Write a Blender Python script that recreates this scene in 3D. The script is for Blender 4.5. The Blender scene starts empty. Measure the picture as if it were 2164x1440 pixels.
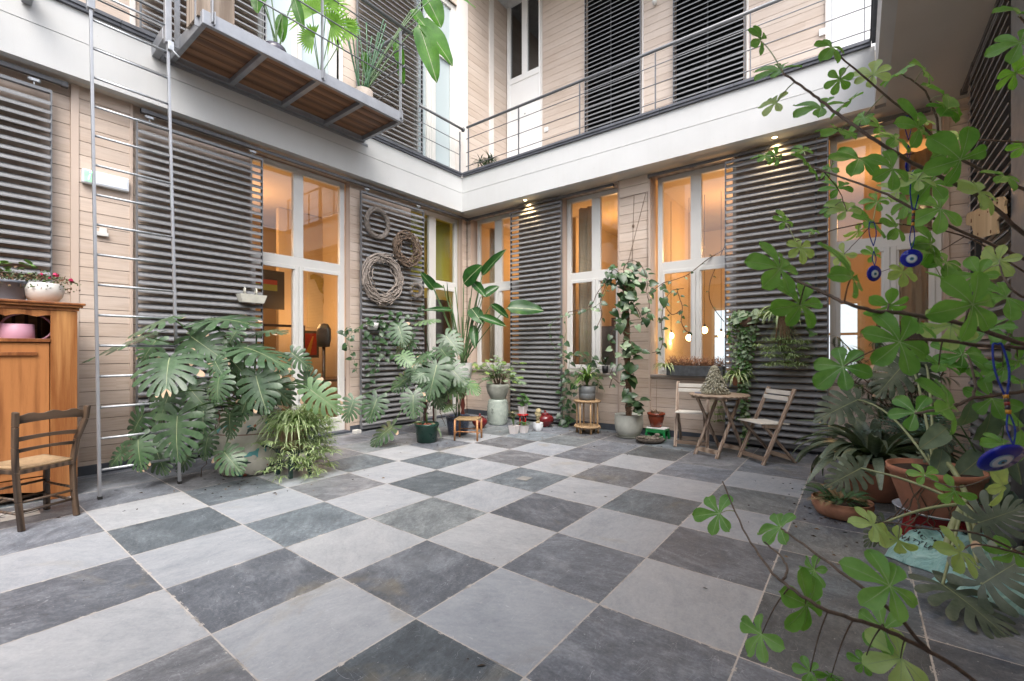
import bpy, math, random
from mathutils import Vector, Matrix
random.seed(7)
scene = bpy.context.scene
COL = scene.collection
R_ = math.radians
# ------------------------------------------------------------------ camera
YAW = 2.2224
cam_d = bpy.data.cameras.new('camera'); cam = bpy.data.objects.new('camera', cam_d); COL.objects.link(cam)
CAM = Vector((3.6601, -1.4538, 1.3))
cam.location = CAM
cam.rotation_euler = (R_(90), 0, YAW - R_(90))
FPX, CXP, HYP = 953.715, 1085.777, 741.758
cam_d.sensor_width = 36; cam_d.lens = 36 * FPX / 2164
cam_d.shift_x = -(CXP - 1082) / 2164; cam_d.shift_y = (HYP - 720) / 2164
cam_d.clip_start = 0.05; cam_d.clip_end = 300
cam_d.dof.use_dof = True; cam_d.dof.focus_distance = 5.0; cam_d.dof.aperture_fstop = 9
scene.camera = cam
# ------------------------------------------------------------------ world, sun, exposure
w = bpy.data.worlds.new('World'); scene.world = w; w.use_nodes = True
nt = w.node_tree; nt.nodes.clear()
sky = nt.nodes.new('ShaderNodeTexSky'); sky.sky_type = 'NISHITA'; sky.sun_disc = False
SUN_EL, SUN_AZ = R_(54), R_(130)
sky.sun_elevation = SUN_EL; sky.sun_rotation = SUN_AZ; sky.air_density = 1.0; sky.dust_density = 4.0; sky.ozone_density = 1.0
hs = nt.nodes.new('ShaderNodeHueSaturation'); hs.inputs['Saturation'].default_value = 0.5
bgn = nt.nodes.new('ShaderNodeBackground'); bgn.inputs[1].default_value = 0.15
wo = nt.nodes.new('ShaderNodeOutputWorld')
nt.links.new(sky.outputs[0], hs.inputs['Color']); nt.links.new(hs.outputs[0], bgn.inputs[0]); nt.links.new(bgn.outputs[0], wo.inputs[0])
sl = bpy.data.lights.new('sun', 'SUN'); sl.energy = 0.5; sl.angle = R_(40); sl.color = (1, .985, .96)
so = bpy.data.objects.new('sun', sl); COL.objects.link(so)
# direction towards the sun (Nishita rotation measured from +Y clockwise)
sd = Vector((math.sin(SUN_AZ) * math.cos(SUN_EL), math.cos(SUN_AZ) * math.cos(SUN_EL), math.sin(SUN_EL)))
so.rotation_euler = sd.to_track_quat('Z', 'Y').to_euler(); so.location = (0, 0, 20)
scene.view_settings.view_transform = 'Standard'; scene.view_settings.look = 'None'
scene.view_settings.exposure = 1.76; scene.view_settings.gamma = 1
# ------------------------------------------------------------------ helpers
CF = Vector((math.cos(YAW), math.sin(YAW), 0)); CR = Vector((math.sin(YAW), -math.cos(YAW), 0))
def ray(u, v): return CF + CR * ((u - CXP) / FPX) + Vector((0, 0, (HYP - v) / FPX))
def at(u, v, D=None, X=None, Y=None, Z=None):
    r = ray(u, v)
    if X is not None: t = (X - CAM.x) / r.x
    elif Y is not None: t = (Y - CAM.y) / r.y
    elif Z is not None: t = (Z - CAM.z) / r.z
    else: t = D
    return CAM + r * t

def tag(o, label=None, cat=None, group=None, kind=None):
    if label: o['label'] = label
    if cat: o['category'] = cat
    if group: o['group'] = group
    if kind: o['kind'] = kind
    return o
def thing(name, label, cat, loc=(0, 0, 0), group=None):
    o = bpy.data.objects.new(name, None); COL.objects.link(o); o.location = loc; o.empty_display_size = .1
    return tag(o, label, cat, group)
def wloc(p):
    v = Vector((0, 0, 0))
    while p is not None: v += p.location; p = p.parent
    return v
def copy_tree(o, parent=None):
    c = o.copy(); COL.objects.link(c); c.parent = parent
    for ch in list(o.children): copy_tree(ch, c)
    return c

class MB:
    def __init__(s): s.v = []; s.f = []; s.m = []; s.s = []
    def add(s, vs, fs, m=0, smooth=False):
        b = len(s.v); s.v += [tuple(v) for v in vs]
        for f in fs: s.f.append([b + i for i in f]); s.m.append(m); s.s.append(smooth)
        return s
    def box(s, x0, x1, y0, y1, z0, z1, m=0):
        vs = [(x, y, z) for x in (x0, x1) for y in (y0, y1) for z in (z0, z1)]
        return s.add(vs, [(0, 1, 3, 2), (4, 6, 7, 5), (0, 4, 5, 1), (2, 3, 7, 6), (0, 2, 6, 4), (1, 5, 7, 3)], m)
    def cbox(s, c, d, m=0): return s.box(c[0] - d[0] / 2, c[0] + d[0] / 2, c[1] - d[1] / 2, c[1] + d[1] / 2, c[2] - d[2] / 2, c[2] + d[2] / 2, m)
    def bar(s, p, q, w, h, m=0, up=(0, 0, 1), w2=None, h2=None):
        p = Vector(p); q = Vector(q); d = (q - p).normalized(); up = Vector(up)
        if abs(d.dot(up)) > .99: up = Vector((1, 0, 0))
        sx = d.cross(up).normalized(); sz = sx.cross(d)
        vs = []
        for c, a, b in ((p, w, h), (q, w2 or w, h2 or h)):
            for i, j in ((-1, -1), (1, -1), (1, 1), (-1, 1)): vs.append(c + sx * (i * a / 2) + sz * (j * b / 2))
        return s.add(vs, [(3, 2, 1, 0), (4, 5, 6, 7), (0, 1, 5, 4), (1, 2, 6, 5), (2, 3, 7, 6), (3, 0, 4, 7)], m)
    def tube(s, pts, r, n=8, m=0, cap=True, smooth=True):
        pts = [Vector(p) for p in pts]; k = len(pts)
        rs = r if isinstance(r, (list, tuple)) else [r] * k
        ref = Vector((0, 0, 1)); d0 = (pts[1] - pts[0]).normalized()
        if abs(d0.dot(ref)) > .9: ref = Vector((1, 0, 0))
        a = d0.cross(ref).normalized(); vs = []
        for i, p in enumerate(pts):
            d = (pts[min(i + 1, k - 1)] - pts[max(i - 1, 0)])
            if d.length < 1e-9: d = d0
            d.normalize(); a = (a - d * a.dot(d))
            if a.length < 1e-6: a = d.orthogonal()
            a.normalize(); b = d.cross(a)
            for j in range(n):
                t = 2 * math.pi * j / n; vs.append(p + (a * math.cos(t) + b * math.sin(t)) * rs[i])
        fs = [(i * n + j, i * n + (j + 1) % n, (i + 1) * n + (j + 1) % n, (i + 1) * n + j) for i in range(k - 1) for j in range(n)]
        if cap: fs += [tuple(range(n - 1, -1, -1)), tuple((k - 1) * n + j for j in range(n))]
        return s.add(vs, fs, m, smooth)
    def lathe(s, prof, c=(0, 0, 0), n=32, m=0, smooth=True, rnd=None, sq=1):
        vs = []; cx, cy, cz = c
        for i, (r, z) in enumerate(prof):
            for j in range(n):
                t = 2 * math.pi * j / n; k = 1 + (rnd(t, z) if rnd else 0)
                vs.append((cx + r * k * math.cos(t), cy + r * k * math.sin(t) * sq, cz + z))
        K = len(prof)
        fs = [(i * n + j, i * n + (j + 1) % n, (i + 1) * n + (j + 1) % n, (i + 1) * n + j) for i in range(K - 1) for j in range(n)]
        fs += [tuple(range(n - 1, -1, -1)), tuple((K - 1) * n + j for j in range(n))]
        return s.add(vs, fs, m, smooth)
    def sphere(s, c, r, m=0, n=12, k=8, sc=(1, 1, 1)):
        prof = [(max(1e-4, r * math.sin(math.pi * i / k)), -r * math.cos(math.pi * i / k)) for i in range(k + 1)]
        b = len(s.v); s.lathe(prof, (0, 0, 0), n, m)
        for i in range(b, len(s.v)): x, y, z = s.v[i]; s.v[i] = (c[0] + x * sc[0], c[1] + y * sc[1], c[2] + z * sc[2])
        return s
    def torus(s, c, R, r, n=24, k=8, m=0, axis='Z'):
        pts = []
        for i in range(n + 1):
            t = 2 * math.pi * i / n; a, b = R * math.cos(t), R * math.sin(t)
            pts.append({'Z': (c[0] + a, c[1] + b, c[2]), 'X': (c[0], c[1] + a, c[2] + b), 'Y': (c[0] + a, c[1], c[2] + b)}[axis])
        return s.tube(pts, r, k, m, cap=False)
    def prism(s, poly, d, m=0):
        # poly: list of 3D points (planar), d: extrude vector
        n = len(poly); d = Vector(d); vs = [Vector(p) for p in poly]; vs += [p + d for p in vs[:n]]
        fs = [tuple(range(n - 1, -1, -1)), tuple(range(n, 2 * n))] + [(i, (i + 1) % n, n + (i + 1) % n, n + i) for i in range(n)]
        return s.add(vs, fs, m)
    def xf(s, M, start=0):
        for i in range(start, len(s.v)): s.v[i] = tuple(M @ Vector(s.v[i]))
        return s
    def build(s, name, mats, parent=None, base=(0, 0, 0), bevel=0, seg=2, thick=0):
        if not isinstance(mats, (list, tuple)): mats = [mats]
        off = wloc(parent) if parent is not None else Vector(base)
        me = bpy.data.meshes.new(name)
        me.from_pydata([(x - off.x, y - off.y, z - off.z) for x, y, z in s.v], [], s.f)
        for mt in mats: me.materials.append(mt)
        me.polygons.foreach_set('material_index', s.m); me.polygons.foreach_set('use_smooth', s.s); me.update()
        o = bpy.data.objects.new(name, me); COL.objects.link(o)
        if parent is not None: o.parent = parent
        else: o.location = off
        if thick: sm = o.modifiers.new('solid', 'SOLIDIFY'); sm.thickness = thick; sm.offset = 0
        if bevel:
            b = o.modifiers.new('bevel', 'BEVEL'); b.width = bevel; b.segments = seg; b.limit_method = 'ANGLE'; b.angle_limit = R_(40)
        return o

# ------------------------------------------------------------------ materials
MATS = {}
class NB:
    def __init__(s, name):
        s.mat = bpy.data.materials.new(name); s.mat.use_nodes = True; s.t = s.mat.node_tree; s.t.nodes.clear()
        s.out = s.t.nodes.new('ShaderNodeOutputMaterial')
    def n(s, typ, ins=None, **kw):
        nd = s.t.nodes.new('ShaderNode' + typ)
        for k, v in kw.items(): setattr(nd, k, v)
        for k, v in (ins or {}).items(): s.set(nd.inputs[k], v)
        return nd
    def set(s, sock, v):
        if isinstance(v, bpy.types.NodeSocket): s.t.links.new(v, sock)
        elif isinstance(v, bpy.types.Node): s.t.links.new(v.outputs[0], sock)
        else: sock.default_value = v
    def math(s, op, a, b=0, c=None, clamp=False):
        nd = s.n('Math', {0: a, 1: b}, operation=op, use_clamp=clamp)
        if c is not None: s.set(nd.inputs[2], c)
        return nd.outputs[0]
    def mix(s, f, a, b, bt='MIX'):
        nd = s.n('Mix', data_type='RGBA', blend_type=bt)
        s.set(nd.inputs[0], f); s.set(nd.inputs[6], a); s.set(nd.inputs[7], b); return nd.outputs[2]
    def ramp(s, f, stops):
        nd = s.n('ValToRGB', {0: f}); e = nd.color_ramp.elements
        while len(e) < len(stops): e.new(.5)
        for i, (p, c) in enumerate(stops): e[i].position = p; e[i].color = c if len(c) == 4 else (*c, 1)
        return nd.outputs[0]
    def noise(s, vec, scale, detail=4, rough=.55, dist=0, out=0):
        return s.n('TexNoise', {'Vector': vec, 'Scale': scale, 'Detail': detail, 'Roughness': rough, 'Distortion': dist}).outputs[out]
    def mapping(s, vec, scale=(1, 1, 1), rot=(0, 0, 0), loc=(0, 0, 0)):
        return s.n('Mapping', {'Vector': vec, 'Scale': scale, 'Rotation': rot, 'Location': loc}).outputs[0]
    def pos(s): return s.n('NewGeometry').outputs['Position']
    def obj(s): return s.n('TexCoord').outputs['Object']
    def bump(s, h, strength=.3, dist=.01): return s.n('Bump', {'Height': h, 'Strength': strength, 'Distance': dist}).outputs[0]
    def pbr(s, col, rough=.5, metal=0, normal=None, spec=.5, **kw):
        b = s.n('BsdfPrincipled'); s.set(b.inputs['Base Color'], col); s.set(b.inputs['Roughness'], rough); s.set(b.inputs['Metallic'], metal)
        s.set(b.inputs['Specular IOR Level'], spec)
        if normal is not None: s.set(b.inputs['Normal'], normal)
        for k, v in kw.items(): s.set(b.inputs[k.replace('_', ' ')], v)
        s.t.links.new(b.outputs[0], s.out.inputs[0]); return b
def c4(c): return (*c, 1) if len(c) == 3 else c
def simple(name, col, rough=.5, metal=0, var=.12, scale=8, bump=.15, bscale=60, spec=.5, bd=.003):
    if name in MATS: return MATS[name]
    b = NB(name); p = b.obj(); n1 = b.noise(p, scale, 5, .6)
    dark = tuple(x * (1 - var) for x in col); light = tuple(min(1, x * (1 + var)) for x in col)
    c = b.ramp(n1, [(.3, dark), (.7, light)])
    rr = b.math('ADD', b.math('MULTIPLY', b.noise(p, scale * 2.3, 3), .25), rough - .12)
    b.pbr(c, rr, metal, b.bump(b.noise(p, bscale, 4), bump, bd) if bump else None, spec)
    MATS[name] = b.mat; return b.mat
def wood(name, c1, c2, scale=1, axis='Z', rough=.5, ring=14, knots=False, bump=.25):
    if name in MATS: return MATS[name]
    b = NB(name); p = b.obj()
    sc = {'Z': (1, 1, .06), 'X': (.06, 1, 1), 'Y': (1, .06, 1)}[axis]
    mp = b.mapping(p, tuple(x * scale for x in sc)); n0 = b.noise(mp, 6, 3, .5, .6)
    wv = b.n('TexWave', {'Vector': b.mapping(p, tuple(x * scale * .35 for x in sc)), 'Scale': ring, 'Distortion': 6, 'Detail': 3, 'Detail Scale': 1.2}, wave_type='BANDS', bands_direction={'Z': 'X', 'X': 'Y', 'Y': 'X'}[axis]).outputs['Fac']
    fine = b.noise(b.mapping(p, tuple(x * scale * 40 for x in sc)), 3, 4, .7)
    f = b.math('ADD', b.math('MULTIPLY', wv, .45), b.math('ADD', b.math('MULTIPLY', n0, .35), b.math('MULTIPLY', fine, .3)))
    c = b.ramp(f, [(.3, c1), (.72, c2)])
    if knots:
        vo = b.n('TexVoronoi', {'Vector': b.mapping(p, (2.2, 2.2, 1.4)), 'Scale': 1.1, 'Randomness': 1}).outputs[0]
        c = b.mix(b.ramp(vo, [(.04, (.8, .8, .8)), (.1, (0, 0, 0))]), c, c4(tuple(x * .35 for x in c1)))
    b.pbr(c, b.math('ADD', b.math('MULTIPLY', fine, .2), rough - .1), 0, b.bump(f, bump, .002))
    MATS[name] = b.mat; return b.mat

def make_slate():
    b = NB('slate_tiles'); S = .6511; p = b.pos()
    sep = b.n('SeparateXYZ', {0: p}); x = b.math('DIVIDE', sep.outputs[0], S); y = b.math('DIVIDE', sep.outputs[1], S)
    ix = b.math('FLOOR', x); iy = b.math('FLOOR', y); fx = b.math('FRACT', x); fy = b.math('FRACT', y)
    cell = b.n('CombineXYZ', {0: ix, 1: iy, 2: 0}).outputs[0]
    par = b.math('FRACT', b.math('MULTIPLY', b.math('ADD', ix, iy), .5))       # 0 dark, .5 light
    inside = b.math('MULTIPLY', b.math('MULTIPLY', b.math('GREATER_THAN', ix, -2.5), b.math('LESS_THAN', ix, 4.5)), b.math('LESS_THAN', iy, 5.5))
    light = b.math('MULTIPLY', b.math('GREATER_THAN', par, .25), inside)
    wn = b.n('TexWhiteNoise', {'Vector': cell}, noise_dimensions='3D'); rv = wn.outputs['Value']; rc = wn.outputs['Color']
    rs = b.n('SeparateColor', {0: rc})
    # per tile offset and rotation of the veining
    off = b.n('VectorMath', {0: rc, 1: (17, 17, 17)}, operation='MULTIPLY').outputs[0]
    pv = b.n('VectorMath', {0: p, 1: off}, operation='ADD').outputs[0]
    rot = b.n('VectorRotate', {'Vector': pv, 'Angle': b.math('MULTIPLY', rv, 6.28)}, rotation_type='Z_AXIS').outputs[0]
    n1 = b.noise(b.mapping(rot, (1, 1.5, 1)), 3.2, 9, .68, .7)
    n2 = b.noise(b.mapping(rot, (1, 2.2, 1)), 14, 10, .78, .4)
    n3 = b.noise(pv, 70, 6, .75)
    n4 = b.noise(pv, 1.6, 3, .5)
    f = b.math('ADD', b.math('ADD', b.math('MULTIPLY', n1, .42), b.math('MULTIPLY', n2, .34)), b.math('MULTIPLY', n3, .24))
    dark = b.ramp(f, [(.35, (.050, .056, .066)), (.5, (.122, .134, .154)), (.64, (.25, .27, .295))])
    lite = b.ramp(f, [(.34, (.235, .255, .28)), (.5, (.335, .352, .378)), (.66, (.43, .443, .46))])
    # warm brownish or greenish cast on some dark tiles
    dark = b.mix(b.math('MULTIPLY', b.math('GREATER_THAN', rs.outputs[0], .62), .5), dark, b.mix(1, dark, (1.12, 1.0, .88, 1), 'MULTIPLY'))
    dark = b.mix(b.math('MULTIPLY', b.math('LESS_THAN', rs.outputs[1], .35), .5), dark, b.mix(1, dark, (.92, 1.05, 1.0, 1), 'MULTIPLY'))
    dark = b.mix(1, dark, b.ramp(rs.outputs[2], [(0, (.66, .66, .67)), (1, (1.35, 1.35, 1.35))]), 'MULTIPLY')
    lite = b.mix(1, lite, b.ramp(rs.outputs[2], [(0, (.88, .9, .92)), (1, (1.05, 1.03, 1.0))]), 'MULTIPLY')
    col = b.mix(light, dark, lite)
    # rusty and chalky stains
    st = b.ramp(b.noise(p, 1.1, 4, .6, 1.5), [(.6, (0, 0, 0)), (.74, (1, 1, 1))])
    col = b.mix(b.math('MULTIPLY', st, .38), col, (.27, .22, .12, 1))
    sm = b.ramp(b.noise(b.mapping(p, (1, 1, 1), loc=(9, 4, 0)), 1.7, 6, .7, .8), [(.55, (0, 0, 0)), (.75, (1, 1, 1))])
    col = b.mix(b.math('MULTIPLY', sm, .3), col, (.42, .44, .46, 1))
    # scratches: thin lines of two stretched voronoi edges, and fine scrapes
    for k, (sc, rt) in enumerate((((3.2, .7, 1), .5), ((.8, 3.6, 1), 1.9), ((5, 1.2, 1), 2.6))):
        vv = b.noise(b.mapping(p, sc, (0, 0, rt), (k * 3, 1, 0)), 1.6, 2, .5, 2.5)
        ln = b.math('ABSOLUTE', b.math('SUBTRACT', vv, .5 + .02 * k))
        ln = b.math('MULTIPLY', b.math('LESS_THAN', ln, .0011), b.math('GREATER_THAN', b.noise(p, 4.5 + k, 2), .5))
        col = b.mix(b.math('MULTIPLY', ln, .42), col, (.55, .57, .6, 1))
    sp = b.math('GREATER_THAN', b.noise(p, 55, 2, .5), .735)
    col = b.mix(b.math('MULTIPLY', sp, .4), col, (.6, .6, .6, 1))
    # pits on light tiles
    # grout with ragged edges
    wob = b.math('MULTIPLY', b.math('SUBTRACT', b.noise(p, 45, 4, .7), .5), .012)
    chip = b.math('MULTIPLY', b.math('GREATER_THAN', b.noise(p, 13, 6, .85), .575), .0125)
    dx = b.math('MINIMUM', fx, b.math('SUBTRACT', 1, fx)); dy = b.math('MINIMUM', fy, b.math('SUBTRACT', 1, fy))
    dm = b.math('MINIMUM', dy, b.math('ADD', dx, -.0010))
    gw = b.math('ADD', b.math('ADD', .0052, wob), chip)
    gr = b.math('LESS_THAN', dm, gw)
    gcol = b.mix(b.noise(p, 30, 3), (.34, .31, .28, 1), (.60, .56, .51, 1)); gcol = b.mix(b.ramp(b.noise(p, 2.3, 5, .7), [(.5, (0, 0, 0)), (.66, (.8, .8, .8))]), gcol, (.10, .092, .08, 1))
    col = b.mix(gr, col, gcol)
    # darkened worn rim just inside the joint on dark tiles
    h = b.math('ADD', b.math('MULTIPLY', f, .6), b.math('MULTIPLY', gr, -.35))
    h = b.math('ADD', h, b.math('MULTIPLY', n3, .25))
    rough = b.math('ADD', .34, b.math('MULTIPLY', b.noise(pv, 5, 5, .65), .36))
    rough = b.math('ADD', rough, b.math('MULTIPLY', gr, .3))
    b.pbr(col, rough, 0, b.bump(h, .5, .008), .45)
    return b.mat
def make_clad(name, c_lo, c_hi):
    b = NB(name); p = b.pos(); sep = b.n('SeparateXYZ', {0: p})
    row = b.math('FLOOR', b.math('DIVIDE', sep.outputs[2], .145)); 
    seg = b.math('FLOOR', b.math('ADD', b.math('DIVIDE', b.math('ADD', sep.outputs[0], sep.outputs[1]), 2.4), b.math('MULTIPLY', row, .37)))
    wn = b.n('TexWhiteNoise', {'Vector': b.n('CombineXYZ', {0: row, 1: seg, 2: 0}).outputs[0]}, noise_dimensions='3D')
    mp = b.mapping(b.n('VectorMath', {0: p, 1: b.n('VectorMath', {0: wn.outputs['Color'], 1: (9, 9, 9)}, operation='MULTIPLY').outputs[0]}, operation='ADD').outputs[0], (1, 1, 14))
    g = b.noise(mp, 3.5, 6, .6, .4); g2 = b.noise(b.mapping(mp, (4, 4, 9)), 9, 4, .7)
    f = b.math('ADD', b.math('MULTIPLY', g, .6), b.math('MULTIPLY', g2, .25)); f = b.math('ADD', f, b.math('MULTIPLY', wn.outputs['Value'], .26))
    col = b.ramp(f, [(.34, c_lo), (.78, c_hi)])
    # pale lime wash wearing off toward warm wood
    wsh = b.ramp(b.noise(b.mapping(p, (1.2, 1.2, 4)), 1.4, 5, .6), [(.42, (0, 0, 0)), (.62, (1, 1, 1))])
    col = b.mix(b.math('MULTIPLY', wsh, .35), col, (.60, .52, .46, 1))
    b.pbr(col, b.math('ADD', .48, b.math('MULTIPLY', g2, .2)), 0, b.bump(g2, .15, .002), .35)
    return b.mat
SLATE = make_slate()
CLAD = make_clad('limewashed_cladding', (.40, .31, .245), (.60, .495, .41))
CLADU = make_clad('upper_cladding', (.45, .36, .295), (.58, .49, .42))
TRIMW = wood('pink_trim_wood', (.37, .28, .225), (.50, .40, .33), 1, 'Z', .5, 6)
WHITEF = simple('white_paint', (.60, .595, .57), .42, 0, .04, 2.5, .05, 90)
STUCCO = simple('white_render', (.60, .615, .62), .75, 0, .05, 1.6, .2, 140)
def make_render():
    b = NB('white_render'); p = b.pos(); st = b.noise(b.mapping(p, (5, 5, .35)), 3, 5, .65); bl = b.noise(p, 1.3, 5, .6); z = b.n('SeparateXYZ', {0: p}).outputs[2]
    drip = b.math('MULTIPLY', b.ramp(st, [(.52, (0, 0, 0)), (.72, (1, 1, 1))]), .10)
    c = b.mix(drip, b.ramp(bl, [(.3, (.49, .495, .49)), (.7, (.54, .545, .54))]), (.42, .41, .38, 1)); c = b.mix(b.math('MULTIPLY', b.math('GREATER_THAN', b.noise(p, 26, 2), .74), .4), c, (.4, .38, .35, 1))
    b.pbr(c, .75, 0, b.bump(b.noise(p, 120, 3), .2, .003), .4); return b.mat
STUCCO = make_render()
SOFFIT = simple('soffit_render', (.54, .49, .43), .8, 0, .05, 1.2, .15, 120)
METAL = simple('grey_painted_steel', (.155, .16, .17), .42, .25, .1, 5, .08, 50)
METALL = simple('light_grey_steel', (.27, .28, .30), .4, .35, .12, 6, .08, 50)
GALV = simple('galvanised_steel', (.40, .42, .44), .42, .7, .2, 18, .12, 70)
SLATM = simple('shutter_slat_metal', (.21, .213, .22), .52, .2, .12, 3, .05, 50)
CAPM = simple('cap_stone', (.085, .09, .105), .6, 0, .25, 6, .3, 80)
PLINTH = simple('slate_plinth', (.055, .063, .078), .5, 0, .2, 6, .2, 60)
DECKW = wood('deck_wood', (.10, .045, .022), (.24, .12, .06), 1.5, 'Y', .55, 3)
PINE = wood('orange_pine', (.16, .050, .014), (.40, .165, .055), 2.4, 'Z', .38, 9, knots=True)
OLDWOOD = wood('dark_old_wood', (.025, .016, .011), (.10, .065, .042), 1.6, 'Z', .45, 12)
TEAKX = wood('weathered_teak_rail', (.19, .13, .09), (.42, .33, .25), 1.6, 'X', .65, 14)
OLDX = wood('dark_old_wood_rail', (.025, .016, .011), (.10, .065, .042), 1.6, 'X', .45, 12)
TEAK = wood('weathered_teak', (.17, .115, .08), (.40, .31, .24), 1.6, 'Z', .65, 14)
CREAMP = simple('cream_seat_paint', (.66, .63, .57), .55, 0, .08, 6, .2, 60)
GLASSF = None
def make_glass(name, tint, refl=1.35, rough=0.0, milk=0, milkc=(.8, .85, .85)):
    b = NB(name); tr = b.n('BsdfTransparent', {0: c4(tint)}); gl = b.n('BsdfGlossy', {'Color': (1, 1, 1, 1), 'Roughness': rough})
    fr = b.math('MULTIPLY', b.math('MULTIPLY', b.n('Fresnel', {'IOR': 1.5}).outputs[0], refl), b.math('SUBTRACT', 1, b.n('NewGeometry').outputs['Backfacing']), clamp=True)
    base = tr
    if milk:
        df = b.n('BsdfDiffuse', {0: c4(milkc)}); base = b.n('MixShader', {0: milk, 1: tr, 2: df})
    mx = b.n('MixShader', {0: fr, 1: base, 2: gl}); b.t.links.new(mx.outputs[0], b.out.inputs[0]); return b.mat
GLASS = make_glass('window_glass', (.93, .95, .94), 1.7)
GLASSM = make_glass('frosted_glass', (.9, .95, .95), 2.0, .02, .75, (.52, .59, .60))
GLASSD = make_glass('dark_glass', (.35, .37, .38), 2.2)
def emis(name, col, st):
    if name in MATS: return MATS[name]
    b = NB(name); e = b.n('Emission', {0: c4(col), 1: st}); b.t.links.new(e.outputs[0], b.out.inputs[0]); MATS[name] = b.mat; return b.mat
# ================================================================== ARCHITECTURE
XW, YW, ZS = -2.79, 5.41, 4.045
XF, YF, XR = -2.56, 5.015, 3.81
ZG, ZT = 4.41, 4.72
BH = .145
def tagstruct(o): return tag(o, kind='structure')
# floor sheet
tagstruct(MB().add([(-9, -12, 0), (14, -12, 0), (14, 13, 0), (-9, 13, 0)], [(0, 1, 2, 3)]).build('floor', SLATE))
# clean-edged light inset square in one dark tile (floor drain cover)
q = at(1108, 1012, Z=0)
o = MB().box(q.x - .062, q.x + .062, q.y - .062, q.y + .062, 0.001, .006).build('drain_cover', simple('pale_stone_inset', (.27, .265, .25), .7), None, (q.x, q.y, 0), .002)
tag(o, 'small pale square drain cover set in the middle of a dark slate tile', 'drain cover')

def clad(mb, axis, pos, a0, a1, z0, z1, sgn, th=.02, gap=.006, m=0):
    """horizontal boards on a wall plane; sgn = direction the face looks"""
    k0 = math.floor(z0 / BH); z = k0 * BH
    while z < z1 - 1e-6:
        lo, hi = max(z0, z + gap / 2), min(z1, z + BH - gap / 2)
        if hi - lo > .006:
            p0, p1 = sorted((pos, pos - sgn * th))
            if axis == 'X': mb.box(p0, p1, a0, a1, lo, hi, m)
            else: mb.box(a0, a1, p0, p1, lo, hi, m)
        z += BH
def wbox(mb, axis, p0, p1, a0, a1, z0, z1, m=0):
    p0, p1 = sorted((p0, p1))
    if axis == 'X': mb.box(p0, p1, a0, a1, z0, z1, m)
    else: mb.box(a0, a1, p0, p1, z0, z1, m)
DARKBACK = simple('wall_backing', (.10, .075, .055), .8)

def window(parent, axis, pl, sgn, a0, a1, z0, z1, mull, trans, fr=.075, glass=None, label=None, frz0=None, stile=.07, botpanel=0):
    """white window: outer frame, one mullion (pair of edges), one transom; sgn = outward direction"""
    d = .07; fm = MB(); f0, f1 = pl, pl - sgn * d
    frz0 = fr if frz0 is None else frz0
    wbox(fm, axis, f0, f1, a0, a0 + fr, z0, z1); wbox(fm, axis, f0, f1, a1 - fr, a1, z0, z1)
    wbox(fm, axis, f0, f1, a0 + fr, a1 - fr, z1 - fr, z1); wbox(fm, axis, f0, f1, a0 + fr, a1 - fr, z0, z0 + frz0)
    wbox(fm, axis, f0, f1, a0 + fr, a1 - fr, trans[0], trans[1])
    g = .003
    wbox(fm, axis, f0 - sgn * g, f1, mull[0], mull[1], z0 + frz0, trans[0]); wbox(fm, axis, f0 - sgn * g, f1, mull[0], mull[1], trans[1], z1 - fr)
    # casement sashes below the transom, set slightly proud
    s = .055; e0, e1 = pl + sgn * .012, pl - sgn * .02
    for lo, hi in ((a0 + fr - .02, (mull[0] + mull[1]) / 2 - .004), ((mull[0] + mull[1]) / 2 + .004, a1 - fr + .02)):
        wbox(fm, axis, e0, e1, lo, lo + s, z0 + frz0 - .02, trans[0] + .02); wbox(fm, axis, e0, e1, hi - s, hi, z0 + frz0 - .02, trans[0] + .02)
        wbox(fm, axis, e0, e1, lo + s, hi - s, trans[0] - .035, trans[0] + .02); wbox(fm, axis, e0, e1, lo + s, hi - s, z0 + frz0 - .02, z0 + frz0 + .05)
    w = fm.build('window', WHITEF, parent, bevel=.004, seg=1)
    if label: w['label'] = label
    # dark gasket and panes
    pm = glass or GLASS
    for lo, hi in ((a0 + fr, mull[0]), (mull[1], a1 - fr)):
        for b0, b1 in ((z0 + frz0, trans[0]), (trans[1], z1 - fr)):
            m = MB(); q0, q1 = pl - sgn * .035, pl - sgn * .043
            wbox(m, axis, q0, q1, lo, hi, b0, b1); m.build('pane', pm, w)
    return w

# ---- left wing --------------------------------------------------------------
LW = thing('left_wing', 'left wing of the courtyard house, beige board cladding, white fascia and warm lit french doors', 'building', (XW, 1, 0))
m = MB()
xs = XW
# ground floor cladding (with openings left out)
clad(m, 'X', xs, -9, -.53, .1, ZS, 1); clad(m, 'X', xs, -.03, 1.2, .1, ZS, 1)
clad(m, 'X', xs, 2.69, 3.92, .1, ZS, 1); clad(m, 'X', xs, 5.27, 5.39, .1, ZS, 1)
clad(m, 'X', xs + .035, -.53 + .062, -.03 - .03, .1, ZS, 1)
m.build('cladding', CLAD, LW)
m = MB()
wbox(m, 'X', xs + .045, xs - .03, -.53, -.468, .1, ZS); wbox(m, 'X', xs + .045, xs - .03, -.06, -.03, .1, ZS)
m.build('pilaster', TRIMW, LW, bevel=.004)
m = MB()
for a0, a1 in ((-9, -.53), (-.53, 1.2), (2.69, 3.92), (5.27, 5.6)): wbox(m, 'X', xs - .02, xs - .12, a0, a1, 0, ZS)
m.build('wall_core', DARKBACK, LW)
m = MB()   # reveals
for a in (1.2, 2.69, 3.92, 5.27):
    s = 1 if a in (1.2, 3.92) else -1
    wbox(m, 'X', xs - .001, xs - .125, a + s * .004, a - s * .018, 0.03, ZS - .03)
for a0, a1 in ((1.2, 2.69), (3.92, 5.27)): wbox(m, 'X', xs - .001, xs - .16, a0, a1, ZS - .03, ZS - .001)
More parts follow.
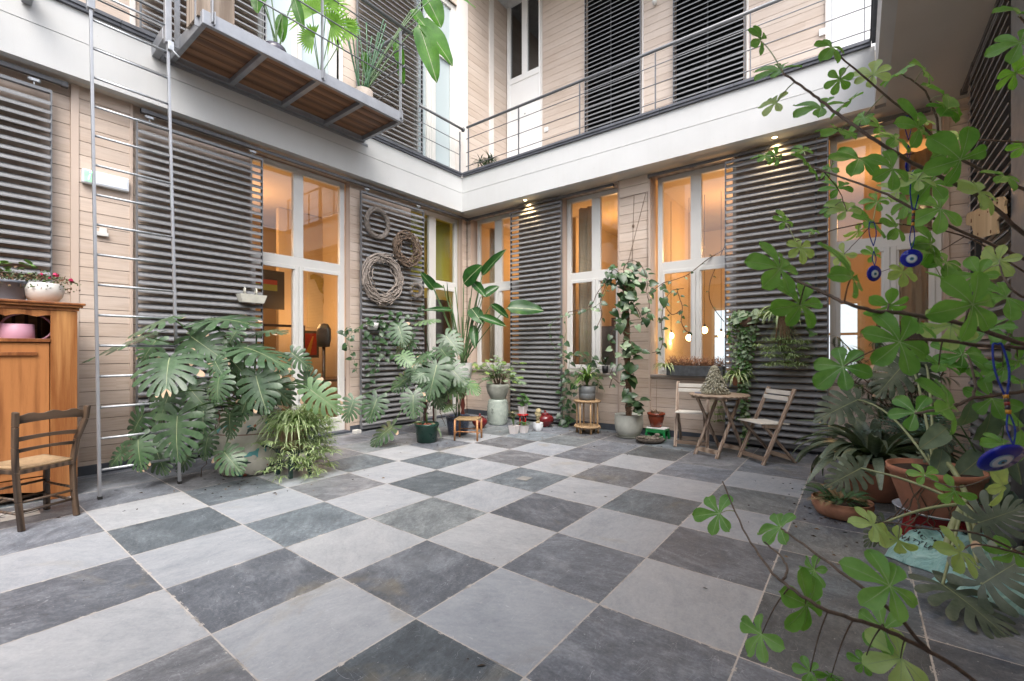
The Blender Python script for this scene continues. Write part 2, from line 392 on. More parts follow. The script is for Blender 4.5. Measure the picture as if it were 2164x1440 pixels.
m.build('reveal', TRIMW, LW)
window(LW, 'X', -2.92, 1, 1.2, 2.68, .0, 4.0, (1.85, 2.0), (2.53, 2.68), .085, label='white french door with transom lights, warm room behind', frz0=.2)
window(LW, 'X', -2.92, 1, 3.93, 5.26, .0, 4.0, (4.484, 4.66), (2.54, 2.69), .085, label='white french door beside the inner corner, olive blind behind', frz0=.12)
m = MB()
for a0, a1 in ((-9, -.56), (-.50, 1.2), (2.69, 3.92), (5.27, 5.38)): wbox(m, 'X', xs + .012, xs - .01, a0, a1, 0, .098)
wbox(m, 'X', xs + .055, xs - .01, -.56, -.0, 0, .099)
wbox(m, 'X', xs + .02, xs - .15, 1.2, 2.69, 0.0, .03); wbox(m, 'X', xs + .02, xs - .15, 3.92, 5.27, 0.0, .03)
m.build('plinth', PLINTH, LW, bevel=.003)
# fascia, soffit, cap
m = MB()
def fascia_x(m, xf, y0, y1, sgn):
    wbox(m, 'X', xf, xf - sgn * .10, y0, y1, ZS - .002, ZG - .006); wbox(m, 'X', xf - sgn * .012, xf - sgn * .10, y0, y1, ZG - .006, ZG + .006)
    wbox(m, 'X', xf - sgn * .004, xf - sgn * .10, y0, y1, ZG + .006, ZT)
fascia_x(m, XF, -9, YF + .012, 1); m.build('fascia', STUCCO, LW)
MB().box(XW - 2.0, XF - .10, -9, 5.42, ZS, ZS + .1).build('soffit', SOFFIT, LW)
MB().box(-4.5, XF - .10, -9, 7, ZS + .1, ZT - .02).build('floor_slab', SOFFIT, LW)
m = MB()
y = -9
while y < YF - .03:
    y1 = min(y + .98, YF - .03 - .0)
    m.box(XW - .06, XF + .03, y + .002, y1 - .002, ZT, ZT + .035); m.box(XW - .06, XF + .045, y + .002, y1 - .002, ZT + .035, ZT + .075); y += .98
m.build('cap_stone', CAPM, LW, bevel=.004)
# upper floor of the left wing
XU = -2.8; Z2 = 9.2
m = MB()
ops = [(-1.25, -.55), (1.3, 2.5), (4.0, 5.12)]
segs = [(-9, -1.25), (-.55, 1.3), (2.5, 4.0), (5.39, 6.11), (6.26, 6.8)]
for a0, a1 in segs: clad(m, 'X', XU, a0, a1, 4.81, Z2, 1)
for a0, a1 in ops: clad(m, 'X', XU, a0, a1, 8.3, Z2, 1)
m.build('upper_cladding', CLADU, LW)
m = MB()
for a0, a1 in segs: wbox(m, 'X', XU - .02, XU - .12, a0, a1, 4.8, Z2)
for a0, a1 in ops: wbox(m, 'X', XU - .02, XU - .12, a0, a1, 8.3, Z2)
m.build('upper_wall_core', DARKBACK, LW)
for d0, a0, a1, z1 in ((.02, 6.11, 6.26, Z2), (.05, 5.12, 5.39, Z2), (.02, 2.5, 2.56, 8.3), (.02, -.05, 0.0, 8.3)): m = MB(); wbox(m, 'X', XU + d0, XU - .11, a0, a1, 4.81, z1); m.build('upper_pilaster', simple('pale_pilaster', (.66, .62, .585), .6, 0, .05, 3), LW, bevel=.004)
window(LW, 'X', XU - .05, 1, 1.3, 2.5, 4.81, 8.3, (1.80, 1.94), (7.1, 7.22), .1, glass=GLASSM, label='upper white window behind the steel balcony', frz0=.08)
window(LW, 'X', XU - .05, 1, 4.0, 5.12, 4.81, 8.3, (4.36, 4.59), (7.1, 7.22), .11, glass=GLASSM, label='upper white window beside the inner corner', frz0=.05)
window(LW, 'X', XU - .05, 1, -1.25, -.55, 4.81, 8.3, (-.95, -.85), (7.1, 7.22), .09, glass=GLASSM, frz0=.08)

# ---- back wing (right-hand wall in the picture) ------------------------------
BW = thing('back_wing', 'back wing of the courtyard house with three tall amber lit windows under the railed gallery', 'building', (1, YW, 0))
m = MB()
wins = [(-2.70, -1.45), (-.50, .565), (1.106, 2.32), (3.36, 4.42)]
solid = [(-1.45, -.50), (2.32, 3.36), (4.42, 4.64)]
for a0, a1 in solid: clad(m, 'Y', YW, a0, a1, .1, ZS, -1)
clad(m, 'Y', YW - .03, .595, 1.076, .1, ZS, -1)
for a0, a1 in wins: clad(m, 'Y', YW, a0, a1, .1, .90, -1)
clad(m, 'Y', YW, -2.79, -2.70, .1, ZS, -1)
m.build('cladding', CLAD, BW)
m = MB(); wbox(m, 'Y', YW - .036, YW + .03, .565, .595, .1, ZS); wbox(m, 'Y', YW - .036, YW + .03, 1.076, 1.106, .1, ZS); wbox(m, 'Y', YW - .02, YW + .03, 4.42, 4.46, .1, ZS)
m.build('pilaster', TRIMW, BW, bevel=.004)
m = MB()
for a0, a1 in solid + [(.565, 1.106), (-2.9, -2.7)]: wbox(m, 'Y', YW + .02, YW + .12, a0, a1, 0, ZS)
for a0, a1 in wins: wbox(m, 'Y', YW + .02, YW + .12, a0, a1, 0, .9)
m.build('wall_core', DARKBACK, BW)
m = MB()
for a0, a1 in wins:
    wbox(m, 'Y', YW + .001, YW + .2, a0 - .018, a0 + .004, .932, ZS - .031); wbox(m, 'Y', YW + .001, YW + .2, a1 - .004, a1 + .018, .932, ZS - .031); wbox(m, 'Y', YW + .001, YW + .2, a0, a1, ZS - .03, ZS - .001)
m.build('reveal', TRIMW, BW)
for a0, a1 in wins: m = MB(); wbox(m, 'Y', YW - .035, YW + .14, a0, a1 , .90, .932); m.build('window_sill', simple('stone_sill', (.33, .29, .26), .6, 0, .1, 5, .2), BW, bevel=.004)
mulls = [(-2.188, -2.004), (-.006, .156), (1.651, 1.808), (3.882, 4.05)]
lbl = ['tall white window left of the first shutter, by the inner corner', 'tall white window between shutter and pilaster, curtain inside', 'tall white window with pendant bulbs behind it', 'tall white window right of the wide shutter, leather chair inside']
ends = [(-2.66, -1.46), (-.495, .56), (1.153, 2.31), (3.375, 4.416)]
for (a0, a1), mu, lb in zip(ends, mulls, lbl):
    window(BW, 'Y', 5.57, -1, a0, a1, .932, 4.01, mu, (2.53, 2.68), .075, label=lb, frz0=.075)
m = MB(); wbox(m, 'Y', YW - .012, YW + .01, -2.77, 4.62, 0, .098); m.build('plinth', PLINTH, BW, bevel=.003)
m = MB()
wbox(m, 'Y', YF, YF + .1, XF - .012, XR - .001, ZS - .002, ZG - .006); wbox(m, 'Y', YF + .012, YF + .1, XF - .012, XR - .001, ZG - .006, ZG + .006)
wbox(m, 'Y', YF + .004, YF + .1, XF - .012, XR - .001, ZG + .006, ZT); m.build('fascia', STUCCO, BW)
MB().box(-2.66 , 4.9, YF + .1, 7.4, ZS + .001, ZS + .1).build('soffit', SOFFIT, BW)
MB().box(-2.66, 4.9, YF + .1, 7.4, ZS + .101, ZT - .02).build('floor_slab', SOFFIT, BW)
m = MB(); x = XF + .03
while x < XR - .05:
    x1 = min(x + .98, XR - .03)
    m.box(x + .002, x1 - .002, YF - .03, YF + .16, ZT, ZT + .035); m.box(x + .002, x1 - .002, YF - .045, YF + .16, ZT + .035, ZT + .075); x += .98
m.build('cap_stone', CAPM, BW, bevel=.004)
MB().box(-2.8, 4.9, YF + .162, 6.9, ZT - .019, ZT + .03).build('gallery_floor', simple('gallery_paving', (.2, .2, .2), .8), BW)
YU = 6.8
m = MB(); us = [(-1.86, -.80), (.0 - .80, 3.30)]
clad(m, 'Y', YU, -1.86, 3.27, 4.81, Z2, -1); m.build('upper_cladding', CLADU, BW)
MB().box(-2.9, 5.2, YU + .02, YU + .14, 4.75, Z2 + .3).build('upper_wall_core', DARKBACK, BW)
m = MB(); m.box(-1.86, -1.84, YU - .015, YU + .02, 4.8, Z2); m.box(3.27, 3.31, YU - .03, YU + .02, 4.8, Z2)
for a in (-.80, 1.0, .42, 2.2): m.box(a, a + .03, YU - .025, YU - .001, 4.81, Z2)
m.build('upper_trim', simple('pale_pilaster', (.72, .67, .63), .6), BW)
# white gallery door in the corner
WD = simple('door_white', (.78, .78, .77), .4, 0, .03, 2, .03)
m = MB(); y0 = YU - .02
m.box(-2.78, -2.70, y0 - .05, YU + .019, 4.8, Z2); m.box(-1.90, -1.86, y0 - .05, YU + .019, 4.8, Z2); m.box(-2.70, -1.90, y0 - .03, YU + .015, 4.8, 7.45)
m.box(-2.70, -1.90, y0 - .045, y0 + .01, 7.40, 7.53); m.box(-2.36, -2.22, y0 - .045, y0 + .01, 7.53, Z2); 
d = m.build('door', WD, BW, bevel=.003); d['label'] = 'white gallery door with tall lights above'
MB().box(-2.70, -2.36, YU - .012, YU - .005, 7.53, Z2).build('pane', GLASSD, d); MB().box(-2.22, -1.90, YU - .012, YU - .005, 7.53, Z2).build('pane', GLASSD, d)
m = MB(); m.sphere((-1.98 - .3, y0 - .085, 5.42), .035); m.tube([(-2.28, y0 - .03, 5.42), (-2.28, y0 - .09, 5.42)], .012); m.tube([(-2.28, y0 - .028, 6.62), (-2.28, y0 - .04, 6.62)], .018)
m.build('handle', GALV, d)
m = MB(); m.box(3.31, 4.9, YU - .02, YU + .018, 4.8, Z2); m.box(3.36, 3.40, YU - .045, YU - .021, 4.8, Z2); m.build('door', WD, BW)['label'] = 'plain white gallery door at the far right'
for (x, z) in ((3.235, 6.11), (-1.735, 6.115)): m = MB(); m.box(x - .045, x + .045, YU - .028, YU - .001, z - .05, z + .05); m.box(x - .022, x + .022, YU - .036, YU - .028, z - .03, z + .03); m.build('light_switch', WD, BW, bevel=.004)
MB().box(-2.9, 5.2, YF + .05, 7.4, Z2 + .0, Z2 + .25).build('gallery_ceiling', simple('gallery_ceiling_paint', (.55, .56, .57), .8), BW)
# ---- right wing: passage the camera looks out of -----------------------------
RW = thing('right_wing', 'right wing of the courtyard house with deep greige soffit over the planted side', 'building', (4.64, 2, 0))
XS = 4.635
m = MB(); clad(m, 'X', XS, -9, YW, .1, ZS, -1); m.build('cladding', CLAD, RW)
m = MB(); wbox(m, 'X', XS - .02, XS, YW - .07, YW - .012, .1, ZS); m.build('pilaster', TRIMW, RW)
MB().box(XS + .02, XS + .12, -9, 5.6, 0, ZS).build('wall_core', DARKBACK, RW)
MB().box(XS - .012, XS, -9, 5.4, 0, .098).build('plinth', PLINTH, RW)
m = MB(); fascia_x(m, XR, -9, YF - .001, -1); m.build('fascia', STUCCO, RW)
MB().box(XR + .10, 4.9, -9, YF + .099, ZS, ZS + .1).build('soffit', SOFFIT, RW)
m = MB(); y = -9
while y < YF - .05:
    y1 = min(y + .98, YF - .046); m.box(XR - .03, XR + .16, y + .002, y1 - .002, ZT, ZT + .035); m.box(XR - .045, XR + .16, y + .002, y1 - .002, ZT + .035, ZT + .075); y += .98
m.build('cap_stone', CAPM, RW, bevel=.004)
m = MB(); m.box(XR + .1, 5.3, -9, YF + .09, ZS + .102, ZT); m.build('floor_slab', SOFFIT, RW)
m = MB(); clad(m, 'X', 5.2, -9, 5.0, 4.8, 5.4, -1); m.build('upper_cladding', CLADU, RW)
MB().box(5.22, 5.3, -9, 5.0, 4.7, 5.5).build('upper_wall_core', DARKBACK, RW)
# ---- front wing behind the camera --------------------------------------------
FW = thing('front_wing', 'front wing of the courtyard house closing the yard behind the viewer', 'building', (1, -7.6, 0))
m = MB(); clad(m, 'Y', -7.6, -2.79, XS, .1, ZS, 1); clad(m, 'Y', -7.75, XU, 5.2, 4.8, 5.2, 1); m.build('cladding', CLADU, FW)
m = MB(); wbox(m, 'Y', -7.25, -7.35, XF, XR, ZS, ZT); m.build('fascia', STUCCO, FW)
m = MB(); m.box(-2.9, 5.3, -7.9, -7.77, 0, 5.3); m.box(-2.9, 5, -7.9, -7.36, ZS + .01, ZT - .03); m.build('wall_core', STUCCO, FW)

# ================================================================== SHUTTERS
srng = random.Random(99)
def shutter(axis, pl, sgn, a0, a1, z0, z1, label, pitch=.0882, group='sliding louvre shutters', tilt=36, name='louvre_shutter', mid=None, step=1):
    base = (pl, (a0 + a1) / 2, z0) if axis == 'X' else ((a0 + a1) / 2, pl, z0)
    T = thing(name, label, 'shutter', base, group)
    fm = MB(); t = .045
    def wb(p0, p1, b0, b1, c0, c1): wbox(fm, axis, pl + sgn * p0, pl + sgn * p1, b0, b1, c0, c1)
    wb(-t / 2, t / 2, a0, a0 + .012, z0, z1); wb(-t / 2, t / 2, a1 - .012, a1, z0, z1)
    wb(-t / 2, t / 2, a0 + .012, a1 - .012, z0, z0 + .05); wb(-t / 2, t / 2, a0 + .012, a1 - .012, z1 - .03, z1)
    if mid:
        for mm in mid: wb(-t / 2 - .01, -t / 2 + .004, mm - .012, mm + .012, z0 + .05, z1 - .03)
    fm.build('frame', METAL, T)
    sm = MB(); z = z0 + .05 + pitch * .5; W = .090; prof = []
    for i in range(5):      # shallow S-curved lamella, outer edge low
        q = (i / 4 - .5); dx = q * W * math.cos(R_(tilt)); dz = -q * W * math.sin(R_(tilt)); cv = .008 * (1 - (2 * q) ** 2)
        prof.append((dx + cv * math.sin(R_(tilt)), dz + cv * math.cos(R_(tilt))))
    th = .004
    while z < z1 - .05:
        vs = []; jt = srng.uniform(-.02, .02); jz = srng.uniform(-.0012, .0012)
        for a in (a0 + .012, a1 - .012):
            for dx, dz in [(x_ - z_ * jt, z_ + x_ * jt + jz) for x_, z_ in prof]:
                for s2 in (0, 1):
                    px, pz = pl + sgn * dx, z + dz - s2 * th
                    vs.append((px, a, pz) if axis == 'X' else (a, px, pz))
        n = 10; fs = []
        for i in range(4):
            b = i * 2
            fs += [(b, b + 2, n + b + 2, n + b), (b + 1, n + b + 1, n + b + 3, b + 3)]
        fs += [(0, n, n + 1, 1), (8, 9, n + 9, n + 8)]
        sm.add(vs, fs, 0, False)
        ex, ez = pl + sgn * prof[-1][0], z + prof[-1][1]
        e0, e1 = sorted((ex, ex + sgn * .003))
        if axis == 'X': sm.box(e0, e1, a0 + .013, a1 - .013, ez - .013, ez + .001)
        else: sm.box(a0 + .013, a1 - .013, e0, e1, ez - .013, ez + .001)
        z += pitch
    sm.build('slats', SLATM, T)
    hm = MB()
    for a in (a0 + .12, a1 - .12):
        if axis == 'X':
            hm.cbox((pl, a, z1 + .055), (.03, .07, .025)); hm.tube([(pl, a, z1 - .01), (pl, a, z1 + .05)], .006); hm.sphere((pl, a - .03, z1 + .055), .018); hm.sphere((pl, a + .03, z1 + .055), .018)
        else:
            hm.cbox((a, pl, z1 + .055), (.07, .03, .025)); hm.tube([(a, pl, z1 - .01), (a, pl, z1 + .05)], .006); hm.sphere((a - .03, pl, z1 + .055), .018); hm.sphere((a + .03, pl, z1 + .055), .018)
    if z1 < 5: hm.build('hanger', GALV, T)
    return T
PL = XW + .105
shutter('X', PL, 1, -1.95, -.675, .04, 3.87, 'grey louvre shutter behind the pine cabinet, at the far left edge')
shutter('X', PL, 1, -.02, 1.31, .04, 3.87, 'wide grey louvre shutter behind the ladder and the big monstera')
shutter('X', PL, 1, 2.81, 4.13, .04, 3.87, 'grey louvre shutter hung with four twig wreaths')
PB = YW - .09
shutter('Y', PB, -1, -1.575, -.45, .05, 3.92, 'narrow grey louvre shutter lit by a ceiling spot, left of the rattan stand')
shutter('Y', PB, -1, 2.19, 3.37, .05, 3.92, 'grey louvre shutter behind the bistro table and chairs', mid=[3.24])
shutter('X', 4.53, -1, 3.12, 4.58, .05, 3.92, 'louvre shutter on the right wing, seen steeply behind the leafy branches')
o = MB().box(4.50, 4.56, 2.2, 3.11, .02, 4.0).build('metal_door_panel', METAL, None, (4.53, 2.6, 0), .003)
tag(o, 'plain dark grey metal panel at the right edge beside the steep louvre shutter', 'metal panel')
shutter('X', XU + .09, 1, .02, 1.36, 4.86, 8.2, 'upper louvre shutter behind the left end of the steel balcony', group='upper louvre shutters')
shutter('X', XU + .09, 1, 2.76, 4.12, 4.86, 8.2, 'upper louvre shutter right of the balcony plants, beside the pale window', group='upper louvre shutters')
shutter('Y', YU - .07, -1, -.76, .416, 4.82, 8.9, 'upper gallery shutter, the left one of the two behind the long railing', group='upper louvre shutters', mid=[-.2])
shutter('Y', YU - .07, -1, 1.02, 2.19, 4.82, 8.9, 'upper gallery shutter, the right one of the two behind the long railing', group='upper louvre shutters', mid=[1.6])
# dark windows behind the gallery shutters
m = MB()
for a0, a1 in ((-.72, .38), (1.06, 2.15)): m.box(a0, a1, YU - .012, YU - .004, 4.85, 8.9)
m.build('gallery_window', GLASSD, BW)
# sliding rails
RAIL = simple('rail_metal', (.10, .10, .105), .45, .4)
def rail(axis, pl, a0, a1, z, parent):
    m = MB(); wbox(m, axis, pl - .02, pl + .02, a0, a1, z, z + .045)
    for a in (a0, a1 - .05): wbox(m, axis, pl - .026, pl + .026, a, a + .05, z - .006, z + .0449)
    k = a0 + .6
    while k < a1 - .3: wbox(m, axis, pl - .023, pl + .023, k, k + .08, z - .003, z + .0449); k += .95
    m.build('shutter_rail', RAIL, parent, bevel=.003)
rail('X', PL, -3.2, -.56, ZS - .088, LW); rail('X', PL, .02, 5.3, ZS - .088, LW)
rail('Y', PB, -2.68, .52, ZS - .085, BW); rail('Y', PB, 1.09, 4.3, ZS - .085, BW); rail('X', 4.53, 2, 5.1, ZS - .085, RW)
# ================================================================== ROOMS BEHIND THE GLASS
def roommat(name, c): return simple(name, c, .8, 0, .04, 1.5, .03)
WALLC = roommat('room_plaster', (.56, .46, .33)); WOODF = wood('room_floor_wood', (.22, .12, .06), (.40, .24, .12), 1, 'Y', .4, 10)
m = MB()
m.box(-6.6, -2.99, -.9, 3.55, -.05, .015, 1); m.box(-6.7, -6.6, -.9, 3.55, 0, ZS); m.box(-6.6, -2.99, 3.5, 3.6, 0, ZS); m.box(-6.6, -2.99, -1, -.9, 0, ZS); m.box(-6.6, -3.0, -.9, 3.5, ZS - .03, ZS)
tag(m.build('study_room', [WALLC, WOODF]), kind='structure')
m = MB(); m.box(-6.6, -2.99, 3.61, 5.9, -.05, .015, 1); m.box(-6.7, -6.6, 3.6, 5.9, 0, ZS); m.box(-6.6, -2.99, 5.82, 5.9, 0, ZS); m.box(-6.6, -3.0, 3.61, 5.82, ZS - .03, ZS)
tag(m.build('corner_room', [roommat('olive_plaster', (.40, .36, .12)), WOODF]), kind='structure')
m = MB(); m.box(-2.95, 4.9, 5.62, 9.5, -.05, .02, 1); m.box(-2.95, 4.9, 9.4, 9.5, 0, ZS); m.box(-3.0, -2.92, 5.7, 9.5, 0, ZS); m.box(4.8, 4.9, 5.6, 9.5, 0, ZS); m.box(-2.9, 4.9, 5.64, 9.5, ZS - .03, ZS)
m.box(-1.0, -.9, 6.6, 9.4, 0, ZS - .03); m.box(.95, 1.02, 5.75, 8.0, 0, ZS - .03); m.box(2.85, 2.95, 5.75, 9.4, 0, ZS - .03)
tag(m.build('living_room', [WALLC, WOODF]), kind='structure')
def lamp(name, loc, e, col=(1, .51, .20), r=.12):
    l = bpy.data.lights.new(name, 'POINT'); l.energy = e * .95; l.color = col; l.shadow_soft_size = r
    o = bpy.data.objects.new(name, l); COL.objects.link(o); o.location = loc; return o
lamp('study_lamp', (-4.6, 1.6, 3.3), 24); lamp('study_lamp', (-4.4, 2.8, 1.9), 7)
lamp('corner_lamp', (-4.6, 4.7, 3.4), 12, (1, .72, .3))
for x, y, z, e in ((-1.9, 7.2, 3.3, 17), (-.1, 7.0, 3.3, 15), (1.9, 7.0, 3.1, 19), (3.9, 7.0, 3.2, 18)): lamp('living_lamp', (x, y, z), e)

# things seen through the glass
def inside(name, label, cat, parts, base, group=None):
    T = thing(name, label, cat, base, group)
    for nm, mbx, mat in parts: mbx.build(nm, mat, T)
    return T
XM = -5.0
m = MB(); a = at(655, 570, X=XM); b2 = at(712, 695, X=XM)
m.box(XM - .02, XM, a.y - .05, b2.y + .8, b2.z, a.z + .05); PAPER = simple('map_paper', (.55, .48, .33), .8, 0, .08, 4)
m3 = MB()
def land(pts): 
    q = [at(u, v, X=XM + .012) for u, v in pts]; m3.prism([(p.x, p.y, p.z) for p in q], (.004, 0, 0))
land([(655, 583), (663, 579), (676, 583), (682, 590), (686, 584), (690, 592), (683, 601), (681, 612), (684, 622), (678, 619), (673, 611), (669, 600), (664, 590), (656, 591)])
land([(684, 624), (694, 629), (697, 636), (692, 645), (688, 660), (685, 668), (685, 650), (682, 636)])
inside('wall_map', 'large pale map poster with olive continents on the wall behind the french door', 'poster', [('sheet', m, PAPER), ('land', m3, simple('map_land', (.34, .27, .06), .8))], (XM, a.y, b2.z))
m = MB(); m.box(XM - .12, XM - .021, a.y - .6, b2.y + 1.2, 0, ZS - .04); tag(m.build('inner_wall', WALLC, None, (XM, a.y, 0)), kind='structure')
a = at(558, 570, X=-4.6); b2 = at(600, 655, X=-4.6)
m = MB(); m.box(-4.62, -4.58, a.y - .3, b2.y, b2.z, a.z); m2_ = MB(); r = at(558, 590, X=-4.57); r2 = at(586, 603, X=-4.57); m2_.box(-4.578, -4.57, r.y - .3, r2.y, r2.z, r.z); g2 = at(586, 616, X=-4.57); m3_ = MB(); m3_.box(-4.578, -4.57, r.y - .3, r2.y, g2.z, r2.z - .002)
inside('dark_picture', 'dark framed picture with red and green bands inside the french door', 'picture', [('panel', m, simple('dark_canvas', (.06, .05, .035), .6)), ('red_band', m2_, simple('red_paint', (.35, .05, .02), .6)), ('green_band', m3_, simple('lime_paint', (.25, .26, .04), .6))], (-4.6, a.y, b2.z))
def tbl(u, v, D, w_, d, h, c, lb, nm='table', cat='table', X=None):
    p = at(u, v, D=D) if X is None else at(u, v, X=X); p.z = 0; m = MB(); m.box(p.x - w_ / 2, p.x + w_ / 2, p.y - d / 2, p.y + d / 2, h - .04, h); l = MB()
    for sx in (-1, 1):
        for sy in (-1, 1): l.box(p.x + sx * (w_ / 2 - .05) - .025, p.x + sx * (w_ / 2 - .05) + .025, p.y + sy * (d / 2 - .05) - .025, p.y + sy * (d / 2 - .05) + .025, .02, h - .04)
    return inside(nm, lb, cat, [('top', m, c), ('leg', l, c)], (p.x, p.y, 0))
DKW = simple('dark_brown_furniture', (.09, .05, .03), .4)
tbl(670, 800, 7.0, .8, 1.4, .8, DKW, 'dark wooden desk inside the french door', X=-4.05)
p = at(684, 715, X=-3.75); m = MB(); m.lathe([(.001, -.16), (.16, -.15), (.2, 0), (.19, .15), (.12, .24), (.001, .26)], p, 20, sq=.4); l = MB(); l.tube([(p.x, p.y, .03), (p.x, p.y, p.z - .1)], .03); l.lathe([(.001, .02), (.25, .02), (.25, .05), (.001, .06)], (p.x, p.y, 0), 16)
inside('desk_chair', 'dark round-backed chair at the desk inside the french door', 'chair', [('backrest', m, simple('charcoal_shell', (.07, .06, .06), .5)), ('base', l, DKW)], (p.x, p.y, 0))
p = at(654, 728, X=-4.4); m = MB(); m.cbox(p, (.05, .34, .5)); m2_ = MB(); m2_.cbox(p + Vector((.03, 0, 0)), (.01, .24, .4)); m3_ = MB(); m3_.bar(p + Vector((.04, -.05, -.17)), p + Vector((.04, .05, .15)), .004, .09, w2=.004, h2=.02)
inside('red_picture', 'small framed picture with orange flame shape on red, behind the french door', 'picture', [('frame', m, DKW), ('canvas', m2_, simple('scarlet', (.45, .03, .01), .5)), ('flame', m3_, simple('orange_paint', (.6, .22, .02), .5))], tuple(p))
p = at(600, 700, X=-4.2); m = MB(); m.bar((p.x, p.y - .35, .02), (p.x, p.y - .35, 1.75), .03, .04); m.bar((p.x, p.y + .35, .02), (p.x, p.y + .35, 1.75), .03, .04); m.bar((p.x, p.y - .35, 1.73), (p.x, p.y + .35, 1.73), .03, .04)
tag(m.build('clothes_rack', DKW, None, (p.x, p.y, 0)), 'thin dark standing rack seen through the left leaf of the french door', 'rack')
# olive roller blind and dark furniture in the corner window
m = MB(); m.box(-3.16, -3.14, 3.95, 5.25, 2.75, 3.95); tag(m.build('roller_blind', simple('olive_blind', (.30, .27, .03), .7, 0, .08, 3), None, (-3.15, 4.6, 3.95)), 'olive green roller blind behind the corner french door', 'blind')
m = MB(); m.box(-3.9, -3.5, 3.95, 5.6, .02, 2.4); m.box(-3.49, -3.47, 4.1, 4.6, 1.2, 1.5); tag(m.build('tall_cabinet', simple('dark_plum_furniture', (.07, .05, .05), .5), None, (-3.7, 4.7, 0)), 'tall dark cabinet inside the corner room', 'cabinet')
# curtains
def curtain(x0, x1, y, z0, z1, mat, lb, n=60, amp=.03, f=40):
    vs = []; m = MB()
    for i in range(n + 1): x = x0 + (x1 - x0) * i / n; yy = y + amp * math.sin(x * f) + .4 * amp * math.sin(x * f * 2.3); vs += [(x, yy, z0), (x, yy, z1)]
    m.add(vs, [(2 * i, 2 * i + 2, 2 * i + 3, 2 * i + 1) for i in range(n)], 0, True); tag(m.build('curtain', mat, None, ((x0 + x1) / 2, y, z0), thick=.004), lb, 'curtain')
CURT = simple('sheer_curtain', (.40, .32, .23), .9, 0, .06, 3)
curtain(-.42, -.14, 5.85, .1, 3.9, CURT, 'pale pleated curtain in the window left of the pothos pole'); curtain(-2.6, -2.25, 5.9, .1, 3.9, CURT, 'amber lit curtain in the corner window of the back wing'); curtain(3.95, 4.7, 6.4, .1, 3.9, CURT, 'heavy curtain behind the far right window')
# statue cabinet, pictures, plants
p = Vector((.0, 6.3, 0)); m = MB(); m.box(p.x - .3, p.x + .3, p.y - .2, p.y + .2, .02, 1.75); tag(m.build('sideboard', simple('grey_brown_cupboard', (.10, .085, .08), .5), None, tuple(p)), 'tall grey-brown cupboard behind the window left of the pothos pole', 'cupboard')
m = MB(); q = at(1243, 658, Y=6.2); q.z = 1.75; m.lathe([(.06, 0), (.05, .04), (.035, .06), (.05, .16), (.06, .26), (.035, .33), (.045, .38), (.03, .44), (.001, .46)], q, 12); tag(m.build('figurine', simple('dark_bronze', (.05, .025, .018), .4, .3), None, tuple(q)), 'dark bronze figurine standing on the grey-brown cupboard', 'figurine')
a = at(1292, 672, Y=7.2); b2 = at(1309, 730, Y=7.2); m = MB(); m.box(a.x, b2.x, 7.2, 7.23, b2.z, a.z); m2_ = MB(); m2_.box(a.x + .06, b2.x - .06, 7.19, 7.199, b2.z + .1, a.z - .1)
inside('framed_print', 'small framed print with white mount behind the pothos pole window', 'picture', [('frame', m, DKW), ('print', m2_, simple('print_paper', (.4, .36, .3), .8))], (a.x, 7.2, b2.z))
# pendant bulbs
for i, (u, v, z1) in enumerate(((1418, 710, 3.9), (1456, 714, 3.9), (1489, 698, 3.9), (1524, 708, 3.9))):
    q = at(u, v, Y=6.6); T = thing('pendant_bulb', ['leftmost glowing bulb hanging behind the trough window', 'second glowing bulb from the left behind the trough window', 'third, slightly higher glowing bulb behind the trough window', 'rightmost glowing bulb, just left of the wide shutter edge'][i], 'light bulb', tuple(q), 'filament bulbs on long cords')
    m = MB(); m.sphere(q, .05, 0, 16, 10, (1, 1, 1.15)); m.build('bulb', emis('bulb_glow', (1, .58, .20), 10), T); m = MB(); m.tube([q + Vector((0, 0, .045)), q + Vector((0, 0, .1))], .018, 10); m.tube([q + Vector((0, 0, .1)), (q.x, q.y, 3.95)], .004, 5); m.build('cord', simple('bulb_cord', (.04, .03, .02), .6), T)
    if i % 2 == 0: lamp('bulb_lamp', (q.x, q.y - .02, q.z - .12), 3, (1, .6, .25), .05)
for i, (u, v) in enumerate(((1422, 552), (1435, 550))):
    q = at(u, v, Y=8.0); m = MB(); m.sphere(q, .05, 0, 14, 8, (1, 1, .6)); tag(m.build('ceiling_spot', emis('spot_glow', (1, .75, .35), 8), None, tuple(q)), ['left one of two small glowing ceiling lamps high in the bulb window', 'right one of two small glowing ceiling lamps high in the bulb window'][i], 'ceiling lamp')
# daylight windows on the far side of the living room (the street front)
DAY = emis('street_daylight', (.86, .92, 1.0), .42)
for i, (x0, x1) in enumerate(((1.1, 1.75), (1.9, 2.7), (3.05, 3.65))):
    T = thing('street_window', ['bright street-side window far inside, seen low in the left bulb pane', 'bright street-side window far inside, seen low in the right bulb pane', 'bright street-side window far inside the leather chair room'][i], 'window', ((x0 + x1) / 2, 9.35, .9)); m = MB(); m.box(x0, x1, 9.36, 9.38, .9, 2.2); m.build('pane', DAY, T); m = MB()
    for a_, b_, c_, d_ in ((x0 - .06, x0, .85, 2.25), (x1, x1 + .06, .85, 2.25), ((x0 + x1) / 2 - .03, (x0 + x1) / 2 + .03, .9, 2.2), (x0, x1, .85, .9), (x0, x1, 2.2, 2.25), (x0, x1, 1.6, 1.65)): m.box(a_, b_, 9.33, 9.358, c_, d_)
    m.build('frame', WHITEF, T)
tbl(1500, 770, 9.2, 1.2, .7, .9, DKW, 'dark wooden table far inside behind the trough window')
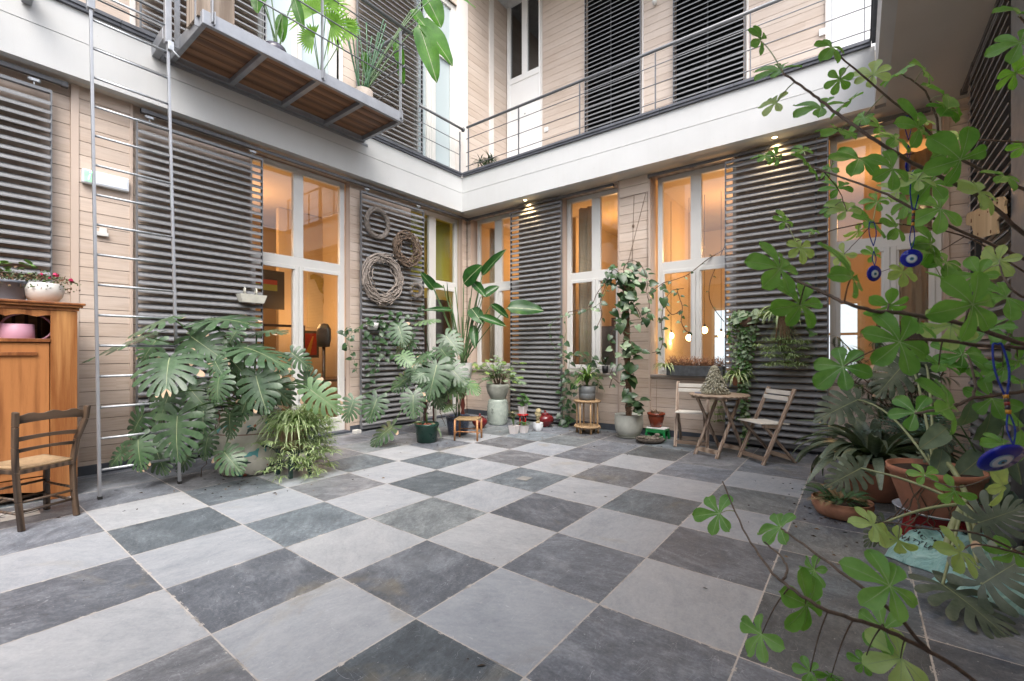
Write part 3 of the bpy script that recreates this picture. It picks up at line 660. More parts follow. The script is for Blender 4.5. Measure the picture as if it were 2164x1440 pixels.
# dark chair in the right window
p = Vector((4.05, 6.0, 0)); m = MB(); m.box(p.x - .22, p.x + .28, p.y - .05, p.y + .05, .45, 1.62); l = MB(); l.box(p.x - .25, p.x + .3, p.y - .05, p.y + .45, .02, .5); k_ = MB()
for i in range(7): k_.cbox((p.x - .19 + i * .072, p.y, 1.645), (.03, .05, .05))
inside('carved_chair', 'dark high-backed leather chair with notched wooden crest in the far right window', 'chair', [('backrest', m, simple('dark_leather', (.045, .028, .02), .4)), ('seat', l, simple('dark_leather', (.045, .028, .02), .4)), ('crest', k_, simple('red_wood_crest', (.30, .10, .03), .5))], tuple(p))

for u, v, nm, lb, mat, r, h in ((1279, 786, 'sill_pot', 'black pot with a small plant on the sill beside the pothos pole', simple('black_pot', (.02, .02, .022), .5), .055, .12), (1297, 788, 'globe_vase', 'little white globe vase on the sill right next to the pothos pole', simple('white_globe', (.55, .53, .5), .4), .06, .12)):
    q = at(u, v, Y=5.40); T = thing(nm, lb, 'pot' if nm == 'sill_pot' else 'vase', (q.x, 5.40, .933)); m = MB()
    prof = [(.001, 0), (r * .8, 0), (r, h), (r * .85, h), (.001, h * .9)] if nm == 'sill_pot' else [(.001, 0), (r * .6, .002), (r, h * .45), (r * .8, h * .85), (r * .45, h), (.001, h)]
    m.lathe(prof, T.location, 24); m.build('body', mat, T)
    if nm == 'sill_pot':
        m = MB(); g_ = random.Random(3)
        for k in range(26):
            a = g_.uniform(0, 6.28); c_ = T.location + Vector((0, 0, h * .9 + g_.uniform(0, .12))); t_ = c_ + Vector((math.cos(a) * .09, math.sin(a) * .05, g_.uniform(.0, .08))); sd_ = Vector((-math.sin(a), math.cos(a), 0)) * .018; m.add([c_, (c_ + t_) / 2 + sd_, t_, (c_ + t_) / 2 - sd_], [(0, 1, 2, 3)])
        m.build('foliage', simple('deep_leaf', (.02, .06, .02), .4), T)
for (x, y, lb) in ((-2.70 + .0, 2.70, 'small pale brick lying against the plinth right of the french door'), (.78, 5.30, 'small white block lying against the plinth left of the cement pot')):
    X0 = -2.62 if y < 4 else x; o = MB(); o.box(X0 - .05, X0 + .05, y - .05, y + .05, 0, .055); tag(o.build('block', WHITEF, None, (X0, y, 0), .004), lb, 'block')
a_ = at(42, 1086, Z=0); m = MB(); m.add([(*at(u, v, Z=0.004).xy, .004) for u, v in ((0, 1104), (86, 1086), (78, 1072), (0, 1086))], [(0, 1, 2, 3)])
T = thing('paper_sheet', 'sheet of paper with a drawn black oval on the floor under the old chair', 'paper', (a_.x, a_.y, 0)); m.build('sheet', simple('sheet_paper', (.42, .40, .37), .8, 0, .08), T); m = MB()
m.tube([(a_.x + .0 + .06 * math.cos(t * .42), a_.y + .11 * math.sin(t * .42), .006) for t in range(14)], .003, 4); m.build('drawn_oval', simple('ink_line', (.02, .02, .02), .7), T)
# ================================================================== METALWORK
def rods(m, p, q, r, n=8): m.tube([p, q], r, n)
# steel balcony on the left wing
T = thing('steel_balcony', 'grey steel balcony with brown plank deck and bar railing, above the french door', 'balcony', (XF, 1.5, 4.59))
B0, B1, BX = .25, 2.76, -1.56
m = MB(); zb = 4.59
m.box(BX - .05, BX, B0, B1, zb, zb + .14); m.box(XF + .002, XF + .05, B0 - .02, B1 + .02, zb, zb + .1299)
m.box(XF + .05, BX - .05, B0, B0 + .05, zb, zb + .139); m.box(XF + .05, BX - .05, B1 - .05, B1, zb, zb + .139)
m.box(XF + .001, XF + .012, B0 - .1, B1 + .1, zb - .04, zb - .001)
for y in (.30, 1.1, 1.9, 2.6): m.tube([(XF + .012, y, zb - .02), (XF + .03, y, zb - .02)], .012, 6)
m.build('frame', METALL, T, bevel=.006)
for y in (.87, 1.5, 2.12): MB().box(XF + .05, BX - .05, y - .03, y + .03, zb + .003, zb + .06).build('cross_beam', METALL, T, bevel=.004)
for k in range(6):
    x0 = XF + .06 + k * .145; MB().box(x0, x0 + .137, B0 + .051, B1 - .051, zb + .062, zb + .09).build('deck_plank', DECKW, T, bevel=.003)
for y in (.33, 1.515, 2.70):
    m = MB(); m.bar((BX + .008, y, zb + .04), (BX + .008, y, zb + 1.28), .05, .012, up=(0, 1, 0)); m.bar((BX + .02, y + .02, zb + .02), (BX + .02, y + .02, zb + .15), .012, .035)
    m.build('post', METALL, T, bevel=.002)
m = MB(); m.tube([(BX + .05, B0, 5.915), (BX + .05, B1 + .12, 5.915)], .024, 12); m.tube([(BX + .05, B1 + .0, 5.905), (XF - .05, B1 + .0, 5.905)], .024, 12); m.build('handrail', METAL, T)
m = MB()
for z in (5.12, 5.39, 5.67):
    rods(m, (BX + .03, B0, z), (BX + .03, B1 + .1, z), .009); rods(m, (BX + .06, B1 - .02, z - .01), (XF - .05, B1 - .02, z - .01), .009)
m.build('railing_bar', METAL, T)
for y in (.36,):
    m = MB(); m.bar((BX - .1, B0 - .012, zb), (BX - .1, B0 - .012, 6.2), .05, .012, up=(1, 0, 0)); m.bar((XF + .3, B0 - .012, zb + .02), (XF + .3, B0 - .012, 6.2), .05, .012, up=(1, 0, 0)); m.build('side_post', METALL, T)
# landing beams left of the ladder
for y, ln in ((-1.35, .5), (-.86, .34), (.12, .38)): m = MB(); m.bar((XF + .001, y, 4.62), (XF + ln, y, 4.66), .07, .13); m.build('support_bracket', METALL, T, bevel=.004)
for y in (-1.1, .2): m = MB(); m.cbox((XF + .03, y, 4.62), (.05, .09, .16)); m.sphere((XF + .06, y, 4.65), .014); m.sphere((XF + .06, y, 4.58), .014)
for y in (-1.35, .2): pass
m.build('support_bracket', METAL, T, bevel=.004)
# fire ladder
LD = thing('fire_ladder', 'tall thin grey steel fire ladder leaning from the floor up past the white fascia', 'ladder', (-1.62, -.22, 0))
def lx(z): return -1.62 - (z / 4.55) * .36
for y in (-.51, .075):
    m = MB(); m.bar((lx(0.02), y, .02), (lx(4.5), y, 4.5), .035, .022, up=(0, 1, 0)); m.build('rail', METALL, LD, bevel=.002)
    m = MB(); m.bar((lx(4.45), y, 4.45), (lx(4.5) - .02, y, 6.6), .065, .055, up=(0, 1, 0)); m.build('upper_rail', METALL, LD, bevel=.004)
    MB().cbox((lx(0), y, .0125), (.042, .03, .025)).build('foot_cap', simple('black_rubber', (.02, .02, .02), .7), LD)
k = 0
while .25 + .274 * k < 6.2:
    z = .25 + .274 * k; x = lx(min(z, 4.5)); m = MB(); m.tube([(x, -.50, z), (x, .065, z)], .0115, 8)
    for j in range(26): yy = -.48 + j * .0215; m.torus((x, yy, z), .0118, .0012, 8, 3, axis='Y') if z < 4.6 else None
    m.build('rung', GALV, LD); k += 1
m = MB(); m.cbox((lx(4.5) + .03, .09, 4.42), (.06, .05, .09)); m.tube([(lx(4.5) + .05, .1, 4.38), (lx(4.5) + .06, .16, 4.33)], .01); m.build('latch', GALV, LD, bevel=.003)
# gallery railing over the back wing
RG = thing('gallery_railing', 'long grey steel railing with round handrail along the back gallery edge', 'railing', (.6, YF + .05, ZT + .075))
ry = YF + .045
m = MB(); m.tube([(-2.47, ry, 5.70), (XR - .05, ry, 5.70)], .024, 14); m.build('handrail', METAL, RG)
for x in (-2.43, -1.2, .045, 1.3, 2.55, 3.72):
    m = MB(); m.bar((x, ry, 4.79), (x, ry, 5.62), .03, .012); m.bar((x, ry, 5.62), (x, ry, 5.685), .03, .012, w2=.012, h2=.012); m.build('post', METAL, RG)
for z in (4.93, 5.2, 5.47): m = MB(); rods(m, (-2.48, ry - .012, z), (XR, ry - .012, z), .007); m.build('railing_bar', METAL, RG)
RL = thing('corner_railing', 'short grey railing in front of the pale upper window by the inner corner', 'railing', (XF - .04, 4.5, ZT + .075))
rx = XF - .03
m = MB(); m.tube([(rx, 3.96, 5.70), (rx, 5.07, 5.70)], .024, 14); m.tube([(rx, 5.07, 5.70), (rx, 5.09, 5.70)], .045, 14); m.build('handrail', METAL, RL)
m = MB(); m.bar((rx, 4.985, 4.79), (rx, 4.985, 5.62), .012, .03, up=(1, 0, 0)); m.build('post', METAL, RL)
for z in (5.17, 5.42): m = MB(); rods(m, (rx, 3.96, z), (rx, 4.99, z), .007); m.build('railing_bar', METAL, RL)
RT = thing('upper_left_railing', 'grey bar railing at the top left, behind the head of the ladder', 'railing', (XF - .04, -.9, ZT + .075))
for z in (4.93, 5.12, 5.42): m = MB(); rods(m, (rx, -2.4, z), (rx, .24, z), .009); m.build('railing_bar', METAL, RT)
m = MB(); m.bar((rx, -.95, 4.79), (rx, -.95, 5.7), .012, .03); m.build('post', METAL, RT); m = MB(); m.tube([(rx, -2.4, 5.7), (rx, .24, 5.7)], .024, 12); m.build('handrail', METAL, RT)

# ================================================================== FIXTURES
E1 = thing('emergency_light', 'long white emergency light with a glowing green end on the pilaster behind the ladder', 'light', (XW + .05, -.27, 3.2))
p0 = at(166, 385, X=XW + .04); yA, yB = -.455, -.075
m = MB(); m.box(XW + .036, XW + .10, yA, yB, 3.04, 3.185); m.build('housing', simple('light_housing', (.66, .70, .74), .3, 0, .04, 3, .02), E1, bevel=.012)
m = MB(); m.box(XW + .101, XW + .104, yA + .11, yB - .02, 3.06, 3.165); m.build('diffuser', simple('diffuser_plastic', (.74, .77, .84), .25, 0, .03), E1)
m = MB(); m.box(XW + .1, XW + .1025, yA + .015, yA + .1, 3.055, 3.17); m.build('sign_panel', simple('sign_green_pale', (.40, .72, .50), .3), E1)
m = MB(); m.sphere((XW + .104, yA + .066, 3.158), .011); m.bar((XW + .1045, yA + .06, 3.135), (XW + .1045, yA + .048, 3.075), .003, .008); m.build('led', emis('green_led', (.1, 1, .2), 5), E1)
E2 = thing('wall_sensor', 'small white plastic sensor box behind the ladder below the emergency light', 'sensor', (XW + .05, -.3, 2.75))
m = MB(); yy = at(213, 478, X=XW).y; m.box(XW + .036, XW + .075, yy - .05, yy + .05, 2.52, 2.56); m.box(XW + .036, XW + .06, yy - .02, yy + .04, 2.56, 2.61); m.build('housing', WHITEF, E2, bevel=.004)
E3 = thing('wall_camera', 'small white wall camera high between the two gallery shutters', 'lamp', (.7, YU - .05, 7.75))  # ball-shaped wall camera, gives no light
m = MB(); m.tube([(.68, YU - .002, 7.72), (.68, YU - .05, 7.72)], .02); m.sphere((.68, YU - .08, 7.72), .045); m.build('housing', WHITEF, E3)
for i, (u, v, lb) in enumerate(((1110, 423, 'lit round recessed spot in the soffit above the narrow back shutter'), (1637, 290, 'lit round recessed spot in the soffit above the wide shutter behind the table'))):
    p = at(u, v, Z=ZS); S0 = thing('recessed_spot', lb, 'spotlight', (p.x, p.y, ZS), 'recessed soffit spots')
    m = MB(); m.lathe([(.028, -.001), (.028, -.006), (.042, -.006), (.042, -.001)], (p.x, p.y, ZS), 20); m.build('trim_ring', WHITEF, S0)
    m = MB(); m.lathe([(.001, -.004), (.027, -.004), (.027, -.002), (.001, -.002)], (p.x, p.y, ZS), 20); m.build('lens', emis('warm_lens', (1, .78, .4), 14), S0)
    l = bpy.data.lights.new('spot_lamp', 'SPOT'); l.energy = 16; l.color = (1, .72, .36); l.spot_size = R_(95); l.spot_blend = .6; l.shadow_soft_size = .03
    o = bpy.data.objects.new('spot_lamp', l); COL.objects.link(o); o.location = (p.x, p.y + .02, ZS - .012); o.rotation_euler = (R_(22), 0, 0)
# warm spot in the soffit of the right wing, just out of the frame, grazing the steep louvres
S0 = thing('recessed_spot', 'lit recessed spot in the soffit over the steep right-hand shutter', 'spotlight', (4.25, 1.3, ZS), 'recessed soffit spots')
m = MB(); m.lathe([(.028, -.001), (.028, -.006), (.042, -.006), (.042, -.001)], (4.25, 1.3, ZS), 20); m.build('trim_ring', WHITEF, S0)
m = MB(); m.lathe([(.001, -.004), (.027, -.004), (.027, -.002), (.001, -.002)], (4.25, 1.3, ZS), 20); m.build('lens', emis('warm_lens', (1, .78, .4), 14), S0)
l = bpy.data.lights.new('spot_lamp', 'SPOT'); l.energy = 22; l.color = (1, .72, .36); l.spot_size = R_(150); l.spot_blend = .6; l.shadow_soft_size = .03
o = bpy.data.objects.new('spot_lamp', l); COL.objects.link(o); o.location = (4.25, 1.32, ZS - .012); o.rotation_euler = (R_(40), 0, 0)
E4 = thing('wire_trellis', 'rusty wire frame with a diagonal wire on the cladding pilaster above the pothos pole', 'trellis', (.83, YW - .04, 2.5))
m = MB(); yt = YW - .045
for a, b2 in (((1309, 421), (1368, 406)), ((1340, 414), (1338, 480)), ((1368, 406), (1368, 570)), ((1365, 408), (1326, 560)), ((1338, 480), (1336, 560))):
    p, q = at(*a, Y=yt), at(*b2, Y=yt); m.tube([p, q], .0035, 5)
k = at(1338, 478, Y=yt); m.sphere(k, .02, sc=(1, .5, 1.3)); m.build('wire', simple('rusty_wire', (.16, .11, .08), .8), E4)

# ================================================================== FURNITURE
# pine cabinet
CB = thing('pine_cabinet', 'orange pine cabinet with scalloped open niche, standing behind the rush-seat chair', 'cabinet', (-2.3, -1.15, 0))
cx0, cx1, cy0, cy1 = -2.62, -1.96, -1.72, -.605; zt = 1.655
m = MB(); m.box(cx0, cx1, cy1 - .03, cy1, 0, zt); m.box(cx0, cx1, cy0, cy0 + .03, 0, zt); m.box(cx0, cx0 + .02, cy0 + .03, cy1 - .03, .1, zt); m.box(cx0 + .02, cx1 - .01, cy0 + .03, cy1 - .03, .12, .145); m.box(cx0 + .02, cx1 - .004, cy0 + .03, cy1 - .03, 1.375, 1.40)
m.build('carcass', PINE, CB, bevel=.003)
m = MB(); m.box(cx1 + .001, cx1 + .022, cy1 - .17, cy1 + .001, 0.0, zt); m.box(cx1 + .001, cx1 + .022, cy0, cy0 + .16, 0, zt); m.build('stile', wood('pine_figured', (.22, .075, .02), (.50, .25, .09), .8, 'Z', .38, 22), CB, bevel=.003)
m = MB(); m.box(cx1 + .0015, cx1 + .03, cy0 + .16, cy1 - .17, 1.375, 1.405); m.build('shelf_edge', PINE, CB, bevel=.003)
m = MB(); n = 30; yy0, yy1 = cy0 + .16, cy1 - .17; poly = [(cx1 + .002, yy0, zt), (cx1 + .002, yy1, zt)]
for i in range(n + 1):
    t = 1 - i / n; poly.append((cx1 + .002, yy0 + (yy1 - yy0) * t, 1.60 + .022 * abs(math.sin(math.pi * 4.5 * t)) ** .7 * (1) - .012))
m.prism(poly, (.018, 0, 0)); m.build('valance', PINE, CB)
m = MB()
for i, (o_, z0, z1) in enumerate(((.012, zt, zt + .03), (.035, zt + .03, zt + .05), (.05, zt + .05, zt + .072))): m.box(cx0 - .0, cx1 + .02 + o_, cy0 - o_, cy1 + o_, z0, z1)
m.build('cornice', PINE, CB, bevel=.006)
m = MB(); m.box(cx1 - .012, cx1 + .012, cy0 + .165, cy1 - .175, .22, 1.37); m.build('door', PINE, CB, bevel=.004)
d = CB.children[-1]; m = MB(); m.box(cx1 + .013, cx1 + .03, cy0 + .25, cy1 - .25, 1.26, 1.29); m.build('batten', PINE, d, bevel=.002); m = MB(); m.box(cx1 + .013, cx1 + .03, cy0 + .25, cy1 - .25, .3, .33); m.build('batten', PINE, d, bevel=.002)
m = MB(); m.tube([(cx1 + .01, -1.17, .83), (cx1 + .05, -1.17, .83)], [.01, .018]); m.build('knob', PINE, d)
m = MB(); poly = [(cx1 + .002, yy0, .21), (cx1 + .002, yy1, .21)]
for i in range(21): t = 1 - i / 20; poly.append((cx1 + .002, yy0 + (yy1 - yy0) * t, .06 + .07 * math.sin(math.pi * t)))
m.prism(poly, (.018, 0, 0)); m.build('apron', PINE, CB)
o = MB(); o.box(-2.30, -2.27, cy0 + .17, cy1 - .18, 1.401, 1.64)
wb_ = NB('woven_cane'); pp = wb_.obj(); wv = wb_.n('TexWave', {'Vector': pp, 'Scale': 28, 'Distortion': .6}, wave_type='BANDS', bands_direction='Z').outputs['Fac']; wv2 = wb_.n('TexWave', {'Vector': pp, 'Scale': 4, 'Distortion': .3}, wave_type='BANDS', bands_direction='Y').outputs['Fac']
wb_.pbr(wb_.mix(wb_.math('MULTIPLY', wb_.math('LESS_THAN', wv2, .2), .9), wb_.ramp(wv, [(.2, (.03, .018, .01)), (.7, (.40, .28, .16))]), (.03, .018, .01, 1)), .7, 0, wb_.bump(wv, .5, .004)); CANE = wb_.mat
tag(o.build('cane_mat', CANE, None, (cx0 + .1, -1.2, 1.4)), 'dark woven cane mat standing in the open niche of the pine cabinet', 'mat')
# watering can
WC = thing('watering_can', 'mauve watering can with big looped handle in the cabinet niche', 'watering can', at(36, 714, X=-2.08))
p = WC.location; MAUVE = simple('mauve_plastic', (.52, .27, .35), .42, 0, .05)
WC.location.z = 1.402; p = WC.location.copy()
m = MB(); m.lathe([(.001, 0), (.105, 0), (.108, .006), (.104, .125), (.098, .128), (.098, .12), (.001, .12)], p, 28); m.build('body', MAUVE, WC)
m = MB(); pts = [p + Vector((0, -.09 + 0, .12))]
for i in range(17):
    t = math.pi * (1.0 - i / 16 * 1.42); pts.append(p + Vector((0, .06 + .155 * math.cos(t), .10 + .125 * math.sin(t))))
pts.append(p + Vector((0, .10, .035))); m.tube(pts, .0085, 8); m.build('handle', MAUVE, WC)
m = MB(); m.tube([p + Vector((0, -.1, .03)), p + Vector((0, -.2, .07)), p + Vector((0, -.3, .15))], [.016, .012, .009]); m.build('spout', MAUVE, WC)

def transform_children(T, rot): T.rotation_euler = (0, 0, rot)
# rush-seat ladder-back chair (built facing +Y, origin at floor centre of the back legs)
def old_chair():
    T = thing('ladderback_chair', 'dark worn ladder-back chair with rush seat in front of the pine cabinet', 'chair', (0, 0, 0))
    hw = .165
    for s in (-1, 1):
        pts = [(s * (hw + .0), -.035, 0), (s * hw, 0, .2), (s * hw * 1.03, .02, .42), (s * hw * 1.12, -.0, .6), (s * (hw + .045), -.055, .76), (s * (hw + .05), -.07, .865)]
        m = MB(); 
        for a, b2 in zip(pts, pts[1:]): m.bar(a, b2, .045, .028, up=(1, 0, 0))
        m.v = m.v; m.build('back_post', OLDWOOD, T, bevel=.006)
        pts = [(s * (hw + .03), .365, 0), (s * (hw + .025), .36, .25), (s * (hw + .02), .35, .43)]
        m = MB()
        for a, b2 in zip(pts, pts[1:]): m.bar(a, b2, .036, .034)
        m.build('front_leg', OLDWOOD, T, bevel=.006)
    def slat(z0, h, y0, bow, top=0):
        m = MB(); n = 14; fr = []; 
        for i in range(n + 1):
            t = i / n * 2 - 1; x = t * (hw + .03); y = y0 - bow * (1 - t * t)
            up = z0 + h + top * (.5 + .5 * math.cos(3 * math.pi * t)) * .8 + (.012 * (1 - t * t)); lo = z0 + .014 * (1 - t * t) * (1 if top else 1.4)
            fr += [(x, y, lo), (x, y, up), (x, y - .014, up), (x, y - .014, lo)]
        fs = [(4 * i + j, 4 * i + (j + 1) % 4, 4 * i + 4 + (j + 1) % 4, 4 * i + 4 + j) for i in range(n) for j in range(4)] + [(0, 1, 2, 3), (4 * n + 3, 4 * n + 2, 4 * n + 1, 4 * n)]
        m.add(fr, fs, 0, False); m.build('back_slat', OLDX, T, bevel=.003)
    slat(.775, .055, -.04, .02, .02); slat(.64, .035, .0, .025); slat(.555, .03, .015, .022)
    for z in (.13, .2):
        m = MB(); m.tube([(-hw, 0, z), (hw, 0, z)], .010); m.build('stretcher', OLDX, T)
    for s in (-1, 1):
        for z in (.12, .22): m = MB(); m.tube([(s * hw, 0, z), (s * (hw + .02), .36, z + .01)], .010); m.build('stretcher', OLDX, T)
    for z in (.15, .25): m = MB(); m.tube([(-hw - .02, .36, z), (hw + .02, .36, z)], .010); m.build('stretcher', OLDX, T)
    m = MB(); n = 10; vs = []
    for j in range(n + 1):
        for i in range(n + 1):
            a, b2 = i / n * 2 - 1, j / n * 2 - 1; w_ = hw - .01 + .03 * (j / n); vs.append((a * w_, .19 + b2 * .185, .445 - .02 * (1 - a * a) * (1 - b2 * b2)))
    m.add(vs, [(j * (n + 1) + i, j * (n + 1) + i + 1, (j + 1) * (n + 1) + i + 1, (j + 1) * (n + 1) + i) for j in range(n) for i in range(n)], 0, True)
    b = NB('rush_weave'); pp = b.obj(); sx = b.n('SeparateXYZ', {0: pp}); ax = b.math('ABSOLUTE', sx.outputs[0]); ay = b.math('ABSOLUTE', b.math('SUBTRACT', sx.outputs[1], .19)); f = b.math('MAXIMUM', ax, ay)
    w2 = b.math('FRACT', b.math('MULTIPLY', f, 110)); nn = b.noise(pp, 30, 4, .7)
    b.pbr(b.mix(nn, (.16, .10, .05, 1), (.46, .32, .18, 1)), .7, 0, b.bump(b.math('ADD', w2, nn), .5, .003)); MATS['rush'] = b.mat
    s_ = m.build('seat', b.mat, T, thick=.022)
    m = MB(); m.bar((-hw, .005, .42), (hw, .005, .42), .03, .03); m.bar((-hw - .02, .37, .42), (hw + .02, .37, .42), .03, .03); m.bar((-hw, 0, .42), (-hw - .02, .37, .42), .03, .03); m.bar((hw, 0, .42), (hw + .02, .37, .42), .03, .03)
    m.build('seat_rail', OLDWOOD, T, bevel=.004)
    return T
ch = old_chair(); a = at(48, 1120, Z=0); b2 = at(148, 1091, Z=0); ch.location = ((a.x + b2.x) / 2, (a.y + b2.y) / 2, 0)
ex = (b2 - a).normalized(); ch.rotation_euler = (0, 0, math.atan2(ex.y, ex.x) + 0)
ch.scale = (1.0, 1.0, 1.0)
# folding chairs (local: facing +Y, origin floor centre)
def folding_chair():
    T = thing('folding_chair', '', 'chair', (0, 0, 0), 'weathered folding garden chairs')
    for s in (-1, 1):
        m = MB(); m.bar((s * .20, .22, 0), (s * .20, -.20, .86), .024, .042, up=(1, 0, 0)); m.build('back_leg', TEAK, T, bevel=.003)
        m = MB(); m.bar((s * .165, -.24, 0), (s * .165, .19, .455), .022, .040, up=(1, 0, 0)); m.build('front_leg', TEAK, T, bevel=.003)
        m = MB(); m.bar((s * .185, -.03, .425), (s * .185, .20, .445), .02, .04, up=(0, 0, 1)); m.build('seat_rail', TEAK, T, bevel=.002)
    m = MB(); m.bar((-.2, .19, .065), (.2, .19, .065), .018, .05); m.build('crossbar', TEAKX, T, bevel=.002)
    m = MB(); m.bar((-.165, -.19, .055), (.165, -.19, .055), .018, .05); m.build('crossbar', TEAKX, T, bevel=.002)
    for k in range(8):
        y = -.135 + k * .048; m = MB(); m.box(-.20, .20, y, y + .040, .447 + .006 * k / 3, .462 + .006 * k / 3); m.build('seat_slat', CREAMP, T, bevel=.003)
    for z in (.745, .81):
        y = .22 - .42 * z / .86; m = MB(); m.bar((-.19, y + .022, z), (.19, y + .022, z), .014, .05); m.build('back_slat', CREAMP, T, bevel=.003)
    return T
fc = folding_chair(); fc['label'] = 'weathered folding chair at the left of the bistro table, facing right'
def place_pts(o, A, Bp, off=0):
    pass
fc.location = (1.84, 4.99, 0); fc.rotation_euler = (0, 0, R_(180 + 12))
fc2 = copy_tree(fc); fc2['label'] = 'weathered folding chair right of the bistro table, angled to it in front of the shutter'
fc2.location = (2.80, 4.62, 0); fc2.rotation_euler = (0, 0, R_(138))
# bistro table
TB = thing('bistro_table', 'small round weathered wooden folding table between the two folding chairs', 'table', (2.27, 4.63, 0))
tp = TB.location; m = MB(); m.lathe([(.001, .735), (.345, .735), (.35, .741), (.35, .752), (.344, .757), (.001, .757)], tp, 48); m.build('table_top', TEAKX, TB)
ang = R_(-22); ex = Vector((math.cos(ang), math.sin(ang), 0)); ey = Vector((-ex.y, ex.x, 0))
def tpt(x, y, z): return tp + ex * x + ey * y + Vector((0, 0, z))
for s in (-1, 1):
    for t in (-1, 1):
        m = MB(); xo = s * (.175 if t > 0 else .15); m.bar(tpt(xo, t * .27, 0), tpt(xo, -t * .20, .72), .022, .038, up=ex); m.build('leg', TEAK, TB, bevel=.003)
for t in (-1, 1):
    y = t * .225; m = MB(); m.bar(tpt(-.16, y, .07), tpt(.16, y, .07), .018, .055); m.build('crossbar', TEAKX, TB, bevel=.002)
    m = MB(); m.bar(tpt(-.25, -t * .2, .715), tpt(.25, -t * .2, .715), .03, .035); m.build('top_batten', TEAKX, TB, bevel=.002)
# low rush stool
HON = wood('honey_wood', (.24, .10, .04), (.42, .20, .08), 1.5, 'Z', .4, 9)
LS = thing('rush_stool', 'low honey-coloured stool with woven rush seat beside the green pot', 'stool', (-.9, 3.42, 0))
lp = LS.location; an = R_(28)
def lpt(x, y, z): c, s = math.cos(an), math.sin(an); return Vector((lp.x + x * c - y * s, lp.y + x * s + y * c, z))
for sx in (-1, 1):
    for sy in (-1, 1): m = MB(); m.tube([lpt(sx * .17, sy * .13, 0), lpt(sx * .165, sy * .125, .30)], [.014, .017], 10); m.build('leg', HON, LS)
m = MB()
for sx in (-1, 1): m.tube([lpt(sx * .168, -.13, .10), lpt(sx * .168, .13, .10)], .008); m.tube([lpt(-.168, sx * .128, .13), lpt(.168, sx * .128, .13)], .008)
m.build('stretcher', HON, LS)
m = MB(); n = 8; vs = []
for j in range(n + 1):
    for i in range(n + 1):
        a_, b_ = i / n * 2 - 1, j / n * 2 - 1; vs.append(lpt(a_ * .17, b_ * .13, .305 - .02 * (1 - a_ * a_) * (1 - b_ * b_)))
m.add(vs, [(j * (n + 1) + i, j * (n + 1) + i + 1, (j + 1) * (n + 1) + i + 1, (j + 1) * (n + 1) + i) for j in range(n) for i in range(n)], 0, True)
m.build('seat', simple('woven_rush', (.30, .20, .10), .75, 0, .3, 50, .5, 120), LS, thick=.028)
# rattan stand
b = NB('rattan'); pp = b.obj(); wv = b.n('TexWave', {'Vector': pp, 'Scale': 30, 'Distortion': 4, 'Detail': 2}, wave_type='BANDS', bands_direction='DIAGONAL').outputs['Fac']
b.pbr(b.ramp(wv, [(.1, (.14, .08, .04)), (.7, (.52, .36, .20))]), .55, 0, b.bump(wv, .5, .003)); RATT = b.mat
RS = thing('rattan_stand', 'two-tier woven rattan plant stand under the dracaena', 'plant stand', (.24, 4.95, 0)); rp = RS.location
for z in (.505, .105):
    m = MB(); R0 = .195 if z > .3 else .19; m.lathe([(.001, -.012), (R0 - .02, -.02), (R0, -.012), (R0 + .012, .0), (R0, .018), (R0 - .02, .022), (.001, .014)], (rp.x, rp.y, z), 30)
    for k in range(44):
        t = 2 * math.pi * k / 44; m.tube([(rp.x + R0 * .97 * math.cos(t), rp.y + R0 * .97 * math.sin(t), z - .016), (rp.x + (R0 + .016) * math.cos(t + .06), rp.y + (R0 + .016) * math.sin(t + .06), z), (rp.x + R0 * .97 * math.cos(t + .12), rp.y + R0 * .97 * math.sin(t + .12), z + .02)], .009, 5)
    m.build('tier', RATT, RS)
CANEP = simple('cane_pole', (.42, .27, .14), .4, 0, .15, 20, .1)
for k in range(6):
    t = 2 * math.pi * k / 6 + .3; x, y = rp.x + .165 * math.cos(t), rp.y + .165 * math.sin(t); m = MB(); m.tube([(x, y, 0), (x, y, .5)], .013, 8)
    if k % 1 == 0: m.tube([(x + .02, y, 0), (x + .015, y, .06), (x + .05 * math.cos(t), y + .02, .095)], .006, 6)
    m.build('leg', CANEP, RS)

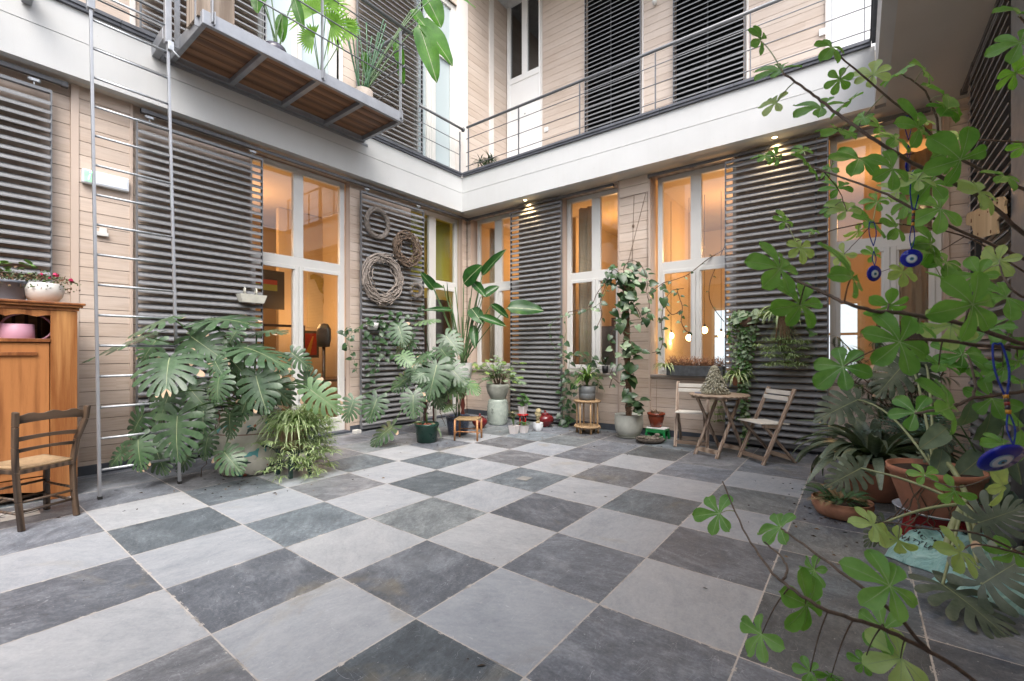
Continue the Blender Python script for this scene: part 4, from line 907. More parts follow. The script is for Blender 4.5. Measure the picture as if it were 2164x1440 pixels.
# flower pots on the cabinet
def toppot(u, v, lb, prof, mat, kind, seed):
    g = random.Random(seed); q = at(u, v, X=-2.16); T = thing('flower_pot', lb, 'plant', (q.x, q.y, zt + .073)); base = T.location; m = MB()
    m.lathe([(.001, 0)] + prof + [(prof[-1][0] - .012, prof[-1][1]), (prof[-1][0] - .02, prof[-1][1] - .03), (.001, prof[-1][1] - .03)], base, 36, rnd=(lambda t, z: .008 * math.sin(z * 260 + t)) if kind == 'pink' else None); m.build('pot', mat, T)
    lv = MB(); c = base + Vector((0, 0, prof[-1][1] - .01)); n = 330
    for k in range(n):
        a = g.uniform(0, 6.28); r = g.random() ** .6 * (.19 if kind == 'pink' else .20); h = g.uniform(.0, .10) * (1.2 - r / .2) + .02 - (.07 * (r > .14) if g.random() < .4 else 0)
        p_ = c + Vector((r * math.cos(a) * .8, r * math.sin(a) * 1.25, h)); d = Vector((g.gauss(0, 1), g.gauss(0, 1), g.gauss(.3, .7))).normalized(); s_ = g.uniform(.012, .022); sx = d.cross(Vector((g.gauss(0, 1), g.gauss(0, 1), g.gauss(0, 1)))).normalized() * s_ * .5
        mi = g.choice((0, 0, 1, 2)) ; lv.add([p_, p_ + d * s_ * .6 + sx, p_ + d * s_ * 1.3, p_ + d * s_ * .6 - sx], [(0, 1, 2, 3)], mi)
    if kind == 'pink':
        for dy, dz, s_ in ((.07, .09, .022), (.17, .055, .018), (-.02, .085, .012), (.03, .06, .009)):
            for j in range(26): a = g.uniform(0, 6.28); e = g.uniform(-.6, 1.4); d = Vector((math.cos(a) * math.cos(e), math.sin(a) * math.cos(e), math.sin(e))); q2 = c + Vector((.06, dy, dz)) + d * s_ * g.uniform(.3, 1); sx = d.orthogonal().normalized() * s_ * .6; sy = d.cross(sx).normalized() * s_ * .6; lv.add([q2 - sx, q2 - sy, q2 + sx, q2 + sy], [(0, 1, 2, 3)], 3)
    else:
        for k in range(26): a = g.uniform(0, 6.28); r = g.uniform(.02, .17); q2 = c + Vector((r * math.cos(a), r * math.sin(a), g.uniform(.10, .2))); n_ = 8; R0 = g.uniform(.018, .032); nn = Vector((g.gauss(0, .4), g.gauss(0, .4), 1)).normalized(); sx = nn.orthogonal().normalized(); sy = nn.cross(sx); lv.add([q2 + sx * R0 * math.cos(t * .785) + sy * R0 * math.sin(t * .785) for t in range(n_)], [tuple(range(n_))], 4)
    lv.build('foliage', [simple('olive_small_leaf', (.06, .10, .03), .6, 0, .3, 30), simple('brown_small_leaf', (.16, .10, .06), .8, 0, .3, 30), simple('rusty_small_leaf', (.12, .06, .03), .8, 0, .3, 30), simple('magenta_petal', (.50, .01, .09), .5), simple('fresh_small_leaf', (.12, .26, .05), .5)], T)
toppot(92, 633, 'white ribbed round pot with magenta flowers on top of the pine cabinet', [(.07, 0), (.09, .01), (.125, .06), (.138, .11), (.128, .16), (.115, .175)], simple('white_ribbed_ceramic', (.60, .59, .56), .5, 0, .05), 'pink', 5)
toppot(22, 632, 'dark grey plastic pot of small-leaved greens at the left on the pine cabinet', [(.085, 0), (.09, .01), (.105, .15), (.112, .152), (.112, .175)], simple('grey_flower_pot', (.10, .115, .14), .6, 0, .1), 'green', 6)
# ================================================================== PLANT KIT
def leafmat(name, lo, hi, rough=.38, tr=.22, sc=14, dust_sheen=0, spec=.5, vein=0):
    b = NB(name); p = b.obj(); n = b.noise(p, sc, 4, .6); n2 = b.noise(p, 2.6, 2)
    f = b.math('ADD', b.math('MULTIPLY', n, .45), b.math('MULTIPLY', n2, .55)); c = b.ramp(f, [(.36, lo), (.64, hi)])
    if dust_sheen: c = b.mix(b.math('MULTIPLY', b.ramp(b.noise(p, 9, 5, .7), [(.35, (0, 0, 0)), (.7, (1, 1, 1))]), dust_sheen), c, (.30, .34, .28, 1))  # pale mottling: dust, and on monstera_green silvery highlights put into the colour
    bs = b.n('BsdfPrincipled', {'Base Color': c, 'Roughness': rough, 'Specular IOR Level': spec, 'Normal': b.bump(b.noise(p, sc * 4, 3), .25, .004)})
    t = b.n('BsdfTranslucent', {'Color': b.mix(1, c, (1.5, 1.7, .7, 1), 'MULTIPLY')}); mx = b.n('MixShader', {0: tr, 1: bs, 2: t}); b.t.links.new(mx.outputs[0], b.out.inputs[0]); return b.mat
L_MON = leafmat('monstera_green', (.015, .042, .016), (.065, .13, .055), .34, .12, 12, .18, .42)
L_MONL = leafmat('monstera_light', (.09, .17, .07), (.17, .28, .13), .4, .25, 12, .2)
L_FIG = leafmat('fig_leaf_green', (.08, .23, .035), (.21, .41, .11), .46, .38, 25)
L_FIGY = leafmat('fig_leaf_pale', (.28, .42, .13), (.44, .56, .25), .5, .32, 25)
L_DARK = leafmat('dark_glossy_leaf', (.008, .03, .009), (.035, .085, .026), .32, .1, 16, .05, .38)
L_BRO = leafmat('bromeliad_leaf', (.035, .065, .03), (.20, .25, .17), .33, .1, 60, .3)
L_MID = leafmat('mid_green_leaf', (.035, .10, .025), (.10, .20, .06), .4, .2, 20)
L_YEL = leafmat('lime_leaf', (.10, .19, .04), (.30, .40, .12), .45, .25, 20)
L_GREY = leafmat('grey_green_leaf', (.14, .22, .13), (.32, .40, .26), .55, .2, 20)
L_STRE = leafmat('strelitzia_leaf', (.008, .04, .008), (.03, .10, .02), .32, .15, 10, 0, .35)
L_BAN = leafmat('banana_leaf_green', (.035, .12, .010), (.09, .23, .03), .35, .38, 10)  # yellower green than the strelitzia leaf, for the balcony plants
L_PALE = leafmat('pale_leaf_stripe', (.42, .48, .30), (.66, .68, .50), .45, .2, 20)
DRY = simple('dry_leaf_edge', (.42, .30, .20), .8, 0, .2, 20)
STEM = simple('green_stem', (.07, .13, .045), .5, 0, .2, 20); STEMB = simple('brown_stem', (.10, .065, .042), .8, 0, .3, 30, .4)
STEML = simple('pale_stem', (.26, .30, .16), .5, 0, .2, 20); SOIL = simple('potting_soil', (.035, .022, .015), .95, 0, .5, 60, .8, 60, bd=.01)
TERRA = simple('terracotta', (.38, .17, .105), .8, 0, .2, 7, .25, 70); WHITEP = simple('white_plastic', (.66, .65, .64), .35, 0, .04, 4, .04)
CEM = simple('cement_pot', (.27, .28, .245), .75, 0, .22, 9, .3, 60); GREYP = simple('grey_pot_plastic', (.12, .13, .135), .45, 0, .08, 6)
def V(*a): return Vector(a)
def basis(p, d, nrm):
    d = Vector(d).normalized(); nrm = Vector(nrm); x = d.cross(nrm)
    if x.length < 1e-4: x = d.orthogonal()
    x.normalize(); z = x.cross(d); return Matrix((( x.x, d.x, z.x, p[0]), (x.y, d.y, z.y, p[1]), (x.z, d.z, z.z, p[2]), (0, 0, 0, 1)))
def lerp(a, b, t): return a + (b - a) * t
def monstera(mb, M, L, rng, droop=.22, m=0, dry=0, W=1.0, N=8):
    ph = rng.uniform(0, 6); gap = [rng.uniform(.15, .34) for _ in range(2 * N + 2)]
    lens = [.42, .52, .56, .54, .49, .42, .34, .26, .2]; qs = (0, .18, .36, .5, .66, .82, .94, 1.0)
    for s in (-1, 1):
        def cen(k, q):
            kk = max(-0.5, min(N - 1, k)); i = max(0, min(N - 1, int(round(kk)))); th = R_(-52 + (52 + 66) * (kk / (N - 1)) ** .85 if kk > 0 else -58)
            Lk = (lens[i] if abs(kk - i) < .01 else .36) * L * W; t = .80 * (max(kk, 0) / (N - 1)) ** 1.05; th += R_(16) * q
            return V(s * Lk * q * math.cos(th), t * L + Lk * q * math.sin(th), 0), t
        for k in range(N):
            rows = []
            for q in qs:
                c, t = cen(k, q); lo = cen(k - 1, q)[0].lerp(c, .5) if k else c + (c - cen(1, q)[0]) * (.42 if q > .05 else .2)
                hi = cen(k + 1, q)[0].lerp(c, .5) if k < N - 1 else V(0, L * (.80 + .2 * q), 0)
                g = gap[k * 2 + (s > 0)]
                w = 1 if q <= g else lerp(1, .70, min(1, (q - g) / .2))
                if q > .9: w *= .72 if q < .97 else .25
                if k == N - 1:
                    lo = c.lerp(lo, w); c = lo.lerp(hi, .5)
                else: lo = c.lerp(lo, w); hi = c.lerp(hi, w)
                rows.append([lo, c, hi])
            vs = []
            for (lo, c, hi), q in zip(rows, qs):
                for j, P in enumerate((lo, c, hi)):
                    r = abs(P.x) / L; y = P.y / L
                    z = -droop * (max(0, y) ** 2) * L - droop * 1.1 * r * r * L * 1.6 + .05 * r * L + .012 * L * math.sin(k * 2.4 + ph + q * 5) * q + (.010 * L if j == 1 else 0) * q
                    if y < 0: z -= .25 * y * y * L
                    vs.append(M @ V(P.x, P.y, z))
            n = len(qs); dd = dry and rng.random() < dry
            for i in range(n - 1):
                mm = 1 if (dd and i >= n - 2 - (k % 2)) else m
                b = 3 * i
                f = [(b, b + 1, b + 4, b + 3), (b + 1, b + 2, b + 5, b + 4)]
                mb.add([vs[x] for x in range(b, b + 6)], [(0, 1, 4, 3), (1, 2, 5, 4)] if s > 0 else [(0, 3, 4, 1), (1, 4, 5, 2)], mm, True)
    # pale midrib
    vs = []
    for i in range(6):
        t = i / 5; w = .010 * L * (1 - t * .8); z = -droop * t * t * L + .006 * L; vs += [M @ V(-w, t * L, z), M @ V(w, t * L, z)]
    mb.add(vs, [(2 * i, 2 * i + 1, 2 * i + 3, 2 * i + 2) for i in range(5)], 2, True)
def lobed(mb, M, R, rng, n=6, m=0, cup=.12, vein=None):
    a0 = rng.uniform(-8, 8); span = 285 if n > 5 else 240
    for k in range(n):
        th = R_(90 - span / 2 + span * k / (n - 1) + a0 + rng.uniform(-7, 7)); mid = 1 - abs(k - (n - 1) / 2) / ((n - 1) / 2) * .28
        Lk = R * mid * rng.uniform(.86, 1.08); w = Lk * rng.uniform(.25, .32); d = V(math.cos(th), math.sin(th), 0); pr = V(-d.y, d.x, 0); bend = rng.uniform(.15, .42); tw = rng.uniform(-.25, .25)
        vs = []; prof = ((0, .12), (.15, .28), (.32, .50), (.5, .80), (.66, 1.0), (.8, .96), (.92, .72), (1, .16))
        for q, pw in prof:
            for j in (-1, -.5, 0, .5, 1):
                P = d * (Lk * q) + pr * (w * pw * j); z = Lk * (cup * q * 1.2 - bend * q * q) + abs(j) * w * .30 * min(1, q * 3) - (.05 * w if abs(j) == 1 else 0) + tw * j * w * q
                z += (.02 + .0015 * k) * R * (1 - q); vs.append(M @ V(P.x, P.y, z + .006 * R * math.sin(q * 22 + k) * abs(j)))
        mb.add(vs, [(5 * i + j, 5 * i + j + 1, 5 * i + j + 6, 5 * i + j + 5) for i in range(len(prof) - 1) for j in range(4)], m, True)
        if vein is not None:
            e = M.to_3x3() @ pr; nz = M.to_3x3() @ V(0, 0, 1)
            for sg in (1, -1):
                mid = [vs[5 * i + 2] + nz * (.004 * R * sg) for i in range(len(prof) - 1)]; q_ = []
                for i, P in enumerate(mid): q_ += [P - e * (.012 * R * (1 - i / 8)), P + e * (.012 * R * (1 - i / 8))]
                mb.add(q_, [(2 * i, 2 * i + 1, 2 * i + 3, 2 * i + 2) for i in range(len(mid) - 1)], vein, True)
def strap(mb, p, az, L, el0, el1, w, rng, m=0, stripe=None, n=9, tw=0, fold=.3, tip=.1):
    """arching strap leaf; el0/el1 start and end elevation in degrees"""
    P = V(*p); h = V(math.cos(az), math.sin(az), 0); side = V(-h.y, h.x, 0); vs = []; cols = (-1, -.4, .4, 1) if stripe is not None else (-1, 0, 1); nc = len(cols)
    az2 = az
    for i in range(n + 1):
        t = i / n; el = R_(el0 + (el1 - el0) * t); d = h * math.cos(el) + V(0, 0, math.sin(el)); up = h * -math.sin(el) + V(0, 0, math.cos(el))
        ww = w * (min(1, .55 + t * 2.2) if t < .25 else 1) * (1 - max(0, (t - .45) / .55) ** 1.6 * (1 - tip)); sd = side * math.cos(tw * t) + up * math.sin(tw * t)
        for c in cols: vs.append(P + sd * (c * ww / 2) + up * (abs(c) * ww * fold * .5))
        P = P + d * (L / n)
    fs = [(i * nc + j, i * nc + j + 1, (i + 1) * nc + j + 1, (i + 1) * nc + j) for i in range(n) for j in range(nc - 1)]
    b = len(mb.v); mb.add(vs, fs, m, True)
    if stripe is not None:
        for k in range(len(fs)):
            if k % 3 == 1: mb.m[len(mb.m) - len(fs) + k] = stripe
    return P
def paddle(mb, M, L, W, droop=.25, fold=.35, m=0, n=9, wave=.02, rng=random):
    vs = []; ph = rng.uniform(0, 6)
    for i in range(n + 1):
        t = i / n; w = W * (math.sin(math.pi * min(1, t ** .72 * 1.0)) ** .62 if 0 < t < 1 else .02)
        for j in (-1, -.55, 0, .55, 1):
            vs.append(M @ V(j * w / 2, t * L, -droop * t * t * L + abs(j) * w * fold * .5 + wave * L * math.sin(t * 13 + ph + j) * abs(j)))
    mb.add(vs, [(5 * i + j, 5 * i + j + 1, 5 * i + j + 6, 5 * i + j + 5) for i in range(n) for j in range(4)], m, True)
    mb.add([M @ V(s * W * .014, t * L, -droop * t * t * L + .004) for t in (0, .25, .5, .75, 1) for s in (-1, 1)], [(2 * i, 2 * i + 1, 2 * i + 3, 2 * i + 2) for i in range(4)], 2, True)
def heart(mb, M, L, m=0, fold=.25):
    pr = ((-.14, .30), (0, .42), (.2, .47), (.45, .40), (.7, .25), (.88, .11), (1, .01)); vs = []
    for t, w in pr:
        for j in (-1, 0, 1): vs.append(M @ V(j * w * L, (t if j or t > 0 else 0) * L, abs(j) * w * L * fold - .18 * L * t * t))
    mb.add(vs, [(3 * i + j, 3 * i + j + 1, 3 * i + j + 4, 3 * i + j + 3) for i in range(len(pr) - 1) for j in range(2)], m, True)
def curve(p, q, sag=0, n=10, jit=0, rng=random, side=None):
    p, q = Vector(p), Vector(q); out = []
    for i in range(n + 1):
        t = i / n; P = p.lerp(q, t) + V(0, 0, -sag * 4 * t * (1 - t))
        if side is not None: P += Vector(side) * (4 * t * (1 - t))
        if jit and 0 < i < n: P += V(rng.uniform(-jit, jit), rng.uniform(-jit, jit), rng.uniform(-jit, jit))
        out.append(P)
    return out
def smooth(pts, k=4):
    pts = [Vector(p) for p in pts]; out = []
    for i in range(len(pts) - 1):
        p0 = pts[max(i - 1, 0)]; p1 = pts[i]; p2 = pts[i + 1]; p3 = pts[min(i + 2, len(pts) - 1)]
        for j in range(k):
            t = j / k; out.append(.5 * ((2 * p1) + (-p0 + p2) * t + (2 * p0 - 5 * p1 + 4 * p2 - p3) * t * t + (-p0 + 3 * p1 - 3 * p2 + p3) * t ** 3))
    out.append(pts[-1]); return out
def vine(mbv, mbl, pts, r, rng, size=.07, step=.08, m=0, m2=None, p2=0, spread=.03):
    pts = smooth(pts, 5); mbv.tube(pts, r, 5); acc = 0; s = 1
    for a, b in zip(pts, pts[1:]):
        acc += (b - a).length
        if acc > step:
            acc = rng.uniform(-.3, .3) * step; s = -s; L = size * rng.uniform(.65, 1.15)
            d = (CR * s * rng.uniform(.3, 1) + V(0, 0, rng.uniform(-.9, .2)) - CF * rng.uniform(.1, .6)); off = d.normalized() * rng.uniform(.4, 1) * spread
            nrm = V(0, 0, 1) * rng.uniform(.2, 1) - CF * rng.uniform(.4, 1) + CR * rng.uniform(-.4, .4); mbv.tube([a, a + off], r * .7, 4)
            heart(mbl, basis(a + off, d, nrm), L, (m2 if (m2 is not None and rng.random() < p2) else m))
def petiole(mb, a, b, r, arch=.25, n=8, m=0):
    a, b = Vector(a), Vector(b); pts = []; L = (b - a).length
    for i in range(n + 1):
        t = i / n; P = a.lerp(b, t) + V(0, 0, arch * L * math.sin(math.pi * t) * .5); pts.append(P)
    mb.tube(pts, [r * (1 - .35 * i / n) for i in range(n + 1)], 6, m); return pts
def pot(prof, name, mat, T, n=36, wall=.012, soil=None, rnd=None):
    """lathe pot from outer profile [(r,z)...] bottom to top, with inner wall and soil"""
    base = T.location; top_r, top_z = prof[-1]; m = MB()
    full = [(.001, prof[0][1])] + list(prof) + [(top_r - wall, top_z), (top_r - wall - .004, top_z - .05), (.001, top_z - .055)]
    m.lathe(full, base, n, rnd=rnd); o = m.build(name, mat, T)
    if soil is not False:
        s = MB(); rr = top_r - wall - .003; s.lathe([(.001, 0), (rr, -.002), (rr, .004), (rr * .7, .012), (rr * .3, .01), (.001, .014)], base + V(0, 0, top_z - .038), 24, rnd=lambda t, z: .03 * math.sin(7 * t)); s.build('soil', SOIL, T)
    return o
def leaf_px(mb, a, tip, rng, kind='mon', D=5, D2=None, scale=1.0, m=0, nup=.45, **k):
    A = at(a[0], a[1], D=D); Bq = at(tip[0], tip[1], D=D2 or D); d = Bq - A; nrm = V(0, 0, 1) * nup - CF * (1 - nup) + CR * rng.uniform(-.15, .15)
    L = d.length * scale; M = basis(A, d, nrm)
    if kind == 'mon': monstera(mb, M, L, rng, m=m, **k)
    return A

L_SPI = leafmat('spider_leaf_green', (.12, .23, .06), (.32, .44, .18), .42, .3, 20)
# ================================================================== PLANTS (left and middle)
rng = random.Random(11)
# big monstera in painted drum pot
MT = thing('monstera', 'huge spreading monstera in a painted drum pot between ladder and spider plant', 'plant', (-1.60, .72, 0))
b = NB('painted_pot'); p_ = b.obj(); base_ = b.ramp(b.noise(p_, 5, 5, .6), [(.35, (.44, .42, .36)), (.65, (.60, .58, .52))])
f1 = b.ramp(b.noise(b.mapping(p_, (1, 1, 1.4)), 6.5, 2, .4, .6), [(.60, (0, 0, 0)), (.62, (1, 1, 1))]); f2 = b.ramp(b.noise(b.mapping(p_, loc=(4, 2, 1)), 8, 2, .4, .6), [(.64, (0, 0, 0)), (.66, (1, 1, 1))]); f3 = b.ramp(b.noise(b.mapping(p_, loc=(9, 5, 3)), 9, 2, .4, .5), [(.66, (0, 0, 0)), (.68, (1, 1, 1))])
zz = b.n('SeparateXYZ', {0: p_}).outputs[2]; c_ = b.mix(f1, base_, (.03, .06, .05, 1)); c_ = b.mix(f2, c_, (.10, .32, .34, 1)); c_ = b.mix(f3, c_, (.34, .07, .04, 1)); c_ = b.mix(b.math('MULTIPLY', b.math('LESS_THAN', b.math('ABSOLUTE', b.math('SUBTRACT', zz, .44)), .006), .8), c_, (.16, .05, .03, 1))
b.pbr(c_, .55); POTP = b.mat
pot([(.27, .0), (.30, .015), (.335, .15), (.345, .32), (.335, .46), (.30, .60), (.29, .64), (.31, .67)], 'pot', POTP, MT)
lv = MB(); st = MB(); P0 = MT.location
L = [((440, 676), (545, 668), 4.5, 4.3), ((362, 672), (255, 700), 4.3, 4.1), ((311, 712), (163, 755), 4.35, 4.2), ((358, 757), (345, 812), 4.0, 3.75), ((517, 735), (613, 760), 4.3, 4.2), ((463, 800), (452, 846), 4.05, 3.95),
 ((541, 795), (560, 872), 4.2, 4.05), ((358, 832), (330, 897), 4.1, 4.0), ((375, 880), (366, 976), 4.0, 3.9), ((292, 930), (292, 996), 4.2, 4.1), ((264, 950), (224, 990), 4.4, 4.35), ((474, 956), (505, 996), 4.3, 4.2), ((486, 876), (482, 930), 4.35, 4.3),
 ((543, 703), (603, 694), 4.6, 4.5), ((617, 747), (658, 780), 4.5, 4.5), ((404, 712), (462, 752), 4.4, 4.25), ((455, 765), (470, 795), 4.2, 4.1), ((440, 925), (425, 972), 4.5, 4.4), ((300, 880), (258, 940), 4.5, 4.5),
 ((400, 820), (440, 870), 4.6, 4.5), ((330, 720), (290, 770), 4.7, 4.6), ((480, 750), (520, 800), 4.7, 4.6), ((560, 800), (612, 850), 4.7, 4.6), ((370, 800), (300, 850), 4.7, 4.7), ((420, 700), (380, 745), 4.8, 4.7), ((500, 700), (470, 740), 4.9, 4.8),
 ((590, 790), (585, 860), 4.9, 4.8), ((400, 960), (372, 1000), 4.6, 4.5), ((330, 950), (345, 1000), 4.4, 4.3), ((430, 870), (425, 920), 4.2, 4.1), ((520, 850), (500, 900), 4.4, 4.3)]
WI = [.85, .95, .8, 1.5, .9, 1.3, 1.0, 1.0, 1.05, 1.0, .9, 1.0, 1.0, 1.0, .85] + [1] * 20
for i, (a, t, D, D2) in enumerate(L):
    n_up = .75 if i in (0, 1, 2, 3, 4, 13) else .35
    A = leaf_px(lv, a, t, rng, D=D, D2=D2, m=0, nup=n_up, dry=.16, W=WI[i], scale=.98, droop=rng.uniform(.08, .3))
    r0 = P0 + V(rng.uniform(-.12, .12), rng.uniform(-.12, .12), .62); petiole(st, r0, A, .011, .25)
# pale drooping leaf on the right
A = leaf_px(lv, (656, 824), (712, 866), rng, D=4.4, D2=4.35, m=3, nup=.3, dry=.5, W=.8, scale=1.15); petiole(st, P0 + V(.05, .1, .62), A, .012, .35)
A = leaf_px(lv, (656, 824), (640, 760), rng, D=4.6, D2=4.6, m=0, nup=.2, scale=.8)
lv.build('foliage', [L_MON, DRY, STEML, L_MONL], MT); st.build('stem', STEM, MT)
m = MB()
for k in range(9): a = P0 + V(rng.uniform(-.1, .1), rng.uniform(-.1, .1), .6); m.tube(curve(a, a + V(rng.uniform(-.3, .3), rng.uniform(-.2, .2), rng.uniform(.1, .5)), 0, 8, .03, rng), .012, 6)
for k in range(7): a = P0 + V(rng.uniform(-.3, .3), -.2 + rng.uniform(-.2, .1), .7); m.tube(curve(a, (a.x + rng.uniform(-.2, .2), a.y + rng.uniform(-.15, .15), .02), 0, 10, .02, rng), .004, 4)
m.build('aerial_root', STEMB, MT)
# spider plant on a dark green stool
SP = thing('spider_plant', 'bushy variegated spider plant cascading to the floor from a wooden pot beside the drum pot', 'plant', (-1.06, .92, .27))
pot([(.10, 0), (.125, .02), (.15, .22), (.155, .27)], 'pot', wood('pot_staves', (.18, .10, .06), (.36, .24, .15), 1, 'Z', .6, 20), SP)
def spider(mb, c, n, L, w, rng, el=(75, -75), lim=None, stripe=1, flat=0):
    for k in range(n):
        az = rng.uniform(0, 2 * math.pi); l = L * rng.uniform(.6, 1.1); e0 = rng.uniform(25, el[0]); strap(mb, (c[0] + .02 * math.cos(az), c[1] + .02 * math.sin(az), c[2]), az, l, e0, el[1] - rng.uniform(0, 20), w * rng.uniform(.7, 1.1), rng, 0, stripe, 8, rng.uniform(-.4, .4))
lv = MB(); c0 = SP.location + V(0, 0, .26); spider(lv, c0, 190, .46, .026, rng, (85, -75)); 
st = MB()
for k in range(130):
    az = rng.gauss(R_(25), .85); r = rng.uniform(.16, .40); zz_ = rng.uniform(-.42, .2) * 1.0; q = c0 + V(r * math.cos(az), r * math.sin(az), zz_ - .12 * (r > .3))
    if q.z < .03: q.z = rng.uniform(.03, .08)
    st.tube(curve(c0, q, -.08, 6), .002, 4); spider(lv, q, 12, .12, .012, rng, (70, -60), stripe=1)
lv.build('foliage', [L_SPI, L_PALE], SP); st.build('runner', STEML, SP)
SS = thing('green_stool', 'small dark green wooden stool under the spider plant', 'stool', (-1.06, .92, 0)); gp = SS.location; GW = simple('dark_green_paint', (.025, .055, .05), .5)
for sx in (-1, 1):
    for sy in (-1, 1): m = MB(); m.bar((gp.x + sx * .13, gp.y + sy * .1, 0), (gp.x + sx * .12, gp.y + sy * .09, .245), .035, .03); m.build('leg', GW, SS, bevel=.003)
MB().cbox((gp.x, gp.y, .257), (.32, .26, .025)).build('seat', GW, SS, bevel=.004)
m = MB()
for sx in (-1, 1): m.cbox((gp.x + sx * .125, gp.y, .1), (.02, .17, .03)); m.cbox((gp.x, gp.y + sx * .095, .13), (.22, .02, .03))
m.build('stretcher', GW, SS)
# low potted plant behind, near the french door
BP = thing('small_shrub', 'dark leafy plant in a low dark pot behind the spider plant', 'plant', tuple(at(606, 925, Z=0))); pot([(.12, 0), (.15, .1), (.17, .26)], 'pot', simple('dark_bowl', (.03, .035, .045), .4), BP)
lv = MB()
for k in range(60): d = V(rng.gauss(0, 1), rng.gauss(0, 1), rng.uniform(.3, 1.6)).normalized(); q = BP.location + V(0, 0, .25) + d * rng.uniform(.1, .38); paddle(lv, basis(q, d + V(0, 0, -.3), (rng.gauss(0, .4), rng.gauss(0, .4), 1)), .11, .05, rng=rng)
lv.build('foliage', [L_DARK, DRY, STEM], BP)
# hanging rail planter on the left shutter
HP = thing('hanging_planter', 'empty white rail planter hooked on the wide shutter above the monstera', 'planter', tuple(at(532, 640, X=PL + .09))); hp = HP.location
m = MB(); pr = [(-.06, 0), (.06, 0), (.085, .10), (-.085, .10)]; x0 = hp.x
vs = [(x0 + a * .8, hp.y + s * (.13 if b_ == 0 else .16), hp.z + b_) for s in (-1, 1) for a, b_ in pr]; m.add(vs, [(0, 1, 2, 3), (7, 6, 5, 4), (0, 4, 5, 1), (1, 5, 6, 2), (3, 7, 4, 0)]); m.build('trough', simple('cream_metal', (.55, .54, .47), .5), HP, thick=.006)
m = MB()
for s in (-.07, .07): m.tube([(x0 - .07, hp.y + s, hp.z + .05), (x0 - .06, hp.y + s, hp.z + .17), (x0 - .03, hp.y + s, hp.z + .19), (x0 - .02, hp.y + s, hp.z + .17), (x0 - .02, hp.y + s, hp.z + .1)], .01, 8)
m.build('hook', simple('cream_metal', (.55, .54, .47), .5), HP)
# wreaths on shutter 3
TW = simple('twig_bark', (.15, .105, .075), .85, 0, .35, 30, .5); TW2 = simple('grey_twig', (.19, .165, .145), .85, 0, .3, 30, .5); TW3 = simple('bleached_twig', (.27, .23, .20), .85, 0, .25, 30, .5)
def wreath(u, v, rw, rh, label, mat, style, seed):
    g = random.Random(seed); X = PL + .07; c = at(u, v, X=X); T = thing('twig_wreath', label, 'wreath', tuple(c), 'twig wreaths hung on the louvre shutter'); m = MB()
    top = at(u, v - rh, X=X); R0 = abs(top.z - c.z); 
    if style == 'twist':
        for k in range(34):
            ph = g.uniform(0, 6.28); n = 60; rr = R0 * .20 * g.uniform(.75, 1.1); pts = []
            for i in range(n + 1):
                t = 2 * math.pi * i / n; a = 5 * t + ph; Rm = R0 * .78 + rr * .62 * math.cos(a); pts.append((c.x + rr * .55 * math.sin(a), c.y + Rm * .92 * math.cos(t), c.z + Rm * math.sin(t)))
            m.tube(pts, .006, 5)
    elif style == 'weave':
        for k in range(130):
            t0 = g.uniform(0, 6.28); ln = g.uniform(.5, 1.3); pts = []; r1, r2 = g.choice((.56, .98)), g.choice((.56, .98)); x1 = g.uniform(-.03, .05)
            for i in range(9): q = i / 8; t = t0 + ln * q; Rm = R0 * (r1 + (r2 - r1) * q + .03 * math.sin(q * 9 + k)); pts.append((c.x + x1 + .03 * math.sin(q * 3.1), c.y + Rm * .92 * math.cos(t), c.z + Rm * math.sin(t)))
            m.tube(pts, .0075, 5)
    elif style == 'loose':
        for k in range(22):
            ph = g.uniform(0, 6.28); pts = []; R1 = R0 * g.uniform(.62, .96); ecc = g.uniform(.04, .1); ed = g.uniform(0, 6.28); n = 34; full = g.uniform(.7, 1.05)
            for i in range(n + 1):
                t = ph + 2 * math.pi * full * i / n; Rm = R1 + R0 * (ecc * math.cos(t - ed) + .035 * math.sin(5 * t + k) + .02 * math.sin(11 * t + k * 2)); pts.append((c.x + .03 * math.sin(3 * t + k) + g.uniform(-.006, .006), c.y + Rm * .92 * math.cos(t) + g.uniform(-.008, .008), c.z + Rm * math.sin(t) + g.uniform(-.008, .008)))
            m.tube(pts, g.uniform(.007, .013), 6)
        for k in range(40): t = g.uniform(0, 6.28); Rm = R0 * g.uniform(.65, 1.0); a = V(c.x + .02, c.y + Rm * .92 * math.cos(t), c.z + Rm * math.sin(t)); m.tube([a, a + V(g.uniform(0, .04), g.uniform(-.08, .08), g.uniform(-.08, .08))], [.008, .005], 5)
    else:
        for k in range(150): t = g.uniform(0, 6.28); Rm = R0 * g.uniform(.6, .9); a = V(c.x, c.y + R0 * .52 * math.cos(t), c.z + R0 * .52 * math.sin(t)); b_ = V(c.x + g.uniform(0, .05), c.y + R0 * .98 * math.cos(t + g.uniform(-.2, .2)), c.z + R0 * .98 * math.sin(t + g.uniform(-.2, .2))); m.tube([a, (a + b_) / 2 + V(.035, 0, 0), b_], .006, 5)
    m.build('twigs', mat, T)
wreath(798, 472, 31, 37, 'tightly twisted oval grey twig wreath, highest on the shutter', TW2, 'twist', 1)
wreath(859, 527, 32, 38, 'brown woven twig wreath at the right shutter edge', TW, 'weave', 2)
wreath(810, 589, 45, 56, 'largest wreath of loose bleached thick twigs', TW3, 'loose', 3)
wreath(878, 615, 14, 17, 'smallest ring wreath of short twigs below the brown woven one', TW2, 'spike', 4)
